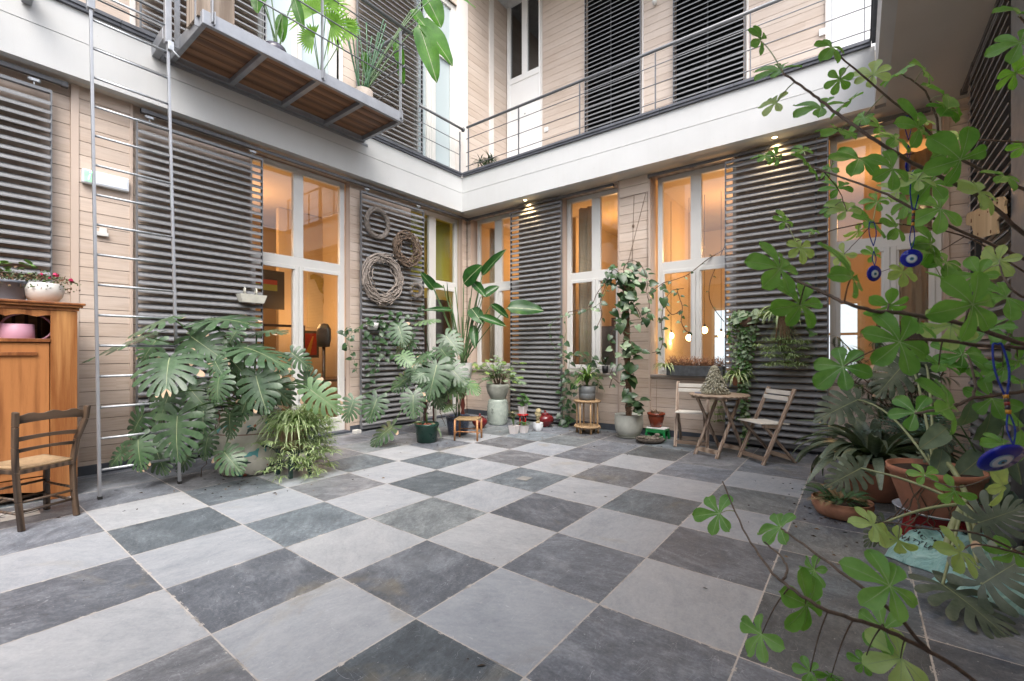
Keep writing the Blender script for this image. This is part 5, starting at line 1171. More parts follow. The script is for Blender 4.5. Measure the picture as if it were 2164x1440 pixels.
# ---- middle monstera group
M2 = thing('monstera', 'medium monstera climbing in front of the wreath shutter from a white planter box on legs', 'plant', (-1.98, 3.62, 0))
p2 = M2.location
m = MB(); m.cbox((p2.x, p2.y, .62), (.20, .42, .24)); o = m.build('planter_box', WHITEP, M2, bevel=.012)
for s in (-1, 1): m = MB(); m.tube([(p2.x, p2.y + s * .15, 0), (p2.x, p2.y + s * .15, .5)], [.014, .03], 10); m.build('leg', simple('cream_metal', (.55, .54, .47), .5), M2)
lv = MB(); st = MB()
L = [((797, 843), (780, 884), 6.1, 6.0), ((873, 835), (873, 876), 6.0, 5.9), ((747, 847), (733, 884), 6.4, 6.3), ((923, 772), (908, 830), 6.3, 6.15), ((828, 903), (788, 932), 6.2, 6.1), ((842, 690), (852, 724), 6.6, 6.5), ((850, 751), (868, 768), 6.4, 6.3), ((908, 748), (878, 763), 6.4, 6.3), ((932, 738), (954, 766), 6.5, 6.5), ((951, 777), (980, 806), 6.5, 6.4), ((889, 681), (922, 675), 6.7, 6.6), ((943, 711), (968, 740), 6.7, 6.6), ((904, 784), (876, 800), 6.3, 6.2), ((920, 832), (934, 860), 6.5, 6.5), ((880, 770), (872, 800), 6.7, 6.6), ((940, 790), (930, 830), 6.6, 6.5), ((905, 800), (940, 815), 6.5, 6.4), ((870, 720), (840, 740), 6.7, 6.7), ((860, 800), (830, 820), 6.7, 6.7)]
for i, (a, t, D, D2) in enumerate(L):
    A = leaf_px(lv, a, t, rng, D=D, D2=D2, m=(3 if i in (6, 10) else 0), nup=(.7 if i in (4, 7, 10) else .4), dry=.05, scale=1.18, droop=.15, W=1.05); r0 = p2 + V(rng.uniform(-.05, .05), rng.uniform(-.15, .15), .72); petiole(st, r0, A, .008, .2)
lv.build('foliage', [L_MON, DRY, STEML, L_MONL], M2); st.build('stem', STEM, M2)
m = MB()
for k in range(22): a = p2 + V(rng.uniform(-.05, .1), rng.uniform(-.25, .25), .7); m.tube(curve(a, (a.x + rng.uniform(-.1, .4), a.y + rng.uniform(-.4, .2), rng.uniform(.02, .5)), 0, 9, .03, rng), .004, 4)
m.build('aerial_root', STEMB, M2)
BS = thing('baluster_stand', 'dark red turned wooden plant stand behind the green pot', 'plant stand', tuple(at(908, 905, Z=0))); bp = BS.location; DR = simple('dark_red_wood', (.09, .022, .015), .35)
m = MB()
for s in (-1, 1): m.lathe([(.018, 0), (.022, .05), (.016, .1), (.026, .16), (.018, .22), (.024, .3), (.018, .5)], bp + V(s * .05, s * .05, 0), 14)
m.build('leg', DR, BS); MB().cbox(bp + V(0, 0, .515), (.24, .24, .03)).build('top', DR, BS, bevel=.005)
# pothos on the wreath shutter
PO = thing('pothos', 'trailing pothos in a white pot hanging on the lower half of the wreath shutter', 'plant', tuple(at(787, 690, X=PL + .12))); pl_ = PO.location
pot([(.07, -.06), (.09, .0), (.10, .055)], 'pot', WHITEP, PO)
lv = MB(); st = MB(); X3 = PL + .12
def vx(pts, X): return [at(u, v, X=X + rng.uniform(-.04, .08)) for u, v in pts]
for pts in ([(787, 672), (778, 700), (780, 740), (783, 790), (786, 815)], [(795, 670), (815, 662), (840, 660), (870, 668), (900, 665)], [(790, 675), (760, 690), (742, 705), (735, 725), (748, 760), (755, 790)], [(800, 672), (812, 700), (808, 735), (815, 760)], [(830, 662), (845, 690), (838, 720), (825, 742)], [(860, 668), (872, 700), (868, 735), (880, 760)], [(800, 680), (830, 700), (850, 720), (860, 750)], [(810, 675), (800, 720), (795, 760), (790, 800)], [(742, 690), (728, 700), (735, 730)], [(880, 668), (890, 650), (892, 640)], [(830, 745), (850, 770), (870, 790), (880, 800)], [(820, 690), (840, 680), (860, 700), (850, 730)]): vine(st, lv, vx(pts, X3), .003, rng, .085, .05, spread=.05)
lv.build('foliage', [L_DARK], PO); st.build('vine', STEM, PO)
# green pot with young monstera
GPT = thing('green_pot', 'dark green glazed plastic pot with clay pebbles and a wilting cutting', 'plant', tuple(at(902, 934, Z=0)))
pot([(.125, 0), (.14, .01), (.16, .22), (.175, .24), (.175, .27)], 'pot', simple('green_glaze', (.010, .045, .032), .3), GPT)
lv = MB(); g0 = GPT.location + V(0, 0, .25)
for k in range(70): m_ = rng.uniform(0, 6.28); r_ = rng.uniform(0, .14); lv.sphere(g0 + V(r_ * math.cos(m_), r_ * math.sin(m_), -.005), .014, 1, 7, 5)
paddle(lv, basis(g0 + V(.06, .02, .02), V(.8, .5, -.5), V(0, 0, 1)), .24, .10, .5, .4, 2, rng=rng); paddle(lv, basis(g0 + V(-.05, -.02, .02), V(-.7, -.6, .3), V(0, 0, 1)), .2, .06, .6, .4, 2, rng=rng); lv.tube([g0, g0 + V(0, 0, .16)], .012, 8, 0); lv.sphere(g0 + V(.02, -.13, .0), .018, 3)
lv.build('cutting', [STEM, simple('clay_pebble', (.30, .10, .06), .9), L_GREY, simple('brass_tag', (.35, .25, .08), .4, .7)], GPT)
# philodendron in blue speckled pot
BL = thing('philodendron', 'light green philodendron in a blue speckled pot behind the rush stool', 'plant', tuple(at(968, 918, Z=0)))
b = NB('blue_speckle'); b.pbr(b.ramp(b.noise(b.obj(), 70, 3, .7), [(.45, (.022, .032, .065)), (.62, (.09, .11, .16)), (.72, (.35, .36, .36))]), .3)
pot([(.13, 0), (.15, .015), (.175, .2), (.165, .25), (.20, .275), (.20, .285)], 'pot', b.mat, BL)
lv = MB(); st = MB(); q0 = BL.location + V(0, 0, .25)
for a, t, s in (((960, 808), (942, 826), 1.3), ((978, 806), (998, 818), 1.2), ((966, 800), (970, 822), 1.2), ((952, 856), (944, 862), 1.2)):
    A = at(*a, D=6.7); Bq = at(*t, D=6.6); monstera(lv, basis(A, Bq - A, V(0, 0, 1) - CF * .4), (Bq - A).length * s * 1.4, rng, W=1.1, droop=.2); petiole(st, q0 + V(rng.uniform(-.06, .06), 0, 0), A, .010, .05)
lv.build('foliage', [L_MONL, DRY, STEML], BL); st.build('stem', STEM, BL)
# strelitzia on pedestal in the corner
SG = at(978, 899, D=7.85); SB = thing('bird_of_paradise', 'tall bird of paradise in a white pot on a turned stand, inner corner', 'plant', (SG.x, SG.y, .79)); 
pot([(.12, 0), (.14, .02), (.165, .24), (.175, .29), (.18, .30)], 'pot', WHITEP, SB)
c0 = SB.location + V(0, 0, .27); lv = MB(); st = MB(); D0 = 7.8
for a, t, w, f in (((980, 600), (1012, 562), .34, .1), ((1019, 583), (1063, 528), .17, .7), ((999, 597), (1024, 622), .16, .5), ((1020, 628), (1053, 604), .17, .6), ((918, 612), (892, 578), .18, .5), ((916, 610), (938, 606), .16, .7), ((956, 656), (900, 652), .10, .5), ((996, 652), (1018, 680), .24, .2), ((1038, 644), (1075, 670), .14, .6), ((1014, 670), (1068, 686), .15, .5), ((1072, 651), (1146, 652), .30, .3), ((1000, 688), (1004, 732), .16, .4), ((960, 700), (955, 660), .02, .2), ((948, 640), (944, 600), .02, .2)):
    A = at(*a, D=D0 + rng.uniform(-.25, .1)); Bq = at(*t, D=D0 + rng.uniform(-.35, .1)); paddle(lv, basis(A, Bq - A, -CF + V(0, 0, .5)), (Bq - A).length * 1.05, w, .12, f, 0, 11, .012, rng); petiole(st, c0 + V(rng.uniform(-.05, .05), rng.uniform(-.05, .05), 0), A, .011, rng.uniform(-.03, .12), 9)
for k in range(12): st.tube(curve(c0 + V(rng.uniform(-.05, .05), rng.uniform(-.05, .05), 0), at(rng.uniform(930, 1035), rng.uniform(590, 680), D=D0), -.04, 8), .008, 6)
lv.build('foliage', [L_STRE, DRY, STEML], SB); st.build('stem', STEM, SB)
PS = thing('pedestal', 'white drum and dark turned leg pedestal under the bird of paradise pot', 'plant stand', (SG.x, SG.y, 0))
MB().lathe([(.001, .60), (.12, .60), (.135, .78), (.14, .789), (.001, .789)], (SG.x, SG.y, 0), 28).build('drum', WHITEP, PS)
MB().lathe([(.10, 0), (.10, .02), (.03, .05), (.022, .12), (.04, .2), (.022, .27), (.045, .36), (.025, .46), (.05, .56), (.09, .6)], (SG.x, SG.y, 0), 20).build('leg', DR, PS)
# finger-leaved philodendron on celadon garden stool
CG = thing('garden_stool', 'pale celadon ceramic drum stool with studded rims under the grey pot', 'garden stool', tuple(at(1052, 897, Z=0))); cg = CG.location
CEL = simple('celadon_glaze', (.34, .39, .35), .25, 0, .12, 14, .06)
m = MB(); m.lathe([(.14, 0), (.15, .005), (.155, .03), (.175, .1), (.19, .22), (.185, .33), (.165, .42), (.16, .44), (.155, .445), (.001, .445)], cg, 36)
for z in (.05, .40):
    r = .162 if z < .2 else .172
    for k in range(36): t = 2 * math.pi * k / 36; m.sphere(cg + V(r * math.cos(t), r * math.sin(t), z), .007, 0, 6, 4)
m.build('drum', CEL, CG); m = MB(); q = cg + (-CF * .185 - CR * .09)
for dx, dz in ((0, .03), (.02, .0), (-.02, 0), (0, -.03), (.015, .05), (-.012, .055)): m.sphere(q + V(0, 0, .24 + dz) + CR * dx * .6 , .008, 0, 6, 4)
m.build('cutout', simple('dark_hole', (.01, .01, .01), .9), CG)
GP = thing('finger_philodendron', 'branching pale finger-leaved plant in a grey cement bowl pot on the celadon stool', 'plant', (cg.x, cg.y, .448))
pot([(.11, 0), (.13, .01), (.185, .12), (.205, .22), (.205, .27)], 'pot', CEM, GP); lv = MB(); st = MB(); c0 = GP.location + V(0, 0, .25)
for k in range(9): a = c0 + V(rng.uniform(-.1, .1), rng.uniform(-.1, .1), 0); st.tube(curve(a, a + V(rng.uniform(-.12, .12), rng.uniform(-.1, .1), rng.uniform(.12, .26)), 0, 7, .012, rng), .013, 6, 1)
for k in range(85):
    th = rng.uniform(0, 6.28); r = rng.uniform(.06, .50); h = rng.uniform(.10, .58) - r * .35; q = c0 + V(r * math.cos(th), r * math.sin(th), h); st.tube(curve(c0 + V(.1 * math.cos(th), .1 * math.sin(th), .12), q, -.03, 5), .003, 4, 0)
    lobed(lv, basis(q, V(math.cos(th), math.sin(th), -.2), V(rng.gauss(0, .3), rng.gauss(0, .3), 1) - CF * .5), rng.uniform(.045, .075), rng, 7, rng.choice((0, 0, 1)))
lv.build('foliage', [L_GREY, L_YEL], GP); st.build('stem', [STEM, STEMB], GP)
# red jars, little pots
REDG = simple('oxblood_glaze', (.12, .012, .014), .15, 0, .15, 5, .02)
for uv, s, lb in (((1152, 902), .98, 'round oxblood red ceramic jar with knobbed lid by the shutter foot'), ((1014, 905), .85, 'oxblood red ceramic jar half hidden behind the rush stool')):
    J = thing('lidded_jar', lb, 'jar', tuple(at(*uv, Z=0)), 'oxblood lidded jars'); j = J.location
    MB().lathe([(.001, 0), (.07 * s, 0), (.09 * s, .02 * s), (.15 * s, .1 * s), (.155 * s, .14 * s), (.13 * s, .19 * s), (.08 * s, .215 * s), (.001, .216 * s)], j, 36).build('body', REDG, J)
    MB().lathe([(.075 * s, .217 * s), (.06 * s, .235 * s), (.015 * s, .245 * s), (.02 * s, .265 * s), (.022 * s, .275 * s), (.008 * s, .295 * s), (.001, .297 * s)], j, 24).build('lid', REDG, J)
def sqpot(T, w0, w1, h, mat):
    c = T.location; m = MB(); vs = []
    for z, w_ in ((0, w0), (h, w1), (h, w1 - .012), (h - .02, w1 - .014)):
        for a, b_ in ((-1, -1), (1, -1), (1, 1), (-1, 1)): vs.append(c + V(a * w_ / 2, b_ * w_ / 2, z))
    m.add(vs, [(3, 2, 1, 0)] + [(4 * k + i, 4 * k + (i + 1) % 4, 4 * k + 4 + (i + 1) % 4, 4 * k + 4 + i) for k in range(3) for i in range(4)] + [(12, 13, 14, 15)]); return m.build('pot', mat, T, bevel=.003)
PKW = simple('pinkish_white_pot', (.60, .56, .56), .4, 0, .04)
def little(uv, lb, kind, z=0, w=.13, h=.13):
    p = at(*uv, Z=z); T = thing('little_potted_plant', lb, 'plant', tuple(p), 'little white pots by the shutter'); sqpot(T, w * .72, w, h, PKW); lv = MB(); c = T.location + V(0, 0, h)
    if kind == 'grass':
        for k in range(5):
            cc = c + V(rng.uniform(-.03, .03), rng.uniform(-.03, .03), rng.uniform(.0, .22))
            for j in range(12): az = rng.uniform(0, 6.28); strap(lv, cc, az, rng.uniform(.08, .15), 70, -30, .014, rng, 0, 1, 5)
            lv.tube([c, cc], .006, 5, 2)
        lv.build('foliage', [L_MID, simple('pinkish_leaf', (.42, .26, .22), .5), STEM], T)
    elif kind == 'round':
        for k in range(16): q = c + V(rng.gauss(0, .06), rng.gauss(0, .06), rng.uniform(.03, .2)); lv.tube([c, q], .003, 4, 2); heart(lv, basis(q, V(rng.gauss(0, 1), rng.gauss(0, 1), -.2), V(0, 0, 1) - CF * .5), rng.uniform(.05, .075), 0, .1)
        lv.build('foliage', [L_MID, DRY, STEM], T)
    elif kind == 'fern':
        for k in range(26): strap(lv, c, rng.uniform(0, 6.28), rng.uniform(.08, .18), 60, -60, .022, rng, 0, None, 6)
        lv.build('foliage', [L_MID], T)
    return T
little((1086, 917), 'little white square pot with striped pinkish grass plant, left of the pair', 'grass'); little((1107, 915), 'little white square pot with low ferny greens, right of the pair', 'fern', 0, .125, .12)
rsp = at(1105, 903, Z=0); RSS = thing('red_stool', 'tiny red lacquered stool behind the little white pots', 'stool', tuple(rsp)); REDL = simple('red_lacquer', (.33, .012, .012), .25)
for k in range(3): t = 2.1 * k; m = MB(); m.tube([rsp + V(.07 * math.cos(t), .07 * math.sin(t), 0), rsp + V(.05 * math.cos(t), .05 * math.sin(t), .1), rsp + V(.055 * math.cos(t), .055 * math.sin(t), .2)], [.012, .016, .012], 8); m.build('leg', REDL, RSS)
MB().lathe([(.001, .2), (.095, .2), (.10, .21), (.095, .225), (.001, .225)], rsp, 28).build('seat', REDL, RSS)
T = thing('little_potted_plant', 'little white square pot with round glossy leaves, on the tiny red stool', 'plant', (rsp.x, rsp.y, .2265), 'little white pots by the shutter'); sqpot(T, .09, .125, .13, PKW); lv = MB(); c = T.location + V(0, 0, .12)
for k in range(22): q = c + V(rng.gauss(0, .07), rng.gauss(0, .06), rng.uniform(.04, .27)); lv.tube([c, q], .0035, 4, 2); heart(lv, basis(q, V(rng.gauss(0, 1), rng.gauss(0, 1), -.2), V(0, 0, 1) - CF * .5), rng.uniform(.05, .08), 0, .1)
lv.build('foliage', [L_MID, DRY, STEM], T)
T = thing('grafted_cactus', 'knobbly cream cactus in a small round white glazed pot before the red jar', 'plant', tuple(at(1137, 911, Z=0))); pot([(.05, 0), (.06, .01), (.085, .09), (.08, .125), (.085, .135)], 'pot', simple('white_glaze', (.70, .72, .75), .15, 0, .02), T, wall=.008)
m = MB(); c = T.location + V(0, 0, .12)
for k in range(16): z = k / 15 * .2; r = .022 + .02 * math.sin(k * 1.3) * .5 + (.02 if k > 9 else 0); m.sphere(c + V(rng.uniform(-.014, .014), rng.uniform(-.014, .014), z), r, 0, 10, 6)
m.build('cactus', simple('cream_cactus', (.36, .30, .17), .8, 0, .35, 60, .6, 90), T)
# dracaena on rattan stand
T = thing('dracaena', 'lime striped dracaena in a grey two-part pot on the rattan stand', 'plant', (rp.x, rp.y, .53)); pot([(.115, 0), (.125, .005), (.13, .095), (.127, .099), (.13, .103), (.135, .215)], 'pot', GREYP, T)
lv = MB(); c = T.location + V(0, 0, .2)
for k in range(46): az = rng.uniform(0, 6.28); e = rng.uniform(10, 85); strap(lv, c + V(0, 0, rng.uniform(0, .16)), az, rng.uniform(.28, .42), e, e - rng.uniform(70, 120), .038, rng, 0, 1, 8, rng.uniform(-.3, .3))
lv.tube([c, c + V(0, 0, .18)], .015, 8, 2); lv.build('foliage', [L_MID, L_YEL, STEM], T)
# pothos behind the narrow shutter edge, trailing round the stand
T = thing('shutter_pothos', 'dark pothos climbing behind the right edge of the narrow back shutter', 'plant', tuple(at(1195, 905, Z=0))); lv = MB(); st = MB()
def vy(pts, Y): return [at(u, v, Y=Y + rng.uniform(-.06, .03)) for u, v in pts]
for pts in ([(1196, 900), (1193, 850), (1200, 800), (1205, 760), (1215, 745)], [(1200, 905), (1205, 860), (1210, 820), (1230, 770)], [(1190, 890), (1188, 840), (1195, 790), (1190, 740), (1197, 700)], [(1240, 755), (1260, 790), (1262, 830)], [(1210, 750), (1240, 745), (1265, 770)]): vine(st, lv, vy(pts, YW - .16), .004, rng, .10, .05, spread=.05)
vine(st, lv, vy([(1197, 700), (1190, 668), (1168, 680), (1162, 715), (1175, 735), (1192, 740)], YW - .2), .004, rng, .05, .2); vine(st, lv, vy([(1192, 668), (1230, 660), (1268, 640), (1284, 600)], YW - .2), .004, rng, .05, .12); vine(st, lv, vy([(1180, 745), (1165, 775), (1155, 790), (1165, 798), (1185, 795)], YW - .2), .003, rng, .04, .2)
lv.build('foliage', [L_DARK], T); st.build('vine', STEM, T)
# ================================================================== PLANTS (right half of the yard)
rng = random.Random(23)
# pothos pole in cement pot
c0 = at(1333, 922, Z=0); c0.y = min(c0.y, 5.02)
T = thing('saucer', 'shallow grey saucer under the big cement pot', 'saucer', (c0.x, c0.y, 0)); MB().lathe([(.001, .002), (.17, .002), (.19, .025), (.18, .025), (.165, .012), (.001, .012)], T.location, 32).build('dish', CEM, T)
T.location = T.location; TP = thing('pothos_pole', 'tall pothos on a coir pole in a pale cement pot, vines reaching both windows', 'plant', (c0.x, c0.y, .014))
pot([(.12, 0), (.16, .02), (.198, .10), (.212, .2), (.21, .29), (.205, .325), (.208, .33)], 'pot', simple('pale_cement', (.40, .41, .37), .7, 0, .14, 8, .25, 60), TP)
coir = simple('coir_bark', (.15, .085, .05), .95, 0, .45, 40, 1.0, 60, bd=.02)
p = TP.location; top = at(1322, 590, D=6.72); m = MB()
pts = [p + V(0, 0, .28), p + V(.0, 0, .6), p + V(-.02, 0, 1.0), V(top.x + .02, top.y, 1.6), V(top.x, top.y, 2.05), V(top.x, top.y, 2.3)]
m.tube(smooth(pts, 6), [.042 + .004 * math.sin(i * 1.9) for i in range(31)], 10)
for k in range(150): i = rng.uniform(0, .92); q = pts[0].lerp(pts[-1], i); q = V(p.x + (top.x - p.x) * min(1, i * 1.1), p.y + (top.y - p.y) * min(1, i * 1.1), .3 + 1.95 * i); a = rng.uniform(0, 6.28); m.tube([q + V(.04 * math.cos(a), .04 * math.sin(a), 0), q + V(.055 * math.cos(a + .4), .055 * math.sin(a + .4), .03), q + V(.042 * math.cos(a + .8), .042 * math.sin(a + .8), .07)], .004, 4)
m.build('coir_pole', coir, TP)
lv = MB(); st = MB(); D0 = 6.65
def vd(pts, D, j=.06): return [at(u, v, D=D + rng.uniform(-j, j)) for u, v in pts]
for k in range(62):   # leaves on the pole
    v_ = 575 + 300 * rng.random() ** 1.35; q = at(1322 + (v_ - 590) * .035 + rng.gauss(0, 13 if v_ < 720 else 8), v_, D=D0 - rng.uniform(-.02, .14)); a = V(p.x, p.y, q.z)
    heart(lv, basis(q, CR * rng.uniform(-1, 1) + V(0, 0, rng.uniform(-1.1, .1)) - CF * .3, V(0, 0, 1) * rng.uniform(.2, 1) - CF * rng.uniform(.3, 1)), rng.uniform(.09, .17), 0 if rng.random() < .75 else 1); st.tube([at(1322 + (v_ - 590) * .035, v_ + 5, D=D0), q], .004, 4)
for k in range(44):
    q = at(1328 + rng.gauss(0, 24), rng.uniform(560, 690), D=D0 - rng.uniform(-.1, .25)); heart(lv, basis(q, CR * rng.uniform(-1, 1) + V(0, 0, rng.uniform(-1.1, .1)) - CF * .3, V(0, 0, 1) * rng.uniform(.2, 1) - CF * rng.uniform(.3, 1)), rng.uniform(.07, .15), 0 if rng.random() < .85 else 1)
for pts, sz, stp in (([(1325, 600), (1318, 568), (1332, 552), (1350, 556), (1362, 575), (1368, 600), (1366, 620), (1385, 610), (1402, 598)], .12, .09), ([(1322, 600), (1300, 570), (1285, 590), (1268, 640), (1272, 665), (1262, 690)], .10, .09), ([(1285, 590), (1262, 620), (1250, 645), (1225, 655), (1200, 660)], .07, .10),
 ([(1402, 598), (1430, 590), (1455, 580), (1478, 562), (1500, 545), (1528, 528), (1532, 505)], .05, .16), ([(1400, 600), (1402, 640), (1398, 680), (1400, 720), (1395, 740), (1378, 746)], .08, .07), ([(1430, 610), (1436, 630), (1442, 650), (1440, 680), (1450, 700), (1462, 702)], .06, .06), ([(1528, 528), (1515, 560), (1500, 600), (1502, 640), (1530, 680)], .04, .2), ([(1320, 640), (1345, 650), (1360, 680), (1372, 650), (1368, 625)], .08, .08), ([(1318, 700), (1300, 690), (1290, 720), (1300, 760), (1290, 790)], .09, .08), ([(1328, 800), (1310, 810), (1295, 800), (1288, 820)], .09, .08), ([(1330, 720), (1345, 745), (1360, 740)], .1, .07), ([(1445, 610), (1420, 615), (1405, 640), (1420, 665), (1440, 655)], .05, .1)):
    vine(st, lv, vd(pts, D0 - .05), .006, rng, sz, stp, 0, 1, .25, .04)
lv.build('foliage', [L_DARK, L_GREY], TP); st.build('vine', STEMB, TP)
# stone dish
SD = thing('stone_dish', 'rough dark stone dish of pebbles on the floor by the cement pot', 'dish', tuple(at(1373, 935, Z=0))); s = SD.location
ROUGH = simple('rough_stone', (.085, .072, .06), .95, 0, .5, 25, 1.0, 30, bd=.02)
MB().lathe([(.001, 0), (.15, 0), (.19, .03), (.20, .06), (.18, .062), (.16, .045), (.001, .04)], s, 36, rnd=lambda t, z: .05 * math.sin(3 * t + 1) + .02 * math.sin(9 * t)).build('dish', ROUGH, SD)
m = MB()
for k in range(60): a = rng.uniform(0, 6.28); r = rng.uniform(0, .15); m.sphere(s + V(r * math.cos(a), r * math.sin(a), .055 + rng.uniform(0, .015)), rng.uniform(.012, .026), 0, 7, 5, (1, rng.uniform(.6, 1), .6))
m.sphere(s + V(.08, .08, .10), .035, 0, 8, 6, (1.2, .8, .8)); m.build('pebbles', simple('pebbles', (.16, .135, .11), .9, 0, .4, 30, .6), SD)
# green plastic stool with red pot
GS = thing('plastic_stool', 'green and white plastic step stool under the small red-brown pot', 'stool', tuple(at(1413, 917, Z=0))); g = GS.location; g = V(g.x, min(g.y, 5.15), 0); GS.location = g; GRN = simple('bright_green_plastic', (.01, .19, .05), .35, 0, .05)
m = MB(); m.box(g.x - .15, g.x + .15, g.y - .1, g.y + .1, .13, .15)
for sx in (-1, 1):
    for sy in (-1, 1): m.bar((g.x + sx * .14, g.y + sy * .095, 0), (g.x + sx * .125, g.y + sy * .085, .13), .05, .03)
m.box(g.x - .13, g.x + .13, g.y - .097, g.y - .085, .095, .13); m.box(g.x - .13, g.x + .13, g.y - .101, g.y - .089, .025, .055); m.box(g.x - .13, g.x + .13, g.y + .085, g.y + .097, .03, .13)
m.build('frame', GRN, GS, bevel=.006); MB().box(g.x - .145, g.x + .145, g.y - .095, g.y + .095, .151, .172).build('seat', WHITEP, GS, bevel=.008)
T = thing('potted_succulent', 'dry little rosette in a glossy red-brown pot on the green plastic stool', 'plant', (g.x - .02, g.y, .173)); pot([(.07, 0), (.08, .005), (.115, .14), (.12, .18), (.13, .182), (.13, .21)], 'pot', simple('redbrown_glaze', (.22, .045, .02), .2, 0, .1), T)
m = MB(); c = T.location + V(0, 0, .19)
for k in range(40): strap(m, c + V(rng.uniform(-.06, .06), rng.uniform(-.06, .06), 0), rng.uniform(0, 6.28), rng.uniform(.05, .1), rng.uniform(20, 80), 10, .02, rng, 0, None, 3)
m.tube([c, c + V(.01, 0, .5)], .0025, 4); m.build('rosette', simple('dry_brown_green', (.20, .14, .09), .8, 0, .4, 30), T)
# window trough with dry plants
WT = thing('window_trough', 'dark grey trough of dried plants on the sill of the bulb-lit window', 'planter', tuple(at(1500, 802, Y=YW - .1))); w0 = WT.location; w0 = V(1.86, YW - .09, .935); WT.location = w0
m = MB(); m.box(w0.x - .46, w0.x + .32, w0.y - .085, w0.y + .085, w0.z, w0.z + .15); m.build('trough', simple('zinc_trough', (.06, .065, .07), .6, .2, .5, 12, .4), WT, bevel=.006)
m = MB()
for k in range(420): a = V(w0.x + rng.uniform(-.45, .31), w0.y + rng.uniform(-.07, .07), w0.z + .14); b_ = a + V(rng.gauss(0, .05), rng.gauss(0, .05), rng.uniform(.02, .16)); m.tube([a, (a + b_) / 2 + V(rng.gauss(0, .01), 0, 0), b_], .0022, 3)
for k in range(260): a = V(w0.x + rng.uniform(-.45, .31), w0.y + rng.uniform(-.09, .07), w0.z + rng.uniform(.13, .25)); heart(m, basis(a, (rng.gauss(0, 1), rng.gauss(0, 1), rng.gauss(0, 1)), (rng.gauss(0, 1), rng.gauss(0, 1), 1)), .022)
m.build('dried_plants', simple('dry_rust_plants', (.26, .13, .07), .9, 0, .4, 30), WT)
def spiderplant(lb, p, n, L, wd, babies, potr=0, seed=1, drop=.3, hang=False, mats=None):
    g = random.Random(seed); T = thing('hanging_spider_plant' if hang else 'small_spider_plant', lb, 'plant', tuple(p)); c = T.location.copy()
    if potr: pot([(potr * .7, 0), (potr, potr * 1.5), (potr * 1.05, potr * 1.6)], 'pot', TERRA if not hang else simple('brown_basket', (.12, .07, .05), .9), T); c = c + V(0, 0, potr * 1.5)
    lv = MB(); spider(lv, c, n, L, wd, g, (80, -80)); st = MB()
    for k in range(babies):
        q = c + CR * g.gauss(0, L * .42) - CF * g.uniform(.02, .12) + V(0, 0, -g.uniform(drop * .45, drop)); st.tube(curve(c, q, -.05, 6), .002, 4); spider(lv, q, 13, .13, .015, g, (70, -60))
    lv.build('foliage', mats or [L_SPI, L_PALE], T)
    if babies: st.build('runner', STEML, T)
    return T
spiderplant('variegated spider plant hanging off the left end of the trough sill', at(1407, 778, Y=YW - .12), 50, .25, .018, 0, seed=3)
spiderplant('yellowing spider plant in a pale pot behind the frosted table tree', at(1558, 815, Y=YW - .2), 60, .34, .022, 0, .07, seed=4, mats=[L_YEL, L_PALE])
T = spiderplant('hanging spider plant with dry roots high on the shutter, long babies below it', at(1650, 668, Y=PB - .2), 60, .44, .034, 44, 0, 5, .66, True)
m = MB(); c = T.location
for k in range(45): a = c + CR * rng.gauss(0, .05) + V(0, 0, rng.uniform(-.05, .05)) - CF * .05; m.tube(curve(a, a + CR * rng.gauss(0, .03) + V(0, 0, -rng.uniform(.15, .45)), 0, 4, .006, rng), .004, 4)
m.build('dry_roots', simple('dry_roots', (.27, .17, .11), .9, 0, .3, 40), T)
# trailing round-leaf basket
DH = thing('hanging_string_plant', 'hanging basket with long strings of pale-rimmed round leaves on the shutter', 'plant', tuple(at(1578, 675, Y=PB - .13))); c = DH.location; pot([(.06, -.10), (.09, -.06), (.11, .02)], 'basket', simple('brown_basket', (.12, .07, .05), .9), DH, wall=.008)
lv = MB(); st = MB()
for u0, v1 in ((1548, 800), (1555, 730), (1562, 905), (1568, 860), (1575, 955), (1580, 820), (1586, 745), (1590, 770), (1596, 720), (1565, 700), (1552, 690), (1574, 990), (1558, 770), (1545, 700), (1600, 690)):
    pts = vd([(1578 + (u0 - 1578) * .3, 662), (u0, 690)], 1, 0); pp = [at(1578 + (u0 - 1578) * .4, 660, Y=PB - .14)] + [at(u0 + rng.uniform(-4, 4), v, Y=PB - .12 - rng.uniform(0, .05)) for v in range(675, v1, 22)]
    if len(pp) > 1: vine(st, lv, pp, .0025, rng, .055, .022, 0, 1, .5, .02)
for k in range(30): q = c + V(rng.gauss(0, .12), -rng.uniform(.0, .1), rng.uniform(-.02, .10)); heart(lv, basis(q, CR * rng.uniform(-1, 1) + V(0, 0, -.4), V(0, 0, 1) - CF), rng.uniform(.06, .12), rng.choice((0, 1)))
vine(st, lv, [at(u, v, Y=PB - .15) for u, v in ((1598, 655), (1630, 660), (1660, 690), (1700, 690), (1725, 705))], .003, rng, .09, .09, 1, 0, .5, .03)
lv.build('foliage', [L_MID, L_GREY], DH); st.build('vine', STEM, DH)
T = thing('trailing_fern', 'thin pale green trailing plant on the wall behind the bistro table', 'plant', tuple(at(1512, 850, Y=YW - .05))); lv = MB(); st = MB()
for u0 in (1508, 1515, 1524, 1530):
    pp = [at(u0 + rng.uniform(-4, 4), v, Y=YW - .06) for v in range(835, 905, 14)]; st.tube(pp, .002, 4)
    for q in pp[1:]: spider(lv, q, 9, .09, .009, rng, (70, -50), stripe=0)
lv.build('foliage', [L_YEL], T); st.build('stem', STEM, T)
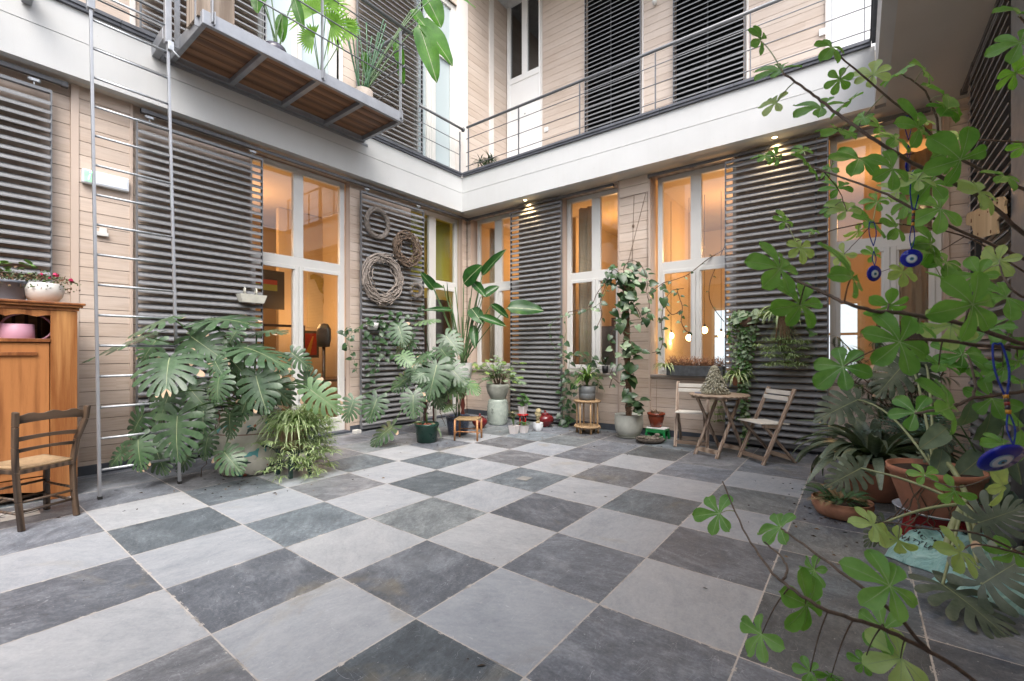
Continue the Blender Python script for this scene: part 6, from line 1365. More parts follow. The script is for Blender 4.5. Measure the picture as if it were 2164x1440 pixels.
# frosted little tree on the table
FT = thing('frosted_tree', 'small frosted cone tree of woolly tufts with silver beads on the bistro table', 'ornamental tree', (tp.x - .05, tp.y - .02, .758)); c = FT.location; m = MB(); s2 = MB()
for k in range(420):
    h = rng.random() ** 1.25 * .33; r = (.155 * (1 - h / .36)) * rng.uniform(.75, 1.05) + .012; a = rng.uniform(0, 6.28); q = c + V(r * math.cos(a), r * math.sin(a), h + .015)
    d = V(math.cos(a), math.sin(a), rng.uniform(-.7, .1)).normalized(); m.tube([q - d * .03, q, q + d * .022 + V(0, 0, -.008)], [.008, .011, .004], 5)
for k in range(26): h = rng.uniform(.05, .3); r = .155 * (1 - h / .37) + .02; a = rng.uniform(0, 6.28); s2.sphere(c + V(r * math.cos(a), r * math.sin(a), h), .0085, 0, 8, 6)
m.lathe([(.14, 0), (.10, .1), (.02, .33), (.001, .35)], c, 12); m.build('tufts', simple('woolly_tufts', (.36, .345, .26), .95, 0, .35, 60, .8, 120, bd=.006), FT); s2.build('beads', simple('silver_beads', (.8, .8, .82), .12, 1, .02, 3, 0), FT)
m = MB(); m.box(tp.x - .27, tp.x - .16, tp.y - .1, tp.y - .05, .758, .775); tag(m.build('ashtray', simple('blueish_metal', (.25, .28, .35), .4, .3), None, (tp.x - .2, tp.y - .08, .758)), 'small flat bluish tin beside the frosted tree on the table', 'tin')

# ================================================================== RIGHT-HAND PLANT CLUSTER
# bromeliad-like clump in big terracotta pot
BR = thing('cast_iron_plant', 'big clump of dark dusty strap leaves with silver bands in a large terracotta pot', 'plant', tuple(at(1846, 1052, Z=0))); p = BR.location
pot([(.15, 0), (.17, .01), (.235, .18), (.25, .26), (.24, .29), (.255, .30), (.255, .34)], 'pot', TERRA, BR)
lv = MB(); c = p + V(0, 0, .32)
for k in range(92):
    az = rng.uniform(0, 6.28); e = rng.uniform(15, 85); q = c + V(.08 * math.cos(az), .08 * math.sin(az), rng.uniform(0, .04))
    strap(lv, q, az, rng.uniform(.42, .72), e, e - rng.uniform(75, 130), rng.uniform(.06, .09), rng, 0, None, 11, rng.uniform(-.7, .7), .35, .25)
lv.build('foliage', [L_BRO], BR)
# terracotta fern bowl
FB = thing('fern_bowl', 'wide shallow terracotta bowl of small ferns standing on the floor in front', 'plant', tuple(at(1779, 1090, Z=0))); p = FB.location
pot([(.12, 0), (.165, .012), (.195, .06), (.205, .10), (.198, .125), (.203, .13)], 'bowl', simple('terracotta_bowl', (.42, .21, .13), .7, 0, .22, 12, .2, 60), FB, soil=True)
def frond(mb, p, az, L, el, rng, m=0, wd=.26):
    P = V(*p); h = V(math.cos(az), math.sin(az), 0); side = V(-h.y, h.x, 0); n = 16; e = el
    for i in range(n):
        t = i / n; d = h * math.cos(e) + V(0, 0, math.sin(e)); e -= R_(5.5); Q = P + d * (L / n); w_ = L * wd * math.sin(math.pi * min(1, t * .85 + .15)) ** .8
        for s in (-1, 1):
            a = P.lerp(Q, .3); tip = a + side * s * w_ + d * w_ * .5 - V(0, 0, .12 * w_); mid = a.lerp(tip, .5); mb.add([a, mid + d * w_ * .16, tip, mid - d * w_ * .16], [(0, 1, 2, 3)], m, False)
        P = Q
lv = MB(); c = p + V(0, 0, .12)
for k in range(44): az = rng.uniform(0, 6.28); r = rng.uniform(.02, .15); frond(lv, c + V(r * math.cos(az), r * math.sin(az), 0), az + rng.uniform(-.6, .6), rng.uniform(.10, .22), R_(rng.uniform(5, 70)), rng, 0 if rng.random() < .7 else 1)
lv.build('foliage', [leafmat('fern_green', (.03, .09, .035), (.10, .19, .08), .5, .2, 30), simple('dry_fern', (.22, .16, .08), .9)], FB)
# terracotta pot on red stool
RSX = at(1975, 1100, D=3.02); rx_, ry_ = RSX.x, RSX.y
RS3 = thing('red_step_stool', 'low red plastic stool under the terracotta pot with white dish', 'stool', (rx_, ry_, 0)); RP = simple('red_plastic', (.26, .008, .012), .4, 0, .08)
m = MB(); m.cbox((rx_, ry_, .20), (.27, .22, .02))
m.build('seat', RP, RS3, bevel=.005)
for sx in (-1, 1):
    for sy in (-1, 1): m = MB(); m.bar((rx_ + sx * .15, ry_ + sy * .12, 0), (rx_ + sx * .12, ry_ + sy * .095, .19), .045, .025); m.build('leg', RP, RS3, bevel=.003)
m = MB()
for sy in (-1, 1): m.cbox((rx_, ry_ + sy * .105, .055), (.24, .012, .025)); m.cbox((rx_, ry_ + sy * .1, .17), (.23, .012, .04)); m.cbox((rx_ + sy * .133, ry_, .055), (.012, .2, .025)); m.cbox((rx_ + sy * .126, ry_, .17), (.012, .19, .04))
m.build('stretcher', RP, RS3)
T = thing('dish', 'white dish with blue rim under the terracotta pot on the red stool', 'dish', (rx_, ry_, .211)); MB().lathe([(.001, 0), (.14, 0), (.215, .03), (.22, .034), (.205, .034), (.13, .01), (.001, .008)], T.location, 40).build('plate', simple('white_blue_dish', (.52, .56, .62), .2, 0, .12, 18, .02), T)
T.children[0].name = 'plate'
TC = thing('terracotta_monstera', 'sprawling old monstera in a terracotta pot on the red stool, stems bending to the floor', 'plant', (rx_, ry_, .222)); p = TC.location
pot([(.145, 0), (.165, .01), (.225, .2), (.24, .255), (.252, .257), (.255, .30)], 'pot', TERRA, TC)
c = p + V(0, 0, .28); lv = MB(); st = MB()
MD = leafmat('dusty_old_monstera', (.03, .055, .035), (.10, .14, .09), .4, .1, 12, .35)
kn = at(2035, 1065, D=2.7); st.tube(smooth([c, c + V(.06, -.05, .06), kn + V(.02, .08, .05), kn], 4), .016, 8, 0); st.tube(smooth([kn, at(2012, 1110, D=2.6), at(1998, 1160, D=2.5)], 3), .017, 8, 0); st.tube(smooth([kn, at(2060, 1120, D=2.55), at(2075, 1190, D=2.45)], 3), .014, 8, 0)
for a, t, D, D2, w_, ar, nu in (((1819, 990), (1758, 1022), 3.1, 3.05, .75, .1, .4), ((1868, 1105), (1838, 1150), 2.75, 2.7, .7, .1, .3), ((2069, 1105), (2150, 1078), 2.35, 2.25, 1.25, .1, .4), ((1992, 1236), (2125, 1328), 2.3, 2.05, 1.0, 0, .85), ((2075, 1235), (2160, 1180), 2.2, 2.15, 1.2, 0, .6), ((1813, 845), (1735, 880), 4.0, 3.95, .7, .2, .5), ((1914, 765), (1862, 825), 3.9, 3.85, .85, .3, .5), ((1955, 770), (1970, 830), 3.9, 3.85, .8, .3, .5), ((1960, 960), (2000, 985), 3.2, 3.1, 1, .1, .4), ((1985, 900), (2010, 950), 3.6, 3.5, .8, .2, .4)):
    A = at(*a, D=D); Bq = at(*t, D=D2); L_ = (Bq - A).length * 1.15; monstera(lv, basis(A, Bq - A, V(0, 0, 1) * nu - CF * (1 - nu)), L_, rng, droop=.15, dry=.06, W=w_ * 1.05)
    petiole(st, kn if D < 3.2 else c, A, .010, ar)
lv.build('foliage', [MD, DRY, STEML], TC); st.build('stem', [STEML], TC)
m = MB()
for k in range(11): a = c + V(rng.uniform(-.2, .1), rng.uniform(-.25, -.05), 0); e_ = V(rx_ + rng.uniform(-.35, .1), ry_ + rng.uniform(-.5, -.1), rng.uniform(.01, .25)); m.tube(curve(a, e_, .05, 9, .015, rng), .0035, 4)
m.build('aerial_root', STEMB, TC)
WBK = thing('wicker_basket', 'upright wicker basket holding a plant behind the terracotta pots', 'basket', tuple(at(1955, 1010, D=4.0))); WBK.location.z = 0; p = WBK.location
MB().lathe([(.001, .0), (.13, 0), (.15, .1), (.17, .25), (.18, .42), (.175, .5), (.185, .51), (.17, .5), (.16, .42), (.001, .40)], p, 34, rnd=lambda t, z: .012 * math.sin(28 * t + z * 160)).build('body', RATT, WBK)
m = MB()
for k in range(22): m.torus(p + V(0, 0, .02 + k * .022), .135 + .002 * k, .007, 24, 5)
m.build('weave', RATT, WBK)
T = thing('blue_fern', 'lacy blue-green fern in the wicker basket, in front of the leather chair window', 'plant', (p.x, p.y, .42)); lv = MB(); c = T.location
for k in range(60): az = rng.uniform(0, 6.28); frond(lv, c, az, rng.uniform(.35, .68), R_(rng.uniform(40, 88)), rng, 0, .13)
lv.build('foliage', [leafmat('blue_fern_green', (.10, .19, .16), (.20, .32, .27), .5, .2, 30)], T)
T = thing('small_terracotta_pot', 'small round terracotta pot half hidden behind the big ones', 'pot', tuple(at(1912, 1050, Z=0))); pot([(.09, 0), (.13, .06), (.14, .14), (.11, .19), (.12, .2)], 'body', TERRA, T)
T = thing('tall_shrub', 'mixed dark shrub and ferns growing against the wall under the right window', 'shrub', (4.2, 4.75, 0)); pot([(.12, 0), (.16, .2), (.17, .28)], 'pot', TERRA, T); lv = MB(); st = MB()
for k in range(14):
    e_ = T.location + V(rng.uniform(-.75, .2), rng.uniform(-.35, .3), rng.uniform(.7, 1.55)); cv = curve(T.location + V(0, 0, .25), e_, -.1, 7, .02, rng); st.tube(cv, .006, 5)
    for q in cv[2:]:
        for j in range(4): frond(lv, q, rng.uniform(0, 6.28), rng.uniform(.12, .26), R_(rng.uniform(-30, 50)), rng, rng.choice((0, 0, 1)), .22)
lv.build('foliage', [L_DARK, L_BRO], T); st.build('stem', STEMB, T)
# big soft leaves at the far right
T = thing('large_leaf_plant', 'large pale round-leaved plant at the right edge behind the soil sacks', 'plant', tuple(at(2110, 1080, D=3.0)[:2]) + (0,)); pot([(.1, 0), (.14, .2), (.15, .28)], 'pot', WHITEP, T); lv = MB(); st = MB()
for a, t, w_ in (((2080, 960), (2040, 1000), .16), ((2070, 930), (2100, 890), .2), ((2000, 905), (1965, 935), .13), ((2110, 1000), (2090, 1050), .16), ((2140, 960), (2164, 1010), .2), ((1990, 950), (1985, 1000), .12), ((2030, 900), (2060, 860), .14), ((2120, 900), (2150, 860), .2), ((2050, 980), (2030, 1020), .13), ((2140, 1040), (2120, 1080), .14)):
    A = at(*a, D=3.0); Bq = at(*t, D=2.9); paddle(lv, basis(A, Bq - A, V(0, 0, .6) - CF), (Bq - A).length * 1.2, w_, .2, .2, 0, rng=rng); petiole(st, T.location + V(0, 0, .3), A, .007, .1)
lv.build('foliage', [leafmat('pale_soft_leaf', (.10, .16, .12), (.20, .28, .20), .55, .2), DRY, STEML], T); st.build('stem', STEM, T)
# soil sacks with printed lettering
def sack(lb, c, ux, uy, w_, l_, h, name='soil_sack'):
    T = thing(name, lb, 'sack', tuple(c), 'turquoise soil sacks'); ux, uy = Vector(ux).normalized(), Vector(uy).normalized(); n = 26; vs = []; T['_'] = 0; del T['_']
    b = MATS.get('sack_plastic')
    if not b:
        nb = NB('sack_plastic'); pp = nb.obj(); wr = nb.noise(nb.mapping(pp, (1, 2.2, 1)), 7, 5, .6, 1.6); nb.pbr(nb.ramp(wr, [(.3, (.22, .46, .44)), (.7, (.42, .66, .63))]), .3, 0, nb.bump(wr, .9, .03)); b = MATS['sack_plastic'] = nb.mat
    def hh(a, q):
        e = max(0, (1 - abs(a) ** 3.2)) ** .5 * max(0, (1 - abs(q) ** 5)) ** .5
        return h * e * (1 + .10 * math.sin(5 * q + 2 * a) + .07 * math.sin(9 * a + 3 * q + 1) + .07 * math.sin(17 * q + 5 * a) + .06 * math.sin(11 * a - 13 * q))
    for j in range(n + 1):
        for i in range(n + 1):
            a, q = i / n * 2 - 1, j / n * 2 - 1; k = 1 - .07 * (1 - abs(q)) - .03 * math.sin(q * 6); vs.append(Vector(c) + ux * (a * w_ / 2 * k) + uy * (q * l_ / 2 * (1 - .04 * abs(a))) + V(0, 0, .006 + hh(a, q)))
    m = MB(); m.add(vs, [(j * (n + 1) + i, j * (n + 1) + i + 1, (j + 1) * (n + 1) + i + 1, (j + 1) * (n + 1) + i) for j in range(n) for i in range(n)], 0, True)
    vs2 = [Vector(v) * 1 for v in vs]; vs2 = [V(v.x, v.y, c[2] + .003) for v in vs2]; m.add(vs2, [(j * (n + 1) + i, (j + 1) * (n + 1) + i, (j + 1) * (n + 1) + i + 1, j * (n + 1) + i + 1) for j in range(n) for i in range(n)], 0, True)
    m.build('bag', b, T); return T, ux, uy, hh
INK = simple('black_ink', (.012, .02, .022), .5, 0, .1, 5, 0)
def sacktext(S_, lines, w_, l_, size, c):
    T, ux, uy, hh = S_
    for txt, a0, q0, sz in lines:
        cu = bpy.data.curves.new('lettering', 'FONT'); cu.body = txt; cu.size = sz; cu.offset = .0006; tmp = bpy.data.objects.new('lettering', cu); COL.objects.link(tmp)
        bpy.context.view_layer.update(); dg = bpy.context.evaluated_depsgraph_get(); me = bpy.data.meshes.new_from_object(tmp.evaluated_get(dg)); bpy.data.objects.remove(tmp)
        import bmesh
        bm = bmesh.new(); bm.from_mesh(me); bmesh.ops.triangulate(bm, faces=bm.faces); bmesh.ops.subdivide_edges(bm, edges=[e for e in bm.edges if e.calc_length() > .02], cuts=2); bm.to_mesh(me); bm.free()
        for v in me.vertices:
            x, y = v.co.x, v.co.y; a = a0 + y / (w_ / 2); q = q0 + x / (l_ / 2); P = ux * (a * w_ / 2 * .97) + uy * (q * l_ / 2) + V(0, 0, .010 + hh(max(-1, min(1, a)), max(-1, min(1, q)))); v.co = P
        me.materials.append(INK); o = bpy.data.objects.new('lettering', me); COL.objects.link(o); o.parent = T
UX = (CR * .94 + CF * .34); UY = (CR * .34 - CF * .94)
c1 = at(1940, 1205, Z=0) + UX * .35; c1.z = 0
S1 = sack('turquoise soil sack lying nearest the red stool, printed with black lettering', c1, UX, UY, .70, .40, .15)
sacktext(S1, [('GIỮ ẨM NƯỚC', -.56, -.62, .042), ('VÀ TỶ LỆ BÁN ĐẾN 600', -.76, -.74, .040), ('TRỒNG RAU', .1, -.5, .07)], .70, .40, 1, c1)
c2 = at(2085, 1275, Z=0) + UX * .33; c2.z = 0
S2 = sack('turquoise soil sack at the lower right edge, under the fallen monstera leaf', c2, UX, UY, .66, .50, .12)
sacktext(S2, [('đẹp', -.52, .1, .07), ('0', -.25, -.05, .06), ('ĐẤT', .3, -.5, .10)], .66, .50, 1, c2)
# wooden bear-shaped board on the steep shutter
WBD = thing('wooden_board', 'flat plywood cut-out board with dark ovals hung on the steep right shutter', 'board', tuple(at(2085, 485, X=4.47))); c = WBD.location
def P2(u, v): return at(u, v, X=4.47)
out = [(2058, 446), (2085, 432), (2100, 424), (2105, 418), (2118, 416), (2124, 424), (2122, 436), (2124, 452), (2112, 458), (2106, 466), (2107, 486), (2108, 494), (2084, 500), (2080, 502), (2056, 504), (2056, 488), (2053, 478), (2042, 476), (2040, 466), (2043, 452)]
m = MB(); m.prism([P2(*q) for q in out], (.012, 0, 0)); m.build('panel', wood('birch_ply', (.42, .30, .17), (.62, .48, .30), 1, 'Z', .6, 8), WBD)
m = MB()
for u, v, r in ((2108, 426, .020), (2053, 467, .018), (2067, 495, .012), (2094, 490, .014), (2070, 455, .007), (2088, 448, .007)):
    q = P2(u, v); m.tube([q + V(-.004, 0, 0), q + V(.001, 0, 0)], r, 16)
m.build('burned_spot', simple('burned_wood', (.20, .10, .05), .7), WBD)
o = MB(); a = at(2068, 505, X=4.46); o.box(4.44, 4.47, a.y - .035, a.y + .035, a.z - .42, a.z - .02); o.tube([a + V(0, 0, 0), a + V(.0, .01, -.1)], .02); tag(o.build('umbrella', simple('black_fabric', (.012, .012, .014), .8), None, tuple(a)), 'folded black umbrella hanging under the plywood board', 'umbrella')

# leaf litter and crumbs of soil under the planters
m = MB(); g = random.Random(77)
for cx_, cy_, sp_, n_ in ((-1.5, .5, .45, 60), (-1.0, .75, .3, 50), (-1.5, 3.2, .6, 60), (-.4, 4.6, .5, 40), (1.2, 4.8, .4, 40), (2.3, 4.7, .6, 30), (3.6, 3.0, .4, 60), (4.0, 2.4, .4, 60), (.8, 1.5, 2.2, 30)):
    for k in range(n_):
        x, y = g.gauss(cx_, sp_), g.gauss(cy_, sp_); L_ = g.uniform(.006, .022); a = g.uniform(0, 6.28); z = .003
        if x < -2.6 or y > 5.2 or x > 4.5: continue
        d = V(math.cos(a), math.sin(a), 0); e = V(-d.y, d.x, 0); c = V(x, y, z); m.add([c - d * L_, c + e * L_ * .4 + V(0, 0, L_ * .3), c + d * L_, c - e * L_ * .4], [(0, 1, 2, 3)], g.choice((0, 1, 1)))
tag(m.build('leaf_litter', [simple('dry_litter', (.20, .13, .07), .9, 0, .4, 30), simple('soil_crumb', (.05, .035, .025), .95)], None, (0, 2, 0)), 'dry leaf bits and soil crumbs scattered on the slate under the plants', 'litter', kind='stuff')
# ================================================================== UPPER BALCONY PLANTS
rng = random.Random(41)
ZD = 4.59 + .09
def upot(T, r, h, mat): pot([(r * .8, 0), (r * .9, .01), (r, h)], 'pot', mat, T)
def bananas(T, c, leaves, stems_r=.012, Xp=None):
    lv = MB(); st = MB()
    for a, t, w_, X1, X2, f in leaves:
        A = at(a[0], a[1], X=X1); Bq = at(t[0], t[1], X=X2); paddle(lv, basis(A, Bq - A, V(0, 0, .7) - CF), (Bq - A).length, w_, .12, f, 0, 12, .012, rng); petiole(st, c + V(rng.uniform(-.04, .04), rng.uniform(-.04, .04), 0), A, stems_r, rng.uniform(0, .2), 9)
    lv.build('foliage', [L_BAN, DRY, STEML], T); st.build('stem', STEM, T)
def deck(u, X): q = at(u, 200, X=X); return V(q.x, q.y, ZD)
T = thing('balcony_bird_of_paradise', 'big bird of paradise at the right end of the steel balcony, leaves over the rail', 'plant', tuple(deck(768, -1.8))); upot(T, .13, .22, simple('striped_clay', (.34, .29, .25), .7, 0, .1, 30)); c = T.location + V(0, 0, .2)
bananas(T, c, [((885, 40), (962, 132), .38, -1.5, -1.25, .25), ((885, 52), (925, 168), .32, -1.45, -1.3, .35), ((900, -5), (935, 55), .36, -1.5, -1.4, .3), ((870, 20), (900, 60), .2, -1.6, -1.5, .3), ((838, 85), (850, 150), .16, -1.9, -1.9, .2), ((770, 110), (775, 165), .12, -1.85, -1.85, .2), ((845, 130), (852, 178), .12, -1.95, -1.95, .2), ((940, -20), (1008, 8), .2, -1.3, -1.1, .3)], .010)
m = MB()
for k in range(16): a = c + V(rng.uniform(-.05, .05), rng.uniform(-.06, .06), 0); m.tube(curve(a, a + V(rng.uniform(-.15, .2), rng.uniform(-.25, .35), rng.uniform(.6, 1.2)), 0, 6), .009, 6)
m.build('stalks', simple('blue_green_stalk', (.05, .13, .06), .4), T)
T = thing('balcony_palm', 'bright green fan palm in the middle of the steel balcony', 'palm', tuple(deck(676, -1.75))); upot(T, .09, .12, GREYP); c = T.location + V(0, 0, .1); lv = MB(); st = MB()
for (u, v), ang, R0 in (((700, 55), .2, .36), ((660, 30), 2.0, .32), ((690, 10), 1.2, .36), ((662, 80), 2.9, .2), ((735, 60), -.2, .2)):
    q = at(u, v, X=-1.7); st.tube(curve(c, q, .02, 7), .006, 5)
    for k in range(19):
        t = ang + (k - 9) * .20; d = (CR * math.cos(t) + V(0, 0, math.sin(t)) - CF * .25).normalized(); P0_ = q; vs = []; n = 6; sd = d.cross(CF).normalized(); L_ = R0 * rng.uniform(.8, 1.05)
        for i in range(n + 1): s_ = i / n; P = P0_ + d * (L_ * s_) - V(0, 0, .22 * L_ * s_ * s_); w_ = .014 * math.sin(math.pi * min(1, s_ * .85 + .15)) ** .6 + .001; vs += [P - sd * w_, P + CF * -.004, P + sd * w_]
        lv.add(vs, [(3 * i + j, 3 * i + j + 1, 3 * i + j + 4, 3 * i + j + 3) for i in range(n) for j in range(2)], 0, True)
lv.build('foliage', [leafmat('palm_green', (.12, .27, .03), (.26, .44, .08), .4, .5)], T); st.build('stem', STEM, T)
T = thing('balcony_banana', 'young banana plant in a round dark glazed pot, left half of the balcony', 'plant', tuple(deck(580, -1.75))); p = T.location; pot([(.07, 0), (.12, .04), (.14, .1), (.12, .15), (.10, .17)], 'pot', simple('dark_marbled_glaze', (.06, .055, .075), .12, 0, .9, 22, .02), T); c = p + V(0, 0, .15)
bananas(T, c, [((597, 28), (594, 86), .15, -1.7, -1.7, .15), ((622, -5), (640, 62), .12, -1.65, -1.6, .3), ((545, -10), (542, 24), .14, -1.7, -1.65, .2), ((570, -30), (600, -5), .14, -1.8, -1.8, .2), ((560, 5), (545, -40), .1, -1.8, -1.8, .2)], .010)
T = thing('wooden_planter', 'weathered grey board planter with dry grass at the left end of the steel balcony', 'planter', tuple(deck(452, -1.78))); p = T.location; GB = wood('grey_boards', (.16, .12, .09), (.38, .31, .25), 1, 'Z', .8, 12)
m = MB(); m.box(p.x - .16, p.x + .16, p.y - .20, p.y + .14, p.z, p.z + .55); m.build('box', GB, T, bevel=.004); m = MB()
for k in range(90): az = rng.uniform(-.3, 1.9); strap(m, p + V(rng.uniform(-.1, .15), rng.uniform(-.15, .13), .54), az, rng.uniform(.2, .55), rng.uniform(40, 85), -70, .006, rng, 0, None, 6)
m.build('dry_grass', simple('straw', (.36, .27, .16), .8, 0, .2, 20), T)
T = thing('gallery_palm', 'small spiky dark green palm on the gallery behind the left end of the long railing', 'palm', (-2.40, 5.55, ZT + .03)); upot(T, .14, .2, GREYP); c = T.location + V(0, 0, .2); lv = MB()
for k in range(5):
    q = c + V(rng.uniform(-.1, .12), rng.uniform(-.1, .1), rng.uniform(.08, .28)); lv.tube([c, q], .014, 6, 1)
    for j in range(26): az = rng.uniform(0, 6.28); e = rng.uniform(0, 80); strap(lv, q, az, rng.uniform(.16, .28), e, e - 80, .016, rng, 0, None, 6)
lv.build('foliage', [L_DARK, STEMB], T)

# ================================================================== FOREGROUND BRANCHES AND CHARMS
FT_ = thing('leafy_tree', 'bright green tree with rounded finger-lobed leaves whose branches reach in from the right', 'tree', (5.0 - .45, -.55, 0))
br = MB(); allpts = []
def branch(pts, r0, r1, jit=.0012, keep=True):
    P = smooth([at(u, v, D=D) for u, v, D in pts], 6); n = len(P)
    P = [p + V(rng.uniform(-jit, jit), rng.uniform(-jit, jit), rng.uniform(-jit, jit)) * (0 if i in (0, n - 1) else 1) for i, p in enumerate(P)]
    br.tube(P, [r0 + (r1 - r0) * i / (n - 1) for i in range(n)], 7)
    if keep: allpts.extend(P)
HUB = V(4.50, -.42, 1.25)
def ext(pts): # continue a branch out of frame to the trunk
    P = at(*pts[0][:2], D=pts[0][2]); Q = smooth([HUB + V(0, 0, (P.z - 1.3) * .6), HUB.lerp(P, .5) + V(0, 0, (P.z - 1.3) * .3), P], 6); br.tube(Q, .006, 7)
BR_ = [([(2200, 510, .95), (2164, 494, .95), (2075, 420, .92), (1938, 350, .9), (1837, 288, .9), (1760, 233, .95), (1712, 195, .98), (1655, 155, 1.0)], .0045, .0022),
 ([(2210, 425, 1.5), (2164, 400, 1.5), (2071, 358, 1.5), (1993, 307, 1.5), (1977, 241, 1.5), (1950, 187, 1.5), (1903, 156, 1.55)], .006, .002),
 ([(1993, 307, 1.5), (1923, 245, 1.5), (1818, 156, 1.5), (1767, 113, 1.5), (1757, 101, 1.5)], .004, .0018),
 ([(2200, 560, 1.3), (2164, 548, 1.3), (1966, 459, 1.25), (1857, 404, 1.3), (1740, 362, 1.45), (1708, 352, 1.5)], .005, .002),
 ([(2200, 305, 1.8), (2160, 301, 1.8), (2063, 296, 1.8), (2028, 290, 1.8)], .004, .002),
 ([(1930, 325, 1.6), (1850, 335, 1.6), (1720, 330, 1.7), (1630, 331, 1.8)], .003, .0015),
 ([(2190, 590, 1.7), (2164, 575, 1.7), (2032, 498, 1.7), (1845, 472, 1.7), (1709, 502, 1.75), (1670, 517, 1.8)], .004, .0015),
 ([(2210, 740, .68), (2164, 728, .68), (2039, 686, .66), (1907, 662, .66), (1851, 658, .66), (1792, 644, .67), (1744, 620, .7), (1664, 585, .76), (1640, 572, .78)], .0036, .002),
 ([(2210, 742, .70), (2164, 735, .70), (2060, 728, .68), (1963, 717, .66), (1900, 724, .65)], .0034, .0022),
 ([(2210, 820, .74), (2164, 828, .74), (2056, 842, .7), (2004, 863, .66), (1935, 874, .8)], .0032, .002),
 ([(2200, 1530, .72), (2062, 1440, .70), (1963, 1376, .67), (1861, 1328, .65), (1749, 1290, .64), (1688, 1255, .66), (1653, 1229, .7), (1621, 1197, .75), (1570, 1117, .95), (1527, 1018, 1.1)], .0036, .0016),
 ([(1963, 1376, .67), (1880, 1287, .64), (1775, 1207, .7), (1672, 1133, .9), (1651, 1117, .95)], .003, .0016),
 ([(1653, 1229, .7), (1663, 1204, .72), (1647, 1172, .8), (1615, 1146, .85)], .002, .0014),
 ([(2200, 1190, 1.2), (2164, 1172, 1.2), (2062, 1127, 1.2), (1957, 1117, 1.25), (1883, 1105, 1.3), (1855, 1104, 1.35)], .0035, .0018),
 ([(2200, 1180, 1.2), (2135, 1165, 1.15), (2062, 1150, 1.15), (2030, 1165, 1.15)], .003, .0018),
 ([(2164, 940, 1.3), (2117, 985, 1.3), (2090, 1010, 1.3), (2020, 1030, 1.3), (1955, 1008, 1.4)], .003, .0015),
 ([(2056, 842, .7), (2060, 800, .75), (2045, 752, .8)], .0022, .0016),
 ([(2200, 640, 1.0), (2140, 615, 1.0), (2112, 560, 1.05)], .003, .0016), ([(1740, 362, 1.45), (1771, 400, 1.5), (1790, 447, 1.5)], .002, .001), ([(1845, 472, 1.7), (1820, 500, 1.7), (1785, 537, 1.8)], .002, .001), ([(2039, 500, 1.7), (1960, 545, 1.7), (1907, 560, 1.8), (1830, 585, 1.9)], .002, .001),
 ([(2210, 60, 1.2), (2170, 50, 1.2), (2152, 35, 1.2)], .003, .002), ([(2210, 180, 1.5), (2170, 170, 1.5), (2148, 152, 1.6)], .003, .002)]
for pts, r0, r1 in BR_:
    branch(pts, r0, r1)
    if pts[0][0] >= 2190: ext(pts)
br.tube(smooth([V(4.55, -.55, .25), V(4.53, -.5, .8), HUB, V(4.55, -.35, 1.9), V(4.6, -.3, 2.6)], 5), [.022 - .0006 * i for i in range(21)], 10)
m = MB(); m.lathe([(.14, 0), (.17, .2), (.18, .27), (.165, .27), (.16, .24), (.001, .24)], FT_.location, 28); m.build('pot', TERRA, FT_)
lf = MB(); pt = MB()
LV = [(1649, 150, 43), (1606, 85, 28), (1641, 218, 28), (1736, 229, 46), (1757, 101, 33), (1775, 167, 23), (1845, 160, 30), (1900, 155, 30), (1950, 150, 32), (1993, 203, 48), (1798, 214, 32), (1775, 280, 38), (1697, 320, 22), (1708, 352, 34), (1618, 332, 20), (1640, 330, 18), (1814, 338, 46), (1884, 358, 52), (1938, 272, 60), (2028, 338, 64), (2067, 408, 52), (1985, 443, 60), (1826, 249, 22), (1857, 272, 26), (1756, 358, 21), (1771, 400, 30), (1853, 428, 24), (1787, 447, 30), (1658, 470, 23), (1715, 490, 17), (1814, 486, 25), (1892, 482, 32), (1690, 525, 26), (1966, 517, 45), (1938, 381, 34), (2028, 288, 22), (1958, 280, 22), (2156, 30, 42), (2156, 92, 38), (2148, 155, 30), (2162, 311, 20), (1896, 408, 34), (1920, 430, 30), (1760, 440, 22),
 (1798, 589, 78), (1690, 646, 60), (1646, 570, 62), (1900, 724, 72), (1879, 644, 36), (1782, 776, 48), (2053, 644, 76), (2011, 686, 55), (2032, 752, 54), (2004, 863, 74), (1935, 874, 44), (2112, 551, 36), (2126, 630, 46), (2070, 580, 34), (1785, 537, 24), (1907, 575, 26), (2150, 762, 50), (2098, 842, 42), (2150, 804, 40), (2152, 905, 48), (2090, 700, 50),
 (1521, 1086, 42), (1651, 1117, 44), (1702, 1277, 66), (1610, 1341, 46), (1722, 1205, 32), (1879, 1239, 74), (1903, 1392, 66), (1869, 1330, 52), (1712, 1420, 26), (1756, 1432, 28), (1845, 1110, 36), (1899, 1141, 32), (2027, 1168, 44), (2018, 1037, 32), (2117, 1025, 40), (2142, 1165, 38), (1954, 1006, 26), (2120, 940, 36), (1826, 1400, 22), (1990, 590, 26), (1845, 540, 20)]
side = {(1606, 85), (1521, 1086), (1610, 1341), (1722, 1205), (1869, 1330), (1950, 150), (1712, 1420), (1756, 1432), (1641, 218), (2148, 155), (1900, 155)}
pale = {(1845, 1110), (1899, 1141), (2027, 1168), (1785, 537), (1907, 575), (2117, 1025), (1814, 486), (1896, 408), (1938, 381), (1787, 447), (1690, 525)}
LV += [(rng.uniform(1830, 2160), rng.uniform(180, 640), rng.uniform(22, 44)) for _ in range(12)] + [(rng.uniform(1930, 2160), rng.uniform(640, 960), rng.uniform(30, 52)) for _ in range(5)]
def pjx(P): d = P - CAM; D = d.dot(CF); return CXP + FPX * d.dot(CR) / D, HYP - FPX * d.z / D, D
APX = [(P,) + pjx(P) for P in allpts]
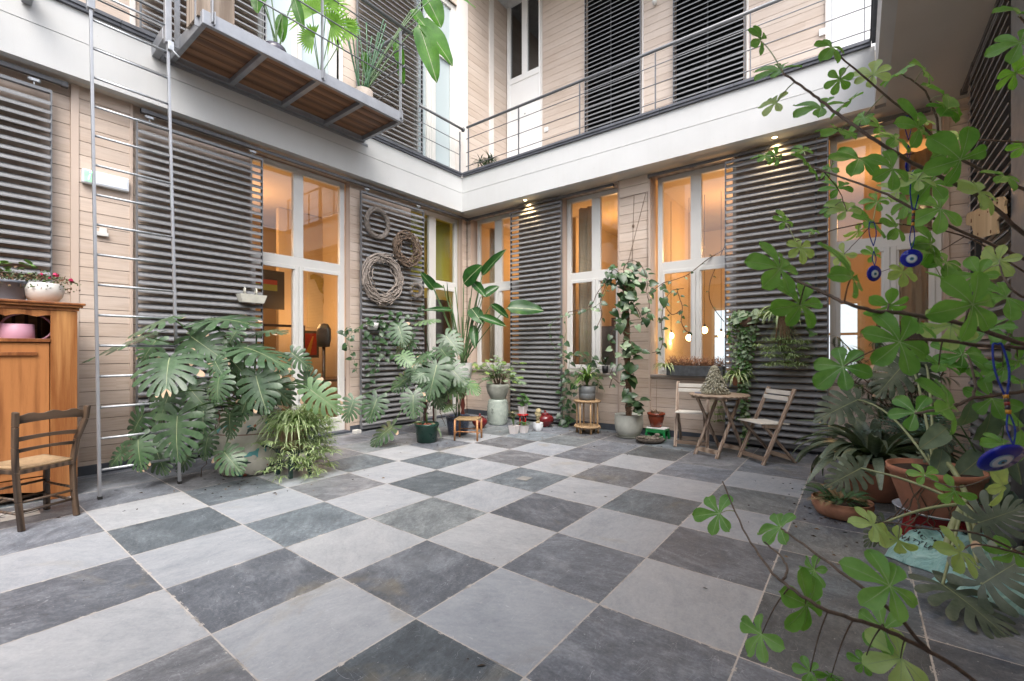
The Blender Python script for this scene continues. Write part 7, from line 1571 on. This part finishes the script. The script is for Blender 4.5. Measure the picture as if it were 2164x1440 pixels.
for u, v, r in LV:
    want = 46.0 / r
    q, _, _, Dq = min(APX, key=lambda e: (e[1] - u) ** 2 + (e[2] - v) ** 2 + (70 * (e[3] - want)) ** 2)
    D = min(Dq + .07, max(Dq - .07, want)); R0 = r * D / 953.7; c = at(u, v, D=D)
    g = rng.random
    if (u, v) in side: nrm = CR * rng.choice((-1, 1)) * 1.0 + V(0, 0, .5) - CF * .25
    else: nrm = -CF * rng.uniform(.55, 1.0) + V(0, 0, rng.uniform(.1, .75)) + CR * rng.uniform(-.45, .45)
    d = (c - q); d = d.normalized() if d.length > .004 else V(0, 0, 1)
    d = (d * .6 - CR * .5 + V(0, 0, rng.uniform(-.6, .6))).normalized()
    if r > 55: d = (V(0, 0, rng.uniform(-.6, .9)) - CR * .5).normalized()
    lobed(lf, basis(c, d, nrm), R0 * (1.42 if r < 50 else 1.22), rng, rng.choice((5, 5, 6, 6)), 1 if ((u, v) in pale or rng.random() < .12) else 0, vein=2)
    petiole(br, q, c, .0013 * D if D > .9 else .0012, .12, 6, 1 if D > .8 else 0)
lf.build('foliage', [L_FIG, L_FIGY, simple('leaf_vein', (.30, .46, .18), .5)], FT_); br.build('branches', [simple('branch_bark', (.11, .08, .06), .8, 0, .4, 60, .5, 200), STEML], FT_)
# evil-eye glass charms
COB = simple('cobalt_glass', (.004, .012, .30), .08, 0, .1, 8, .02); CORD = simple('blue_cord', (.01, .035, .28), .7, 0, .2, 200, .6, 300)
RING = [simple('eye_pale_blue', (.28, .42, .60), .2, 0, .03), simple('eye_white', (.62, .68, .74), .2, 0, .03), simple('eye_turquoise', (.10, .30, .48), .2, 0, .03), simple('eye_black', (.005, .008, .02), .2, 0, .03)]
def charm(u, v, r, D, utop, vtop, lb, tilt=0, yaw=0, beads=True, eye=True):
    c = at(u, v, D=D); T = thing('evil_eye_charm', lb, 'charm', tuple(c), 'blue evil-eye charms hung on the branches'); R0 = r * D / 953.7; n = (-CF * math.cos(R_(tilt)) + V(0, 0, -math.sin(R_(tilt))) + CR * yaw).normalized(); up = (V(0, 0, 1) - n * n.z).normalized(); M = basis(c, up, n)
    def disc(r_, z0, z1, mat, nm, off=(0, 0)):
        m = MB(); m.lathe([(.0005, z0), (r_ * .9, z0), (r_, (z0 + z1) / 2), (r_ * .9, z1), (.0005, z1 + (z1 - z0) * .15)], (off[0], off[1], 0), 32); m.xf(M); return m.build(nm, mat, T)
    disc(R0, -.0022 * R0 / .02, .0025 * R0 / .02, COB, 'glass_disc')
    if eye:
        o = (0, -R0 * .08); k = R0 / .02
        disc(R0 * .50, .0026 * k, .0031 * k, RING[0], 'eye_ring', o); disc(R0 * .42, .0033 * k, .0036 * k, RING[1], 'eye_white', o); disc(R0 * .2, .0038 * k, .0041 * k, RING[2], 'iris', o); disc(R0 * .08, .0043 * k, .0046 * k, RING[3], 'pupil', o)
    tp_ = at(utop, vtop, D=D); b0 = c + up * R0 * .95; ln = (tp_ - b0).length; w_ = min(.012, ln * .2); mid = b0.lerp(tp_, .45); m = MB()
    m.tube(smooth([b0, b0.lerp(mid, .35) + CR * w_ * .45, b0.lerp(mid, .75)], 5), .0011, 6); m.tube(smooth([b0, b0.lerp(mid, .35) - CR * w_ * .45, b0.lerp(mid, .75)], 5), .0011, 6)
    m.tube(smooth([mid, mid.lerp(tp_, .5) + CR * w_ * .8, tp_ + CR * w_ * .5 - V(0, 0, .002), tp_, tp_ - CR * w_ * .6 - V(0, 0, .002), mid.lerp(tp_, .5) - CR * w_ * .8, mid], 5), .0014, 6); m.build('cord', CORD, T)
    if beads:
        for i, (t, col) in enumerate(((.72, (.55, .25, .02)), (.82, (.05, .04, .05)), (.90, (.25, .04, .03)), (.98, (.05, .05, .04)), (1.06, (.55, .25, .02)))): m = MB(); q = b0.lerp(mid, t); m.tube([q - V(0, 0, ln * .02), q + V(0, 0, ln * .02)], .0030, 12); m.build('bead', simple('bead_%d' % i, col, .25, 0, .05), T)
charm(2114, 968, 43, .62, 2109, 728, 'largest evil-eye charm, hanging low at the right edge on a beaded blue cord', 38)
charm(1926, 546, 19, 1.0, 1935, 362, 'evil-eye charm turned sideways under the thick middle branch', 5, -.55)
charm(1847, 578, 17, 1.25, 1843, 470, 'leftmost round evil-eye charm, hanging before the far right window', 5, .1, False)
charm(1919, 350, 13, 1.5, 1919, 246, 'small heart-dark blue glass charm, highest of the four', 5, .6, False, False)
